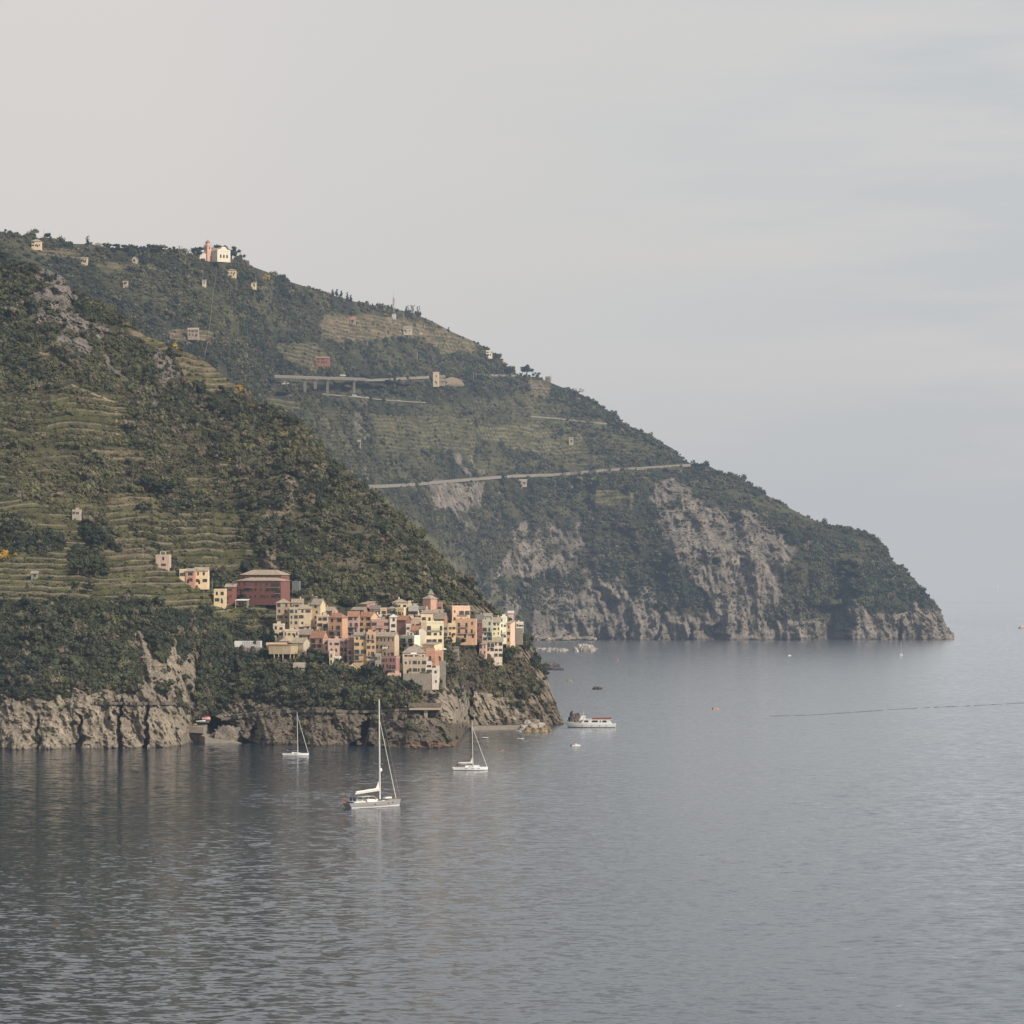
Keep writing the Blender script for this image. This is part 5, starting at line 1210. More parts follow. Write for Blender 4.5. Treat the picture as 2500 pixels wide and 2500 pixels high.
# parked vehicles seen as small pale shapes
def car(S, u, v, col, label, van=False, rz=0, name='parked_car', out=2.5):
    o = empty(name, S.at(u, v, out), rz, label, 'van' if van else 'car', 'vehicles parked along the hillside roads')
    L_, Wd, Hh = (5.6, 2.0, 2.3) if van else (4.3, 1.75, 1.45)
    pr = [(-L_/2, .35), (L_/2, .35), (L_/2, .85), (L_/2-.9, .95), (L_/2-1.5, Hh), (-L_/2+.5, Hh), (-L_/2, 1.0)] if not van else [(-L_/2, .35), (L_/2, .35), (L_/2, 1.1), (L_/2-.9, 1.25), (L_/2-1.4, Hh), (-L_/2+.05, Hh)]
    b = MB(); b.prism([(x, -Wd/2, z) for x, z in pr], (0, Wd, 0)); b.build('body', paint(col, .35, .05, spec=.5, name='car_paint'), o)
    b = MB(); z0, z1 = (.95, Hh-.12) if not van else (1.25, Hh-.35)
    b.box(-L_/2+.7, L_/2-1.35, -Wd/2-.02, Wd/2+.02, z0, z1); b.build('windows', GLASS, o)
    for sx in (-1, 1):
        for sy in (-1, 1):
            b = MB(); b.tube((sx*(L_/2-.8), sy*(Wd/2-.15), .34), (sx*(L_/2-.8), sy*(Wd/2+.03), .34), .34, n=12); b.build('wheel', IRON, o)
    return o
WC = (.72, .72, .70)
car(B,690,939,WC,'white van parked left of the viaduct, leftmost of its row',True); car(B,699,937.5,WC,'white camper van parked under the left end of the viaduct',True,.1); car(B,709,939,(.6,.61,.6),'pale car parked right of the white vans by the viaduct')
car(B,866,968.5,WC,'white van at the left end of the row below the viaduct',True); car(B,875,970,WC,'white car in the middle of the row below the viaduct'); car(B,884,971,(.55,.57,.58),'silver car after the white car below the viaduct'); car(B,896,972,WC,'white car at the right end of the row below the viaduct')
car(B,936,976,(.62,.34,.18),'orange-brown lorry alone on the lower road',True); car(B,973,979.5,WC,'white car alone on the lower road right of the lorry'); car(B,1023,983,(.6,.6,.6),'pale car at the far right of the lower road')
car(B,838,919,WC,'white van crossing the viaduct',True,out=16); car(B,1027,817,WC,'white van among the brown terraces under the mast',True)

# mast, poles
def pole(S, u, vt_, vb_, label, group, r=.12, out=1.0, arms=0, mat=None, name='utility_pole'):
    Y_ = S.Yat(u, vb_)-out; h_ = (vb_-vt_)/F*Y_
    o = empty(name, P(u, vb_, Y_), 0, label, 'pole', group)
    b = MB(); b.tube((0,0,-1.5), (0,0,h_), r, r*.7, 6); b.build('pole', mat or FRAME, o)
    for k in range(arms):
        b = MB(); b.box(-.9, .9, -.06, .06, h_-.5-k*.8, h_-.38-k*.8); b.build('crossarm', mat or FRAME, o)
    return o
Ym = B.Yat(961, 776)-3; s_ = F/Ym
t = empty('radio_mast', P(961, 776, Ym), 0, 'tall grey lattice radio mast with a pale hut at its foot on the skyline', 'mast')
b = MB(); h1 = 30/s_
for a in range(3):
    x, y = 1.6*math.cos(a*2.094), 1.6*math.sin(a*2.094); b.tube((x, y, 0), (x*.4, y*.4, h1), .16, n=5)
    x2, y2 = 1.6*math.cos((a+1)*2.094), 1.6*math.sin((a+1)*2.094)
    for k in range(7):
        f0, f1 = k/7, (k+1)/7; g = lambda f: 1-.6*f
        b.tube((x*g(f0), y*g(f0), h1*f0), (x2*g(f1), y2*g(f1), h1*f1), .08, n=4)
b.build('lattice', FRAME, t)
b = MB(); b.tube((0,0,h1*.9), (0,0,h1+20/s_), .85, .75, 8); b.tube((0,0,h1+20/s_), (0,0,62/s_), .25, .15, 6); b.build('antenna', FRAME, t)
b = MB()
for k in range(5): b.box(-1.4+.2*(k%2), 1.4, -1.2, -.9, h1+2+k*1.4, h1+3+k*1.4)
b.build('aerial_panels', FRAME, t)
b = MB(); b.box(-3.2, 3.0, -2.4, 0.6, -2, 4.2); b.box(-3.4, 3.2, -2.6, .8, 4.203, 4.5); b.build('hut', paint(srgb(190,190,184), .8, .2, name='hut_wall'), t)
GP = 'slim poles standing on the far hill'
for u, vt_, vb_, lab in ((107,560,586,'tall bare pole on the left skyline beside the yellow farmhouse'),(145,570,592,'second skyline pole from the left, beside a leafless tree'),(218,573,600,'skyline pole behind the dark conifer left of the cream house'),(1347,912,929,'skyline pole at the end of the upper road'),(986,760,777,'pale pole right of the radio mast hut'),(976,786,800,'pole above the grey-white house in the terraces'),(997,816,834,'pole below the grey-white house in the terraces'),(896,834,848,'pole in the dark scrub left of the terrace corner'),(1019,858,872,'pole in the scrub below the terrace corner, left of the red-house level'),(952,872,886,'pole above the viaduct road, in the middle of the dark scrub'),(1045,904,922,'pole beside the cream roadside house'),(1156,910,934,'tall pole right of the bare earth bank'),(1248,912,930,'pole beside the skyline road, left of the umbrella pine')):
    pole(B, u, vt_, vb_, lab, GP, r=.22, arms=1)
pole(C,349,1328,1360,'pale pole on the edge of the terraced slope left of the pink hut','poles on the near slope',arms=1,out=.5)
pole(C,498,1438,1470,'yellowish pole left of the small yellow terrace house','poles on the near slope',out=.5,mat=paint((.4,.33,.2),.8,name='yellowed_wood')); pole(C,518,1412,1446,'tall grey pole below the yellow slope house','poles on the near slope',out=.5)
# cable running down the hill
b = MB(); pts = [B.at(531,640,4), B.at(526,690,7), B.at(519,730,7), B.at(512,800,7), B.at(507,840,7), B.at(500,873,7)]
for a, c in zip(pts, pts[1:]): b.tube(a+Vector((0,0,2)), c+Vector((0,0,2)), .13, n=5)
tag(b.build('cable', paint(srgb(140,132,116), .8, name='pale_cable'), None), 'long pale cable running straight down the wooded hill below the church', 'cable')

# ------------------------------------------------------------------ individual trees
T = tree
SG = 'trees standing out on the far skyline'
T(B,214,600,24,16,'conifer','dark','dark conifer on the left skyline, beside a pole',SG); T(B,155,594,13,18,'sparse','twig','leafless tree on the left skyline',SG); T(B,257,606,14,15,'round','dark','round dark tree right of the low cream skyline house',SG); T(B,15,578,10,12,'sparse','twig','sparse bare tree at the far left of the skyline',SG)
for k, (u, v, h_, w_, lf) in enumerate(((285,616,22,34,'dark'),(312,616,22,32,'mid'),(338,618,20,30,'dark'),(365,620,26,34,'dark'),(394,622,28,36,'olive'),(420,624,24,30,'dark'))):
    T(B,u,v,h_,w_,'round',lf,'dense round tree in the skyline wood by the church, '+('at its left end','second from the left','third from the left','fourth from the left','the olive coloured one','at its right end')[k],'skyline wood left of the church')
T(B,362,634,32,15,'conifer','olive','pale feathery conifer in front of the skyline wood',None); T(B,440,622,22,16,'sparse','olive','sparse tall tree left of the church wing',SG); T(B,457,628,22,16,'sparse','olive','sparse tree touching the church wing',SG)
T(B,482,634,34,46,'round','dark','wide dark pine behind the church wing and tower',None,'umbrella_pine',out=-6); T(B,533,634,40,44,'round','dark','dark pine behind the church nave roof',None,'umbrella_pine',out=-6); T(B,564,637,38,46,'round','dark','big dark umbrella pine right of the church front',None,'umbrella_pine',out=-6)
for k, (u, h_) in enumerate(((812,18),(822,20),(833,17),(848,26),(856,20))): T(B,u,739 if u > 840 else 724+k,h_,14,'conifer','dark','slim dark conifer on the skyline left of the mast, '+('first','second','third','fourth and tallest','fifth')[k]+' from the left','conifers left of the mast')
for k, u in enumerate((877,887,898,909,921,934,948,956)): T(B,u,750+k*1.8,(16,14,18,15,17,19,16,20)[k],14,'conifer','dark','small dark conifer in the row just left of the mast, '+('first','second','third','fourth','fifth','sixth','seventh','last')[k]+' of eight','conifer row beside the mast')
for k, (u, v) in enumerate(((999,774),(1009,774),(1021,776))): T(B,u,v,30,17,'sparse','dark','airy tall tree right of the mast, '+('left','middle','right')[k]+' of three','airy trees right of the mast')
T(B,1095,812,14,10,'conifer','dark','small conifer on the sloping skyline right of the brown terraces',SG); T(B,1212,880,20,22,'round','dark','round dark tree hugging the white villa',SG); T(B,1228,907,18,30,'round','mid','round bush tree below the white villa',SG); T(B,1241,920,28,32,'round','dark','big round dark tree at the skyline road bend',SG)
T(B,1286,918,30,36,'round','dark','lone umbrella pine on the skyline road end',SG); T(B,1309,922,14,22,'round','mid','low round tree right of the lone umbrella pine',SG); T(B,1411,966,18,36,'sparse','twig','wide leafless tree on the right falling skyline',SG); T(B,1726,1138,15,16,'round','dark','round tree bump on the skyline beyond the lower road',SG); T(B,1692,1134,12,14,'round','dark','small round tree where the lower road meets the skyline',SG)
NG = 'dark trees on the near terraced slope'
for u, v, h_, w_, lab in ((182,1448,32,26,'round dark tree on the lower left terraces'),(214,1448,30,34,'wide dark tree right of its round neighbour on the lower left terraces'),(126,1474,20,20,'small dark tree by the lowest left terrace path'),(352,1490,30,34,'dark tree at the top of the near cliff, left one'),(383,1492,38,40,'big dark tree at the top of the near cliff, right one'),(210,1320,40,40,'dark tree on the steep left bank, upper one'),(240,1338,40,46,'dark tree on the steep left bank, middle one'),(190,1400,36,50,'broad dark tree below the steep left bank'),(232,1404,30,40,'dark tree right of the broad one below the bank'),(65,1280,22,40,'dark bushy tree at the upper left slope edge'),(405,1440,12,16,'little dark tree near the slope path end'),(350,1250,24,40,'dark round tree at the foot of the ridge terraces'),(400,1215,44,60,'large dark tree on the ridge terraces, right of the footpath'),(355,1200,44,56,'large dark tree on the ridge terraces, left of its twin'),(225,1130,30,40,'dark tree left of the dry terrace patch'),(600,1280,30,44,'dark tree at the right end of the ridge terraces'),(640,1360,34,46,'dark tree above the red palazzo')):
    S_ = C if u < 520 and v > 1300 and not (u > 330 and v < 1300) else G
    T(S_,u,v,h_,w_,'round','dark' if rng.random() < .7 else 'mid',lab,NG,out=1.5)
T(C,645,1572,46,17,'cypress','blue','slim dark cypress left of the low cream house',None,out=3); T(C,665,1572,44,23,'cypress','blue','broader dark cypress next to the slim one',None,out=4)
T(C,760,1607,31,34,'umbrella','dark','small umbrella pine below the coral house',None,out=10); T(C,724,1624,22,15,'round','lime','small yellow-green tree with pale trunk above the stone hut',None,out=3)
VG = 'trees below the village houses'
for u, v, h_, w_, lf, lab in ((900,1662,44,44,'dark','big round dark tree below the yellow houses'),(925,1650,30,24,'dark','round tree just right of the big dark one'),(869,1654,17,10,'dark','slim dark tree in front of the cream barn'),(998,1696,42,42,'dark','large dark tree below the crimson-pink house'),(1020,1692,26,28,'mid','green tree right of the large dark one on the rock'),(955,1668,20,30,'olive','light green tree under the low pink outbuilding'),(826,1644,20,30,'dark','dark tree below the rose house'),(790,1628,26,44,'dark','wide dark tree under the coral house'),(768,1620,20,30,'mid','green tree under the umbrella pine'),(700,1580,14,36,'dark','hedge-like dark tree in front of the cream base house'),(640,1610,30,34,'mid','green tree left of the columned hall'),(1093,1574,22,26,'dark','dark tree at the foot of the bright orange house, left one'),(1122,1576,20,34,'dark','dark tree at the foot of the bright orange house, middle one'),(1145,1574,20,30,'mid','tree at the foot of the bright orange house, right one'),(1240,1622,44,36,'mid','bushy green tree right of the white and blush house'),(1252,1608,36,34,'olive','olive tree behind the bushy green one at the right end'),(1180,1624,16,36,'mid','low tree below the white and blush house'),(1100,1652,26,40,'dark','dark bush tree on the cliff right of the white tower'),(1140,1668,22,40,'dark','dark bush tree on the brown cliff ledge')):
    T(C,u,v,h_,w_,'round',lf,lab,VG,out=5)
# ------------------------------------------------------------------ sea
def water_mat():
    m, nt, b = node_mat('sea_water'); N, L = nt.nodes, nt.links
    tc = N.new('ShaderNodeTexCoord')
    def noise(sx, sy, rot, detail, rough=.55):
        mp = N.new('ShaderNodeMapping'); mp.inputs['Scale'].default_value = (sx, sy, 1); mp.inputs['Rotation'].default_value = (0, 0, rot)
        L.new(tc.outputs['Object'], mp.inputs['Vector'])
        n = N.new('ShaderNodeTexNoise'); n.inputs['Scale'].default_value = 1; n.inputs['Detail'].default_value = detail; n.inputs['Roughness'].default_value = rough
        L.new(mp.outputs['Vector'], n.inputs['Vector']); return n
    calm = noise(.0030, .0012, .35, 4, .6)
    mr = N.new('ShaderNodeMapRange'); mr.inputs['From Min'].default_value = .36; mr.inputs['From Max'].default_value = .62; mr.inputs['To Min'].default_value = .55; mr.inputs['To Max'].default_value = 1.15
    L.new(calm.outputs['Fac'], mr.inputs['Value'])
    sp = N.new('ShaderNodeSeparateXYZ'); L.new(tc.outputs['Object'], sp.inputs[0])      # the water by the cliffs is sheltered
    lee = N.new('ShaderNodeMapRange'); lee.inputs['From Min'].default_value = -170; lee.inputs['From Max'].default_value = 60; lee.inputs['To Min'].default_value = .85; lee.inputs['To Max'].default_value = 1.0; L.new(sp.outputs['X'], lee.inputs['Value'])
    lr = N.new('ShaderNodeMapRange'); lr.inputs['From Min'].default_value = -170; lr.inputs['From Max'].default_value = 60; lr.inputs['To Min'].default_value = .08; lr.inputs['To Max'].default_value = .20; L.new(sp.outputs['X'], lr.inputs['Value']); pass
    ml = N.new('ShaderNodeMath'); ml.operation = 'MULTIPLY'; L.new(mr.outputs['Result'], ml.inputs[0]); L.new(lee.outputs['Result'], ml.inputs[1])
    off = N.new('ShaderNodeMapRange'); off.inputs['From Min'].default_value = 60; off.inputs['From Max'].default_value = 330; off.inputs['To Min'].default_value = 1; off.inputs['To Max'].default_value = .5; L.new(sp.outputs['X'], off.inputs['Value'])   # calmer farther out
    ml2 = N.new('ShaderNodeMath'); ml2.operation = 'MULTIPLY'; L.new(ml.outputs[0], ml2.inputs[0]); L.new(off.outputs['Result'], ml2.inputs[1]); ml = ml2
    wv = N.new('ShaderNodeVectorMath'); wv.operation = 'MULTIPLY_ADD'; L.new(tc.outputs['Object'], wv.inputs[0]); wv.inputs[1].default_value = (1/42, 1/75, 0); wv.inputs[2].default_value = (82/42, -1500/75, 0)
    wl_ = N.new('ShaderNodeVectorMath'); wl_.operation = 'LENGTH'; L.new(wv.outputs[0], wl_.inputs[0])
    wm_ = N.new('ShaderNodeMapRange'); wm_.interpolation_type = 'SMOOTHSTEP'; wm_.inputs['From Min'].default_value = 1; wm_.inputs['From Max'].default_value = .2; wm_.inputs['To Max'].default_value = .75; L.new(wl_.outputs['Value'], wm_.inputs['Value'])      # ripples left behind by the big sloop
    ml3 = N.new('ShaderNodeMath'); ml3.operation = 'ADD'; L.new(ml.outputs[0], ml3.inputs[0]); L.new(wm_.outputs['Result'], ml3.inputs[1]); ml = ml3
    acc = None
    for (sx, sy, rot, dt, ax, ay) in WAVES:        # each octave tilts the surface by its own slopes
        n = noise(sx, sy, rot, dt)
        v = N.new('ShaderNodeVectorMath'); v.operation = 'MULTIPLY_ADD'; L.new(n.outputs['Color'], v.inputs[0]); v.inputs[1].default_value = (ax, ay, 0); v.inputs[2].default_value = (-ax*.5, -ay*.5, 0)
        if acc is None: acc = v.outputs[0]
        else:
            q = N.new('ShaderNodeVectorMath'); q.operation = 'ADD'; L.new(acc, q.inputs[0]); L.new(v.outputs[0], q.inputs[1]); acc = q.outputs[0]
    sc_ = N.new('ShaderNodeVectorMath'); sc_.operation = 'SCALE'; L.new(acc, sc_.inputs[0]); L.new(ml.outputs[0], sc_.inputs['Scale'])
    up = N.new('ShaderNodeVectorMath'); up.operation = 'ADD'; L.new(sc_.outputs[0], up.inputs[0]); up.inputs[1].default_value = (0, 0, 1)
    nn = N.new('ShaderNodeVectorMath'); nn.operation = 'NORMALIZE'; L.new(up.outputs[0], nn.inputs[0])
    fs = N.new('ShaderNodeVectorMath'); fs.operation = 'SCALE'; L.new(sc_.outputs[0], fs.inputs[0]); fs.inputs['Scale'].default_value = .8
    fu = N.new('ShaderNodeVectorMath'); fu.operation = 'ADD'; L.new(fs.outputs[0], fu.inputs[0]); fu.inputs[1].default_value = (0, 0, 1)
    fn = N.new('ShaderNodeVectorMath'); fn.operation = 'NORMALIZE'; L.new(fu.outputs[0], fn.inputs[0])
    fr = N.new('ShaderNodeFresnel'); fr.inputs['IOR'].default_value = 1.34; L.new(fn.outputs[0], fr.inputs['Normal'])
    gl = N.new('ShaderNodeBsdfGlossy'); gl.inputs['Color'].default_value = (.97, .985, 1, 1); L.new(nn.outputs[0], gl.inputs['Normal']); L.new(lr.outputs['Result'], gl.inputs['Roughness'])
    df = N.new('ShaderNodeBsdfDiffuse'); df.inputs['Color'].default_value = (.012, .026, .040, 1)
    mxs = N.new('ShaderNodeMixShader'); L.new(fr.outputs[0], mxs.inputs[0]); L.new(df.outputs[0], mxs.inputs[1]); L.new(gl.outputs[0], mxs.inputs[2])
    L.new(mxs.outputs[0], nt.nodes['Material Output'].inputs['Surface']); N.remove(b); return m
WAVES = ((.10, .11, .12, 1, .04, .14), (.22, .34, -.10, 2, .15, .54), (.62, .8, .2, 1, .08, .24), (.012, .006, .1, 1, .012, .03))
WATER = water_mat()
b = MB(); b.face([(-60000, -1500, 0), (60000, -1500, 0), (60000, 110000, 0), (-60000, 110000, 0)]); tag(b.build('sea', WATER), kind='structure')
# smooth dark wake crossing the right of the bay: a low swell ridge of real height, dim reflection painted dark
wp = [(1880,1749),(1978,1746),(2060,1741),(2130,1736),(2200,1731),(2280,1727),(2360,1724),(2430,1720),(2500,1716)]
b = MB(); q = [P(u, v, water_Y(v)) for u, v in wp]
for i, (a, c) in enumerate(zip(q, q[1:])):
    n = 8
    for k in range(n):
        if rng.random() < .10: continue
        p0, p1 = a.lerp(c, k/n), a.lerp(c, (k+1)/n); w0 = rng.uniform(.8, 2.4); h_ = rng.uniform(.12, .34)
        b.face([p0+Vector((0,-w0,.004)), p1+Vector((0,-w0*.9,.004)), p1+Vector((0,0,h_)), p0+Vector((0,0,h_))]); b.face([p0+Vector((0,0,h_)), p1+Vector((0,0,h_)), p1+Vector((0,w0,.004)), p0+Vector((0,w0,.004))])
wk = paint((.09,.10,.115), .9, .2, spec=.05, name='wake_painted_reflection')  # dark matt colour stands in for the wake's dim reflection
tag(b.build('wake', wk), kind='structure')

# ------------------------------------------------------------------ rocks in the water
ROCKM = terrain_mat('rock_ground', 1.2)
def rock_mesh(name, seed, flat=.6, bright=.3, n=3, c=None, colfoot=None):
    bm = bmesh.new(); bmesh.ops.create_icosphere(bm, subdivisions=n, radius=1.0)
    co = np.array([v.co[:] for v in bm.verts]); x, y, z = co.T
    d = .62+.75*ridged(x*1.3+seed, y*1.3, z*1.3, 4, seed) + .25*(fbm(x*5, y*5, z*5, 3, seed+3)-.5)
    co = co*d[:, None]; co[:, 2] *= flat
    for v, p in zip(bm.verts, co): v.co = p
    me = bpy.data.meshes.new(name); bm.to_mesh(me); bm.free()
    cc = np.ones((len(co), 4)); base = np.array(c or (.30, .26, .21)); cc[:, :3] = base*(.7+.6*fbm(x*3, y*3, z*3, 3, seed))[:, None]
    if colfoot is not None: k = 1-smooth(.0, .22, co[:, 2]); cc[:, :3] = cc[:, :3]*(1-k[:, None])+np.array(colfoot)*k[:, None]
    at = me.color_attributes.new('col', 'FLOAT_COLOR', 'POINT'); at.data.foreach_set('color', cc.reshape(-1).astype(np.float32))
    at = me.attributes.new('rock', 'FLOAT', 'POINT'); at.data.foreach_set('value', np.ones(len(co), np.float32)*.8)
    me.materials.append(ROCKM); return me
def boulder(label, u, v, w, h, me, group=None, name='rock', z=0.0, Y=None, rz=None, depth=1.0):
    Y_ = Y or water_Y(v); s = F/Y_
    o = link(name, me, None, P(u, v, Y_) if Y else Vector(((u-1250)/F*Y_, Y_, z)), (0, 0, rng.uniform(0, 6) if rz is None else rz)); o.scale = (w/2/s, w/2/s*depth, h/s)
    return tag(o, label, 'rock', group)
rk_pale = [rock_mesh('rock', 10+k, 1.0, n=3, c=(.32,.265,.205)) for k in range(4)]
rk_white = [rock_mesh('rock', 30+k, 1.0, n=3, c=(.44,.40,.35)) for k in range(3)]
rk_dark = [rock_mesh('rock', 20+k, 1.0, n=4, c=(.13,.11,.095)) for k in range(3)]
rk_mid = rock_mesh('rock', 44, 1.0, n=5, c=(.17,.145,.12)); rk_ochre = rock_mesh('rock', 55, 1.0, n=3, c=(.27,.205,.125))
boulder('dark jagged islet right of the village point', 1343, 1634, 58, 17, rk_dark[0]); boulder('low dark rock trailing right of the jagged islet', 1364, 1636, 24, 6, rk_dark[1])
boulder('small dark rock alone in the open water', 1458, 1683, 24, 7, rk_dark[1]); boulder('tall black rock beside the ferry bow', 1405, 1768, 36, 26, rk_dark[2], rz=.4); boulder('slim black rock spike beside the ferry bow', 1396, 1766, 10, 30, rk_dark[0])
boulder('dark wet boulder right of the slipway', 556, 1812, 84, 42, rk_mid, name='boulder', rz=.6, depth=.5)
# pale breakwater by the harbour and the far one: every block a thing
BG = 'pale blocks of the harbour breakwater'
poss = [(1270,1788,22),(1288,1790,26),(1306,1791,26),(1324,1790,26),(1338,1788,18),(1264,1791,14),(1279,1780,24),(1297,1779,28),(1316,1779,26),(1331,1781,20),(1290,1771,24),(1306,1769,24),(1320,1772,20),(1300,1763,18),(1312,1764,14),(1283,1774,16),(1326,1776,14),(1274,1783,14)]
for k, (u, v, w) in enumerate(poss):
    Yk = water_Y(1786)+ (1786-v)*.9
    boulder('pale boulder heaped in the harbour breakwater', u, v, w*1.1, w*.48, (rk_ochre if (v > 1786 and u > 1280) or u > 1328 else (rk_white[k % 3] if k % 2 == 0 else rk_pale[k % 4])), BG, Y=Yk)
BG2 = 'white blocks of the far breakwater'
r2 = random.Random(5)
for k in range(30):
    u = 1304+150*k/29+r2.uniform(-3, 3); heap = 10*max(0, 1-abs(u-1425)/32)
    if 1386 < u < 1400: continue
    v = 1588+r2.uniform(-2, 3)
    boulder('whitish block lying in the far breakwater beyond the point', u, v, r2.uniform(9, 17), r2.uniform(4, 7)+heap*.5, rk_white[k % 3] if r2.random() < .62 else rk_pale[k % 4], BG2)
for k in range(9):
    u = 1408+36*k/8; boulder('whitish block lying in the far breakwater beyond the point', u, 1580+r2.uniform(-2, 2)+abs(u-1426)*.2, r2.uniform(10, 15), r2.uniform(6, 9), rk_white[k % 3], BG2, Y=water_Y(1587))
# beach boulders below the far cliff
for k in range(14):
    u = 1300+150*k/13; boulder('grey slab on the shore below the far cliff', u, 1559+r2.uniform(-2, 2), r2.uniform(14, 30), r2.uniform(3, 7), rk_pale[k % 4], 'grey slabs on the far shore', Y=4215+r2.uniform(-8, 8))

# ------------------------------------------------------------------ slipway and quay
SLIP = paint((.30, .26, .21), .9, .3, .5, name='concrete_slip')
def quad_sheet(name, pts, thick, mat, label=None, cat=None):
    b = MB(); b.prism(pts, (0, 0, -thick)); o = b.build(name, mat); return tag(o, label, cat) if label else tag(o, kind='structure')
gp = lambda u, v, z: P(u, v, (CH-z)*F/(v-VH))
quad_sheet('slipway', [gp(448,1792,4.2), gp(482,1792,4.2), gp(500,1799,3.4), gp(560,1812,.6), gp(590,1814,.2), gp(520,1790,3.4), gp(528,1765,7.5), gp(508,1775,7.0), gp(492,1783,5.0)], 5.0, SLIP)
quad_sheet('boat_terrace', [P(464,1774,1946), P(497,1775.5,1944), P(506,1769,1958), P(472,1768.5,1958)], 3.2, SLIP)
quad_sheet('quay', [(P(1150,1775,2085)*1).freeze() if False else Vector((-23, 2082, 1.6)), Vector((14, 2092, 1.6)), Vector((14, 2112, 1.6)), Vector((-23, 2100, 1.6))], 3.0, SLIP)

# ------------------------------------------------------------------ boats
HW = paint((.74, .73, .70), .35, .08, spec=.5, name='white_gelcoat'); HG_ = paint((.30, .29, .285), .3, .08, spec=.5, name='grey_hull'); TEAK = paint((.42, .32, .23), .8, .2, name='teak'); NAVY = paint((.02, .03, .06), .6, .1, name='navy_canvas')
BLACKW = paint((.02, .022, .025), .3, .05, spec=.5, name='boat_window'); SAILW = paint((.70, .68, .62), .8, .1, name='sailcloth'); ALU = paint((.62, .60, .56), .4, .05, name='mast_white'); REDP = paint((.36, .06, .05), .6, .1, name='red_paint'); CREAMC = paint((.55, .50, .40), .8, .1, name='cream_canvas')
def hull(L_, Bm, Fb, stern=.78, rake=.05, draft=.5, sheer=.25, n=16, transom=.03):
    """lofted hull from stern (-x) to bow (+x); returns hull, boot-stripe and deck builders plus the sheer function"""
    h, st, dk = MB(), MB(), MB(); rings = []
    for i in range(n+1):
        t = i/n; bw = Bm/2*(stern+(1-stern)*smooth(0, .42, np.float64(t)))*(1-max(0, (t-.42)/.58)**2.1); bw = max(.02, float(bw))
        z = Fb*(1+sheer*t*t); x = -L_/2+L_*t
        sh = lambda k: x-(L_*rake*(1-k)*max(0, (t-.55)/.45)) + L_*transom*(1-k)*max(0, 1-t*6)
        rings.append([(sh(1), bw, z), (sh(.6), bw*.97, z*.55), (sh(.25), bw*.90, z*.14), (sh(.2), bw*.88, 0.02), (sh(0), bw*.45, -draft)])
    for i in range(n):
        for sgn in (1, -1):
            for j in range(4):
                q = [rings[i][j], rings[i+1][j], rings[i+1][j+1], rings[i][j+1]]
                (st if j == 2 else h).face([(p[0], sgn*p[1]*(1.004 if j == 2 else 1), p[2]) for p in q])
        a, c = rings[i][0], rings[i+1][0]; k = .94
        dk.face([(a[0], a[1]*k, a[2]-.06), (c[0], c[1]*k, c[2]-.06), (c[0], -c[1]*k, c[2]-.06), (a[0], -a[1]*k, a[2]-.06)])
        for sgn in (1, -1): h.face([(a[0], sgn*a[1], a[2]), (c[0], sgn*c[1], c[2]), (c[0], sgn*c[1]*k, c[2]-.06), (a[0], sgn*a[1]*k, a[2]-.06)])
    for j in range(4): h.face([(rings[0][j][0], rings[0][j][1], rings[0][j][2]), (rings[0][j+1][0], rings[0][j+1][1], rings[0][j+1][2]), (rings[0][j+1][0], -rings[0][j+1][1], rings[0][j+1][2]), (rings[0][j][0], -rings[0][j][1], rings[0][j][2])])
    return h, st, dk, lambda t: Fb*(1+sheer*t*t)
def trunk(x0, x1, w0, w1, z0, h, slope=.25, taper=.8):
    """low coach roof: box with raked front and inward sloping sides"""
    b = MB(); lo = [(x0, -w0/2, z0), (x1, -w1/2, z0), (x1, w1/2, z0), (x0, w0/2, z0)]; d = (x1-x0)*slope
    hi = [(x0+.1, -w0/2*taper, z0+h), (x1-d, -w1/2*taper, z0+h*.8), (x1-d, w1/2*taper, z0+h*.8), (x0+.1, w0/2*taper, z0+h)]
    b.face(lo); b.face(hi)
    for k in range(4): b.face([lo[k], lo[(k+1) % 4], hi[(k+1) % 4], hi[k]])
    return b
def side_boxes(par, name, xs, y, z, w, h, mat):
    for x in xs:
        for sgn in (-1, 1):
            yy = y(x) if callable(y) else y
            b = MB(); b.box(x-w/2, x+w/2, sgn*yy-.05, sgn*yy+.05, z-h/2, z+h/2); b.build(name, mat, par)

# --- large grey sloop in the foreground
Yq = water_Y(1969.5); pos = Vector(((912-1250)/F*Yq, Yq, 0))
y1 = empty('sailing_yacht', pos, R(40), 'large grey hulled sloop with tall white mast and red ensign, nearest boat', 'yacht')
L_, Bm, Fb = 27.5, 6.3, 2.0
h, st, dk, sh = hull(L_, Bm, Fb, .72, .035, .6, .28, 18, .06); ho = h.build('hull', HG_, y1); st.build('waterline_stripe', HW, ho); dk.build('deck', TEAK, y1)
for x, z in ((-1.6, 1.15), (5.6, 1.35), (8.2, 1.5)):
    for sgn in (-1, 1):
        b = MB(); t_ = (x+L_/2)/L_; bw = Bm/2*(1-max(0, (t_-.42)/.58)**2.1)*.985; b.tube((x, sgn*(bw-.2), z), (x, sgn*(bw+.06), z), .26, n=10); b.build('porthole', BLACKW, ho)
c_ = trunk(-4.5, 6.2, 3.9, 2.0, 2.05, 1.15, .45).build('coachroof', HW, y1)
for sgn in (-1, 1):
    b = MB(); b.prism([(1.0, sgn*1.62, 2.45), (4.0, sgn*1.28, 2.5), (3.4, sgn*1.22, 2.85), (1.2, sgn*1.46, 2.95)], (0, sgn*.1, .03)); b.build('cabin_window', BLACKW, c_)
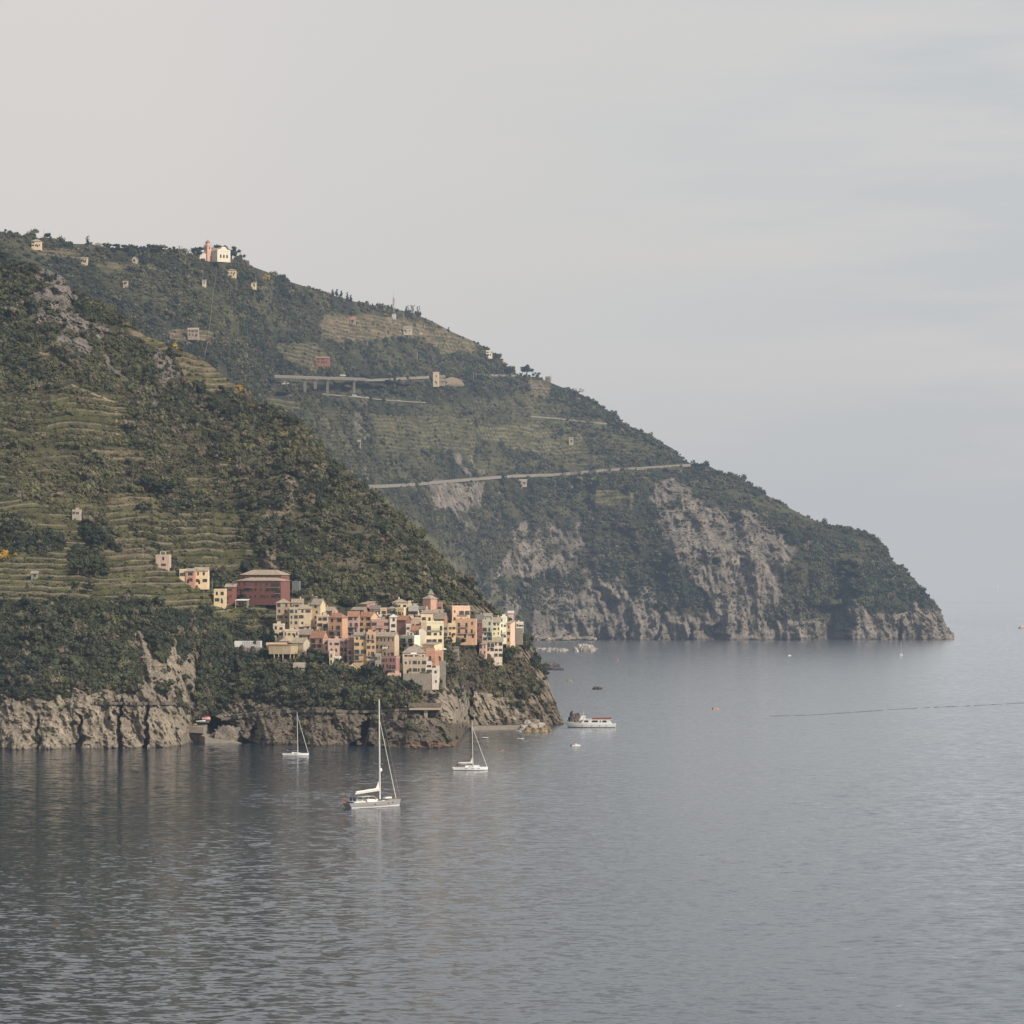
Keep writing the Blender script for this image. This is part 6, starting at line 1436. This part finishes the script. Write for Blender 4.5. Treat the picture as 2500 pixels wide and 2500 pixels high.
b = MB(); b.prism([(-6.8, -2.0, 4.1), (-1.2, -1.9, 4.25), (-1.2, 1.9, 4.25), (-6.8, 2.0, 4.1)], (0, 0, .12)); b.prism([(-1.2, -1.9, 4.25), (.6, -1.7, 3.05), (.6, 1.7, 3.05), (-1.2, 1.9, 4.25)], (0, 0, .1)); bo = b.build('bimini', CREAMC, y1)
for x in (-6.6, -4.0):
    for sgn in (-1, 1):
        b = MB(); b.tube((x, sgn*1.9, 2.1), (x, sgn*1.9, 4.1), .05, n=6); b.build('pole', ALU, bo)
b = MB(); b.box(-11.2, -5.2, -1.6, 1.6, 2.02, 2.5); b.box(-9.9, -9.5, -1.9, 1.9, 2.503, 3.0); b.box(-7.2, -6.8, -1.8, 1.8, 2.503, 3.1); b.build('cockpit_coaming', HW, y1)
for sgn in (-1, 1):
    b = MB(); b.tube((-10.4, sgn*1.1, 3.3), (-10.3, sgn*1.1, 3.3), .75, n=14); b.tube((-10.35, sgn*1.1, 2.1), (-10.35, sgn*1.1, 3.3), .08, n=6); b.build('wheel', IRON, y1)
b = MB(); b.box(-12.3, -11.0, -2.0, 2.0, 2.02, 2.35); b.build('sunbed', NAVY, y1)
mh = 42.2; b = MB(); b.tube((3.2, 0, 2.0), (2.75, 0, mh), .36, .24, 10); mo = b.build('mast', ALU, y1)
for z, w in ((16.6, 3.0), (26.5, 2.3), (34.5, 1.6)):
    for sgn in (-1, 1):
        b = MB(); b.tube((3.1-z*.01, 0, z), (2.5-z*.01, sgn*w, z+.35), .09, .06, 6); b.build('spreader', ALU, mo)
b = MB(); b.tube((3.0, 0, 6.4), (-9.2, 0, 5.4), .32, .28, 8); bm_ = b.build('boom', ALU, y1)
b = MB()
for k in range(10):
    f0, f1 = k/10, (k+1)/10; b.tube((2.6-11.4*f0, 0, 6.95-1.0*f0), (2.6-11.4*f1, 0, 6.95-1.0*f1), .44+.05*math.sin(k*1.7), .44+.05*math.sin(k*1.7+1.7), 8)
b.prism([(2.7, -.06, 7.2), (1.2, -.06, 7.3), (2.5, -.06, 10.0)], (0, .12, 0)); b.build('furled_sail', SAILW, bm_)
b = MB(); b.tube((11.2, 0, 2.9), (3.2, 0, 33.5), .17, .11, 6); b.build('furled_headsail', SAILW, y1)
b = MB(); b.tube((13.2, 0, 3.0), (2.9, 0, mh-.6), .035, .03, 5); b.build('forestay', FRAME, y1)
b = MB(); b.tube((-13.2, 0, 2.3), (2.7, 0, mh-.2), .012, n=4); b.build('backstay', FRAME, y1)
for sgn in (-1, 1):
    b = MB(); b.tube((2.4, sgn*3.0, 2.1), (2.3, sgn*3.0, 16.9), .014, n=4); b.tube((2.3, sgn*3.0, 16.9), (2.2, sgn*2.3, 26.8), .014, n=4); b.tube((2.2, sgn*2.3, 26.8), (2.8, 0, 40), .014, n=4); b.build('shroud', FRAME, y1)
b = MB(); b.lathe([(.02, 13.6), (.42, 13.8), (.5, 14.4), (.3, 15.0), (.02, 15.2)], 10, (3.7, 0)); b.build('radar_dome', HW, mo)
b = MB(); b.prism([(5.4, -.9, 3.0), (8.6, -.7, 3.05), (8.9, 0, 3.05), (8.6, .7, 3.05), (5.4, .9, 3.0)], (0, 0, .55)); b.build('tender', HW, y1)
b = MB(); b.tube((-13.4, .6, 2.1), (-14.2, .6, 4.6), .05, n=6); b.build('flagstaff', TEAK, y1)
b = MB(); b.face([(-13.75, .62, 3.2), (-13.65, .8, 2.6), (-14.5, 1.0, 2.2), (-14.9, .8, 2.6), (-14.2, .62, 4.5)]); b.build('ensign', REDP, y1)
b = MB()
for sgn in (-1, 1):
    for k in range(13):
        x = -11+1.85*k; t_ = (x+L_/2)/L_; bw = Bm/2*(1-max(0, (t_-.42)/.58)**2.1)*.95; b.tube((x, sgn*bw, sh(t_)-.05), (x, sgn*bw, sh(t_)+.8), .03, n=4)
b.build('guardrail', FRAME, y1)

# --- smaller white sloops
def sloop(label, u, v, L_, mast, boomcol, rz, tri, dark, genoa_top=.86):
    Yq = water_Y(v); o = empty('sailing_yacht', Vector(((u-1250)/F*Yq, Yq, 0)), rz, label, 'yacht')
    Bm, Fb = L_*.29, L_*.088
    h, st, dk, sh = hull(L_, Bm, Fb, .8, .015, .45, .12, 14, .05); ho = h.build('hull', HW, o); st.build('waterline_stripe', BLACKW, ho); dk.build('deck', HW, o)
    c_ = trunk(-L_*.14, L_*.24, Bm*.62, Bm*.36, Fb*1.02, L_*.045, .5).build('coachroof', HW, o)
    side_boxes(c_, 'cabin_window', (-L_*.02, L_*.06), lambda x: Bm*.30-.18*(x > 0), Fb*1.02+L_*.018, L_*.06, .22, BLACKW)
    side_boxes(ho, 'hull_window', (-L_*.12, L_*.06, L_*.22) if L_ > 15 else (L_*.02,), lambda x: Bm/2*(1-max(0, (x/L_+.5-.42)/.58)**2.1)*.975, Fb*.62, L_*.075, .2, BLACKW)
    mx = L_*.08; b = MB(); b.tube((mx, 0, Fb), (mx-L_*.03, 0, mast), .17, .11, 8); mo = b.build('mast', ALU, o)
    for z in (mast*.34, mast*.62):
        for sgn in (-1, 1): b = MB(); b.tube((mx, 0, z), (mx-.4, sgn*Bm*.32, z+.1), .05, n=5); b.build('spreader', ALU, mo)
    bz = Fb+L_*.105; b = MB(); b.tube((mx, 0, bz), (mx-L_*.42, 0, bz+.15), .13, n=8); bo_ = b.build('boom', ALU, o)
    b = MB(); b.tube((mx-.3, 0, bz+.32), (mx-L_*.40, 0, bz+.34), .30, .20, 8)
    if tri: b.prism([(mx-.25, -.05, bz+.4), (mx-L_*.08, -.05, bz+.5), (mx-.3, -.05, bz+L_*.18)], (0, .1, 0))
    b.build('sail_cover', boomcol, bo_)
    b = MB(); b.tube((L_*.47, 0, Fb*1.12), (mx-L_*.02, 0, mast*genoa_top), .14, .08, 6); b.build('furled_headsail', SAILW, o)
    b = MB(); b.tube((-L_*.48, 0, Fb), (mx-L_*.03, 0, mast), .01, n=4); b.build('backstay', FRAME, o)
    for sgn in (-1, 1): b = MB(); b.tube((mx-.3, sgn*Bm*.42, Fb), (mx-L_*.025, 0, mast*.9), .01, n=4); b.build('shroud', FRAME, o)
    b = MB(); b.prism([(-L_*.26, -Bm*.3, Fb+1.5), (-L_*.12, -Bm*.28, Fb+1.4), (-L_*.12, Bm*.28, Fb+1.4), (-L_*.26, Bm*.3, Fb+1.5)], (0, 0, .08)); b.prism([(-L_*.12, -Bm*.28, Fb+1.4), (-L_*.08, -Bm*.26, Fb+.7), (-L_*.08, Bm*.26, Fb+.7), (-L_*.12, Bm*.28, Fb+1.4)], (0, 0, .07)); b.build('sprayhood', NAVY if dark else CREAMC, o)
    b = MB(); b.tube((-L_*.36, -.1, Fb+1.0), (-L_*.36, .1, Fb+1.0), .5, n=12); b.tube((-L_*.36, 0, Fb-.1), (-L_*.36, 0, Fb+1.0), .06, n=6); b.build('wheel', IRON, o)
    b = MB()
    for sgn in (-1, 1):
        for k in range(8):
            x = -L_*.46+L_*.12*k; t_ = x/L_+.5; bw = Bm/2*(1-max(0, (t_-.42)/.58)**2.1)*.93; b.tube((x, sgn*bw, sh(t_)-.05), (x, sgn*bw, sh(t_)+.6), .025, n=4)
    b.build('guardrail', FRAME, o)
    return o
sloop('small white sloop with navy sail cover at the foot of the left cliff', 722, 1845, 13.2, 21.6, NAVY, R(-4), False, True, .92)
sy = sloop('mid sized white sloop with triangular scrap of sail, right of the grey one', 1148, 1880.5, 16.4, 23.2, SAILW, R(3), True, False)
b = MB(); b.prism([(1.6, -.8, 0), (4.0, -.6, 0), (4.3, 0, 0), (4.0, .6, 0), (1.6, .8, 0)], (0, 0, .5)); b.build('tender', HW, sy, (0, 0, 1.75))

# --- excursion ferry
Yq = water_Y(1776); f_ = empty('ferry', Vector(((1440-1250)/F*Yq, Yq, 0)), R(176), 'white two deck excursion ferry with red topped upper deck, nosing the rocks', 'ferry')
L_, Bm, Fb = 30, 6.6, 2.3
h, st, dk, sh = hull(L_, Bm, Fb, .86, .10, .6, .42, 16, .01); ho = h.build('hull', HW, f_); st.build('waterline_stripe', BLACKW, ho); dk.build('deck', paint((.35,.36,.38), .8, name='grey_deck'), f_)
b = MB(); b.prism([(-12.5, -2.9, 2.25), (5.2, -2.9, 2.35), (3.2, -2.9, 4.6), (-11.2, -2.9, 4.6)], (0, 5.8, 0)); ca = b.build('saloon', HW, f_)
for x0, x1 in ((-9.8, -7.4), (-6.6, -5.9), (-4.8, -1.4), (.6, 3.0)):
    for sgn in (-1, 1): b = MB(); b.prism([(x0, sgn*2.93, 3.1), (x1+.3, sgn*2.93, 3.1), (x1-.2, sgn*2.93, 4.15), (x0+.2, sgn*2.93, 4.15)], (0, sgn*.05, 0)); b.build('saloon_window', BLACKW, ca)
b = MB(); b.box(-12.6, 3.4, -3.1, 3.1, 4.603, 4.8); up_ = b.build('upper_deck', HW, f_)
b = MB(); b.prism([(2.6, -1.7, 4.803), (6.0, -1.5, 4.0), (4.9, -1.4, 6.7), (2.6, -1.6, 6.7)], (0, 3.3, 0)); wh_ = b.build('wheelhouse', HW, f_)
for sgn in (-1, 1): b = MB(); b.box(3.0, 4.8, sgn*1.66-.12, sgn*1.66+.05, 5.4, 6.3); b.build('wheelhouse_window', BLACKW, wh_)
b = MB(); b.prism([(5.55, -1.2, 5.2), (5.55, 1.2, 5.2), (5.1, 1.2, 6.3), (5.1, -1.2, 6.3)], (.12, 0, .02)); b.build('windscreen', BLACKW, wh_)
b = MB()
for sgn in (-1, 1): b.box(-12.4, -1.5, sgn*3.0-.06, sgn*3.0+.06, 4.803, 5.75)
b.box(-12.4, -12.28, -2.94, 2.94, 4.803, 5.75); b.build('red_bulwark', paint((.24,.075,.07), .7, .2, name='red_dodger'), f_)
for k in range(9):
    for sgn in (-1, 1): b = MB(); b.box(-11.5+1.1*k, -10.9+1.1*k, sgn*1.6-.9, sgn*1.6+.9, 4.803, 5.9); b.build('bench', TEAK, f_)
b = MB(); b.tube((3.6, 0, 6.7), (3.6, 0, 9.4), .1, .06, 6); b.box(3.2, 4.0, -.8, .8, 8.0, 8.12); b.build('mast', ALU, f_)
b = MB()
for k in range(9):
    x = 6.5+.95*k; t_ = (x+L_/2)/L_; bw = Bm/2*(1-max(0, (t_-.42)/.58)**2.1)*.95
    for sgn in (-1, 1): b.tube((x, sgn*bw, sh(t_)-.05), (x, sgn*bw, sh(t_)+.95), .05, n=4)
b.build('bow_rail', FRAME, f_)
for x in (-10, -6, -1.5, 4, 8):
    for sgn in (-1, 1):
        t_ = (x+L_/2)/L_; bw = Bm/2*(1-max(0, (t_-.42)/.58)**2.1)*.96+.14; b = MB(); b.tube((x, sgn*bw, 1.0), (x, sgn*bw, 1.7), .16, n=8); b.build('fender', paint((.45,.40,.28), .7, name='fender'), f_)
b = MB(); b.tube((14.6, 0, 3.3), (18.6, 0.6, 3.9), .10, n=5); b.build('gangway', FRAME, f_)

# --- small craft
def dinghy(label, u, v, L_, col, rz, kind='open', cat='boat', name='motorboat', z=0.0, Y=None, deck=None, group=None):
    Yq = Y or water_Y(v); o = empty(name, P(u, v, Yq) if Y else Vector(((u-1250)/F*Yq, Yq, z)), rz, label, cat, group)
    cm = paint(col, .5, .1, spec=.4, name='boat_paint'); Bm, Fb = L_*.36, max(.3, L_*.12)
    if kind == 'kayak': Bm, Fb = .75, .32
    h, st, dk, sh = hull(L_, Bm, Fb, .1 if kind == 'kayak' else .8, .03, .2, .3, 10, .0); h.build('hull', cm, o); st.build('waterline_stripe', cm if kind != 'cabin' else BLACKW, o); dk.build('deck', paint(deck or (.5,.48,.44), .7, name='boat_inside'), o)
    if kind == 'kayak':
        b = MB(); b.lathe([(.42, Fb-.02), (.45, Fb+.06), (.36, Fb+.05)], 12); b.build('cockpit_rim', IRON, o)
    elif kind == 'cabin':
        c_ = trunk(-L_*.12, L_*.22, Bm*.7, Bm*.5, Fb, L_*.17, .3).build('cabin', HW, o); side_boxes(c_, 'cabin_window', (0, L_*.09), Bm*.31, Fb+L_*.09, L_*.06, .3, BLACKW)
    if kind in ('open', 'cabin'):
        b = MB(); b.box(-L_/2-.35, -L_/2+.15, -.2, .2, .1, Fb+.6); b.build('outboard', IRON, o)
        for x in (-.15, .15):
            b = MB(); b.box(L_*x-.15, L_*x+.15, -Bm*.40, Bm*.40, Fb*.85, Fb*.98); b.build('thwart', TEAK, o)
    if kind == 'rib':
        b = MB()
        pts = [(-L_/2, Bm*.42), (0, Bm*.44), (L_*.3, Bm*.32), (L_*.47, 0), (L_*.3, -Bm*.32), (0, -Bm*.44), (-L_/2, -Bm*.42)]
        for a, c in zip(pts, pts[1:]): b.tube((a[0], a[1], Fb), (c[0], c[1], Fb), .26, n=8)
        b.build('tube', HW, o)
    return o
dinghy('white and dark inflatable dinghy floating in the harbour mouth',1184,1803,3.4,(.05,.055,.07),R(160),'rib')
kay = dinghy('orange kayak paddled by one person near the harbour',1222,1832,3.2,(.62,.24,.12),R(170),'kayak','kayak','kayak')
dinghy('small white motorboat with pink cockpit in the open bay',1406,1822,5.2,(.68,.66,.62),R(25),'cabin',deck=(.5,.3,.27))
dinghy('white kayak lying on the water left of the breakwater',1271,1803.5,3.8,(.72,.72,.70),R(175),'kayak','kayak','kayak')
MGp = 'small boats moored along the harbour quay'
dinghy('white and blue open boat moored at the left of the harbour quay',1145,1777,4.6,(.60,.66,.75),R(170),'open',group=MGp); dinghy('cluttered white boat moored left of the harbour gully',1120,1780,3.6,(.66,.62,.60),R(20),'open',group=MGp,Y=2060)
dinghy('white cabin boat moored behind the sloop mast',1162,1777.5,4.0,(.72,.72,.72),R(190),'cabin',group=MGp); dinghy('dark hulled open boat moored in the middle of the quay',1197,1778,5.4,(.04,.045,.05),R(5),'open',group=MGp); dinghy('pale grey boat moored left of the dark one',1183,1777.5,4.6,(.5,.5,.47),R(175),'open',group=MGp); dinghy('small cream boat hauled up at the foot of the gully',1136,1765,4.0,(.62,.56,.45),R(15),'open',group=MGp,Y=2086)
dinghy('orange fishing boat far out in the middle of the bay',1748,1731.5,4.6,(.55,.25,.10),R(20),'open'); dinghy('small ochre boat off the village point',1391,1663,5.6,(.48,.38,.22),R(175),'open')
dinghy('tiny white boat off the far cliffs',1927,1601.5,5.0,(.72,.72,.70),R(40),'cabin'); dinghy('orange boat at the far right edge of the sea',2494,1534,14,(.6,.3,.12),R(60),'cabin')
SB = 'boats stored on the terrace above the slipway'
for lab, u, v, L_, col, z in (('yellow rowing boat upturned on the boat terrace',474,1769,3.4,(.60,.40,.06),8.4),('pale long boat stored left of the red-striped stack',490,1762,5.2,(.62,.64,.62),9.0),('dark red boat on top of the stored boats',502,1751,4.6,(.34,.06,.07),12.0),('white boat in the middle of the stored stack',503,1754.5,4.6,(.66,.62,.55),11.2),('red and white boat low in the stored stack',504,1758,4.6,(.50,.14,.12),10.3),('dull green boat under the stored stack',499,1764,5.4,(.10,.13,.10),8.9)):
    dinghy(lab,u,v,L_,col,R(8),'open',name='rowing_boat',Y=1952-(v < 1760)*-3,group=SB)
def mini_sail(label, u, v, L_, mast, rz, sail=False):
    Yq = water_Y(v); o = empty('sailing_yacht', Vector(((u-1250)/F*Yq, Yq, 0)), rz, label, 'yacht', 'distant sailing boats on the hazy sea')
    h, st, dk, sh = hull(L_, L_*.3, L_*.11, .75, .03, .3, .15, 10); h.build('hull', HW, o); st.build('waterline_stripe', BLACKW, o); dk.build('deck', HW, o)
    trunk(-L_*.12, L_*.2, L_*.18, L_*.12, L_*.11, L_*.05).build('coachroof', HW, o)
    b = MB(); b.tube((L_*.06, 0, L_*.1), (L_*.06, 0, mast), .16, .1, 6); b.build('mast', ALU, o)
    b = MB(); b.tube((L_*.06, 0, L_*.2), (-L_*.36, 0, L_*.2), .3, .2, 6); b.build('boom', SAILW, o)
    if sail: b = MB(); b.prism([(L_*.05, -.05, L_*.24), (-L_*.34, -.05, L_*.26), (L_*.05, -.05, mast*.97)], (0, .1, 0)); b.build('mainsail', SAILW, o)
mini_sail('distant sailing boat with raised sail, left one above the hazy horizon',2436,1438,13,18,R(60),True); mini_sail('faint dark sailing boat at the right edge, farthest out',2491,1408,16,22,R(40)); mini_sail('small yacht off the headland cliffs, in front of the far shore',2200,1601,11,14,R(80))
# buoys
def buoy(u, v, r, col, label):
    Yq = water_Y(v); o = empty('buoy', Vector(((u-1250)/F*Yq, Yq, 0)), 0, label, 'buoy')
    b = MB(); b.lathe([(.02, -.3*r), (.8*r, -.1*r), (r, .35*r), (.7*r, .9*r), (.25*r, 1.2*r), (.2*r, 2.0*r), (.02, 2.05*r)], 12); b.build('float', paint(col, .5, name='buoy_paint'), o)
    b = MB(); b.tube((0, 0, 2.0*r), (0, 0, 2.9*r), .06*r, n=6); b.build('topmark', IRON, o)
buoy(1508, 1613.5, .9, (.6,.2,.15), 'red buoy between the village point and the far cliffs'); buoy(1179, 1781, .45, (.7,.7,.68), 'white mooring buoy beside the quay boats')

# ------------------------------------------------------------------ people (only a few pixels tall)
def person_mesh(name, seated=False):
    J = {'pel': (0,0,.95), 'ch': (0,.0,1.3), 'nk': (0,0,1.5), 'hd': (0,-.02,1.66)}
    if seated:
        P_ = [(0,0,.25),(0,.02,.55),(0,0,.78),(0,-.02,.95),(.10,-.05,.22),(.14,-.45,.32),(.15,-.85,.2),(-.10,-.05,.22),(-.14,-.45,.32),(-.15,-.85,.2),(.2,0,.70),(.34,-.2,.52),(.28,-.45,.56),(-.2,0,.70),(-.34,-.2,.52),(-.28,-.45,.56)]
    else:
        P_ = [(0,0,.95),(0,0,1.28),(0,0,1.48),(0,-.02,1.66),(.10,0,.9),(.11,-.02,.5),(.12,.02,.06),(-.10,0,.9),(-.12,.06,.5),(-.13,.14,.06),(.2,0,1.4),(.27,.02,1.14),(.25,-.08,.88),(-.2,0,1.4),(-.28,.0,1.14),(-.24,-.10,.90)]
    E_ = [(0,1),(1,2),(2,3),(0,4),(4,5),(5,6),(0,7),(7,8),(8,9),(2,10),(10,11),(11,12),(2,13),(13,14),(14,15)]
    rad = [.15,.16,.07,.115,.10,.07,.055,.10,.07,.055,.075,.05,.04,.075,.05,.04]
    me = bpy.data.meshes.new(name); me.from_pydata(P_, E_, []); o = bpy.data.objects.new(name, me); COL.objects.link(o)
    md = o.modifiers.new('skin', 'SKIN'); md.use_smooth_shade = True
    for v, r in zip(me.skin_vertices[0].data, rad): v.radius = (r, r)
    me.skin_vertices[0].data[0].use_root = True
    ss = o.modifiers.new('sub', 'SUBSURF'); ss.levels = 1; ss.render_levels = 1
    dg = bpy.context.evaluated_depsgraph_get(); out = bpy.data.meshes.new_from_object(o.evaluated_get(dg)); out.name = name
    bpy.data.objects.remove(o); return out
SKIN = paint((.42, .27, .19), .7, .05, name='skin')
body_s, body_k = person_mesh('body'), person_mesh('body', True)
def person(label, loc, shirt, trousers, rz=0, seated=False, hair=(.04,.03,.02), group=None):
    o = empty('person', loc, rz, label, 'person', group)
    me = (body_k if seated else body_s).copy(); me.materials.clear()
    for c in (trousers, shirt): me.materials.append(paint(c, .9, .1, name='clothes'))
    me.materials.append(SKIN); lo, hi = (.33, .80) if seated else (.98, 1.47)
    for p in me.polygons:
        z = sum(me.vertices[i].co.z for i in p.vertices)/len(p.vertices); x = abs(p.center.x)
        p.material_index = 2 if z > hi or (x > .225 and z < hi-.2 and not (seated and z < .3)) else (1 if z > lo else 0)
    link('body', me, o)
    b = MB(); zz = .98 if seated else 1.69; b.lathe([(.118, zz-.03), (.122, zz+.04), (.085, zz+.10), (.01, zz+.125)], 10, (0, .015)); b.build('hair', paint(hair, .8, .1, name='hair'), o)
    return o
kp = person('person in a dark top paddling the orange kayak', kay.location+Vector((.1,.0,.02)), (.03,.04,.07), (.05,.05,.06), R(80), True)
t = empty('paddle', kay.location+Vector((-.4,-.12,.75)), R(60), 'kayak paddle held by the person in the orange kayak', 'paddle')
b = MB(); b.tube((-1.05,0,-.12), (1.05,0,.12), .025, n=6); b.build('shaft', IRON, t)
for sgn in (-1, 1): b = MB(); b.prism([(sgn*.95,-.09,sgn*.1),(sgn*1.3,-.10,sgn*.14),(sgn*1.32,.08,sgn*.14),(sgn*.95,.09,sgn*.1)], (0,0,.02)); b.build('blade', NAVY, t)
PG = 'small figures walking on the paths and the platform'
Yp_ = C.Yat(1040, 1745)-5
for k, (u, v, Y_, shc, lab) in enumerate(((991,1731,None,(.66,.64,.62),'person in a white top on the footpath left of the platform'),(997,1731,None,(.2,.15,.3),'person in a purple top on the footpath left of the platform'),(1012,1730,Yp_+3,(.6,.6,.62),'person in a pale top at the left end of the viewing platform'),(1058,1729,Yp_+4,(.10,.10,.12),'person in dark clothes on the right half of the viewing platform'),(622,1745.5,None,(.66,.65,.6),'person in white on the railed footpath'),(618,1746,None,(.3,.28,.25),'person in brown just left of the one in white on the railed footpath'),(521,1711,None,(.6,.6,.58),'person in pale clothes on the upper bend of the path'))):
    y_ = Y_ if Y_ else C.Yat(u, v)-1.4
    person(lab, P(u, v, y_), shc, (.06,.06,.09), rng.uniform(0, 6), group=PG)
for k, (x, y) in enumerate(((-14, 2090), (-6, 2093), (1, 2096), (4, 2098), (9, 2100))):
    person('person standing on the harbour quay', Vector((x, y, 1.6)), ((.6,.6,.6),(.1,.12,.2),(.5,.45,.4),(.05,.05,.06),(.55,.5,.5))[k], (.08,.08,.1), rng.uniform(0, 6), group='people standing on the harbour quay')
# ------------------------------------------------------------------ sky, haze, sun, camera
SUN_AZ, SUN_EL = 52.0, 37.0            # degrees to the right of the view, above the sea
w = bpy.data.worlds.new('World'); sc.world = w; w.use_nodes = True; nt = w.node_tree; N, L = nt.nodes, nt.links
for n in list(N): N.remove(n)
out = N.new('ShaderNodeOutputWorld'); add = N.new('ShaderNodeAddShader'); bg1 = N.new('ShaderNodeBackground'); bg2 = N.new('ShaderNodeBackground')
sky = N.new('ShaderNodeTexSky'); sky.sky_type = 'NISHITA'; sky.sun_disc = False; sky.sun_elevation = R(SUN_EL); sky.sun_rotation = R(180-SUN_AZ); sky.dust_density = 4; sky.air_density = 1.2
L.new(sky.outputs['Color'], bg1.inputs['Color']); bg1.inputs['Strength'].default_value = .05*.18
tc = N.new('ShaderNodeTexCoord'); sx = N.new('ShaderNodeSeparateXYZ'); L.new(tc.outputs['Generated'], sx.inputs[0])
def mrange(src, a, b_, c=0, d=1):
    m = N.new('ShaderNodeMapRange'); m.inputs['From Min'].default_value = a; m.inputs['From Max'].default_value = b_; m.inputs['To Min'].default_value = c; m.inputs['To Max'].default_value = d; L.new(src, m.inputs['Value']); return m.outputs['Result']
mp = N.new('ShaderNodeMapping'); mp.inputs['Scale'].default_value = (5, 5, 34); mp.inputs['Rotation'].default_value = (0, R(-6), 0); L.new(tc.outputs['Generated'], mp.inputs['Vector'])
nz = N.new('ShaderNodeTexNoise'); nz.inputs['Scale'].default_value = 1.6; nz.inputs['Detail'].default_value = 5; nz.inputs['Roughness'].default_value = .5; L.new(mp.outputs['Vector'], nz.inputs['Vector'])
side = mrange(sx.outputs['X'], -.10, .15)
lowr = mrange(sx.outputs['Z'], .055, -.01)
mm = N.new('ShaderNodeMath'); mm.operation = 'MULTIPLY'; L.new(side, mm.inputs[0]); L.new(lowr, mm.inputs[1])
veil = N.new('ShaderNodeMix'); veil.data_type = 'RGBA'; veil.inputs['A'].default_value = (*SKY_L, 1); veil.inputs['B'].default_value = (*SKY_R, 1); L.new(side, veil.inputs['Factor'])
v2 = N.new('ShaderNodeMix'); v2.data_type = 'RGBA'; L.new(mm.outputs[0], v2.inputs['Factor']); L.new(veil.outputs['Result'], v2.inputs['A']); v2.inputs['B'].default_value = (*SKY_LOW, 1)
cf = mrange(nz.outputs['Fac'], .40, .60); m3 = N.new('ShaderNodeMath'); m3.operation = 'MULTIPLY'; L.new(cf, m3.inputs[0]); L.new(mrange(side, 0.2, 1, .15, .9), m3.inputs[1])
v3 = N.new('ShaderNodeMix'); v3.data_type = 'RGBA'; L.new(m3.outputs[0], v3.inputs['Factor']); L.new(v2.outputs['Result'], v3.inputs['A']); v3.inputs['B'].default_value = (*CLOUD_B, 1)
zen = N.new('ShaderNodeMix'); zen.data_type = 'RGBA'; zen.blend_type = 'MULTIPLY'; L.new(mrange(sx.outputs['Z'], .32, .75), zen.inputs['Factor']); L.new(v3.outputs['Result'], zen.inputs['A']); zen.inputs['B'].default_value = (.50, .57, .68, 1)
L.new(zen.outputs['Result'], bg2.inputs['Color']); bg2.inputs['Strength'].default_value = 1.0
L.new(bg1.outputs[0], add.inputs[0]); L.new(bg2.outputs[0], add.inputs[1]); L.new(add.outputs[0], out.inputs['Surface'])

sl = bpy.data.lights.new('sun', 'SUN'); sl.energy = SUN_E; sl.angle = R(6.0); sl.color = (1.0, .915, .81)
so = bpy.data.objects.new('sun', sl); COL.objects.link(so)
el, az = R(SUN_EL), R(SUN_AZ)            # direction towards the sun: right of -Y.. slightly behind the camera
d = Vector((math.sin(az)*math.cos(el), -math.cos(az)*math.cos(el), math.sin(el)))
so.rotation_euler = d.to_track_quat('Z', 'Y').to_euler(); so.location = d*500+Vector((0, 1500, 0))

# haze: thin even air-light filling the whole bay
def haze_bank(name, S_, Cl, box):
    m = bpy.data.materials.new('sea_haze'); m.use_nodes = True; nt = m.node_tree
    for n in list(nt.nodes): nt.nodes.remove(n)
    o_ = nt.nodes.new('ShaderNodeOutputMaterial'); ab = nt.nodes.new('ShaderNodeVolumeAbsorption'); em = nt.nodes.new('ShaderNodeEmission'); ad_ = nt.nodes.new('ShaderNodeAddShader')
    smax = max(S_)*1.0001; ab.inputs['Density'].default_value = smax; ab.inputs['Color'].default_value = tuple(1-s/smax for s in S_)+(1,)
    ec = [s*c for s, c in zip(S_, Cl)]; em.inputs['Strength'].default_value = max(ec); em.inputs['Color'].default_value = tuple(e/max(ec) for e in ec)+(1,)
    nt.links.new(ab.outputs[0], ad_.inputs[0]); nt.links.new(em.outputs[0], ad_.inputs[1]); nt.links.new(ad_.outputs[0], o_.inputs['Volume'])
    b = MB(); b.box(*box); hz = b.build(name, m); tag(hz, kind='structure'); hz.display_type = 'WIRE'
haze_bank('haze', HAZE_S, HAZE_C, (-50000, 50000, -1200, 90000, -40, 700))
haze_bank('haze', (1.8e-4, 1.9e-4, 2.0e-4), (.50,.525,.545), (-40000, 40000, 5300, 88000, -30, 210))
haze_bank('haze', HAZE_S2, HAZE_C, (-45000, 45000, 2700, 89000, -35, 620))

cam = bpy.data.cameras.new('camera'); co = bpy.data.objects.new('camera', cam); COL.objects.link(co); sc.camera = co
co.location = (0, 0, CH); co.rotation_euler = (R(90), 0, 0); cam.sensor_width = 36; cam.lens = F/2500*36; cam.shift_y = (VH-1250)/2500; cam.clip_start = 1; cam.clip_end = 200000
sc.render.engine = 'CYCLES'; sc.render.resolution_x = sc.render.resolution_y = 1024
sc.view_settings.view_transform = 'Standard'; sc.view_settings.look = 'None'; sc.view_settings.exposure = 0; sc.view_settings.gamma = 1
sc.cycles.max_bounces = 6; sc.cycles.transparent_max_bounces = 8; sc.cycles.volume_bounces = 0
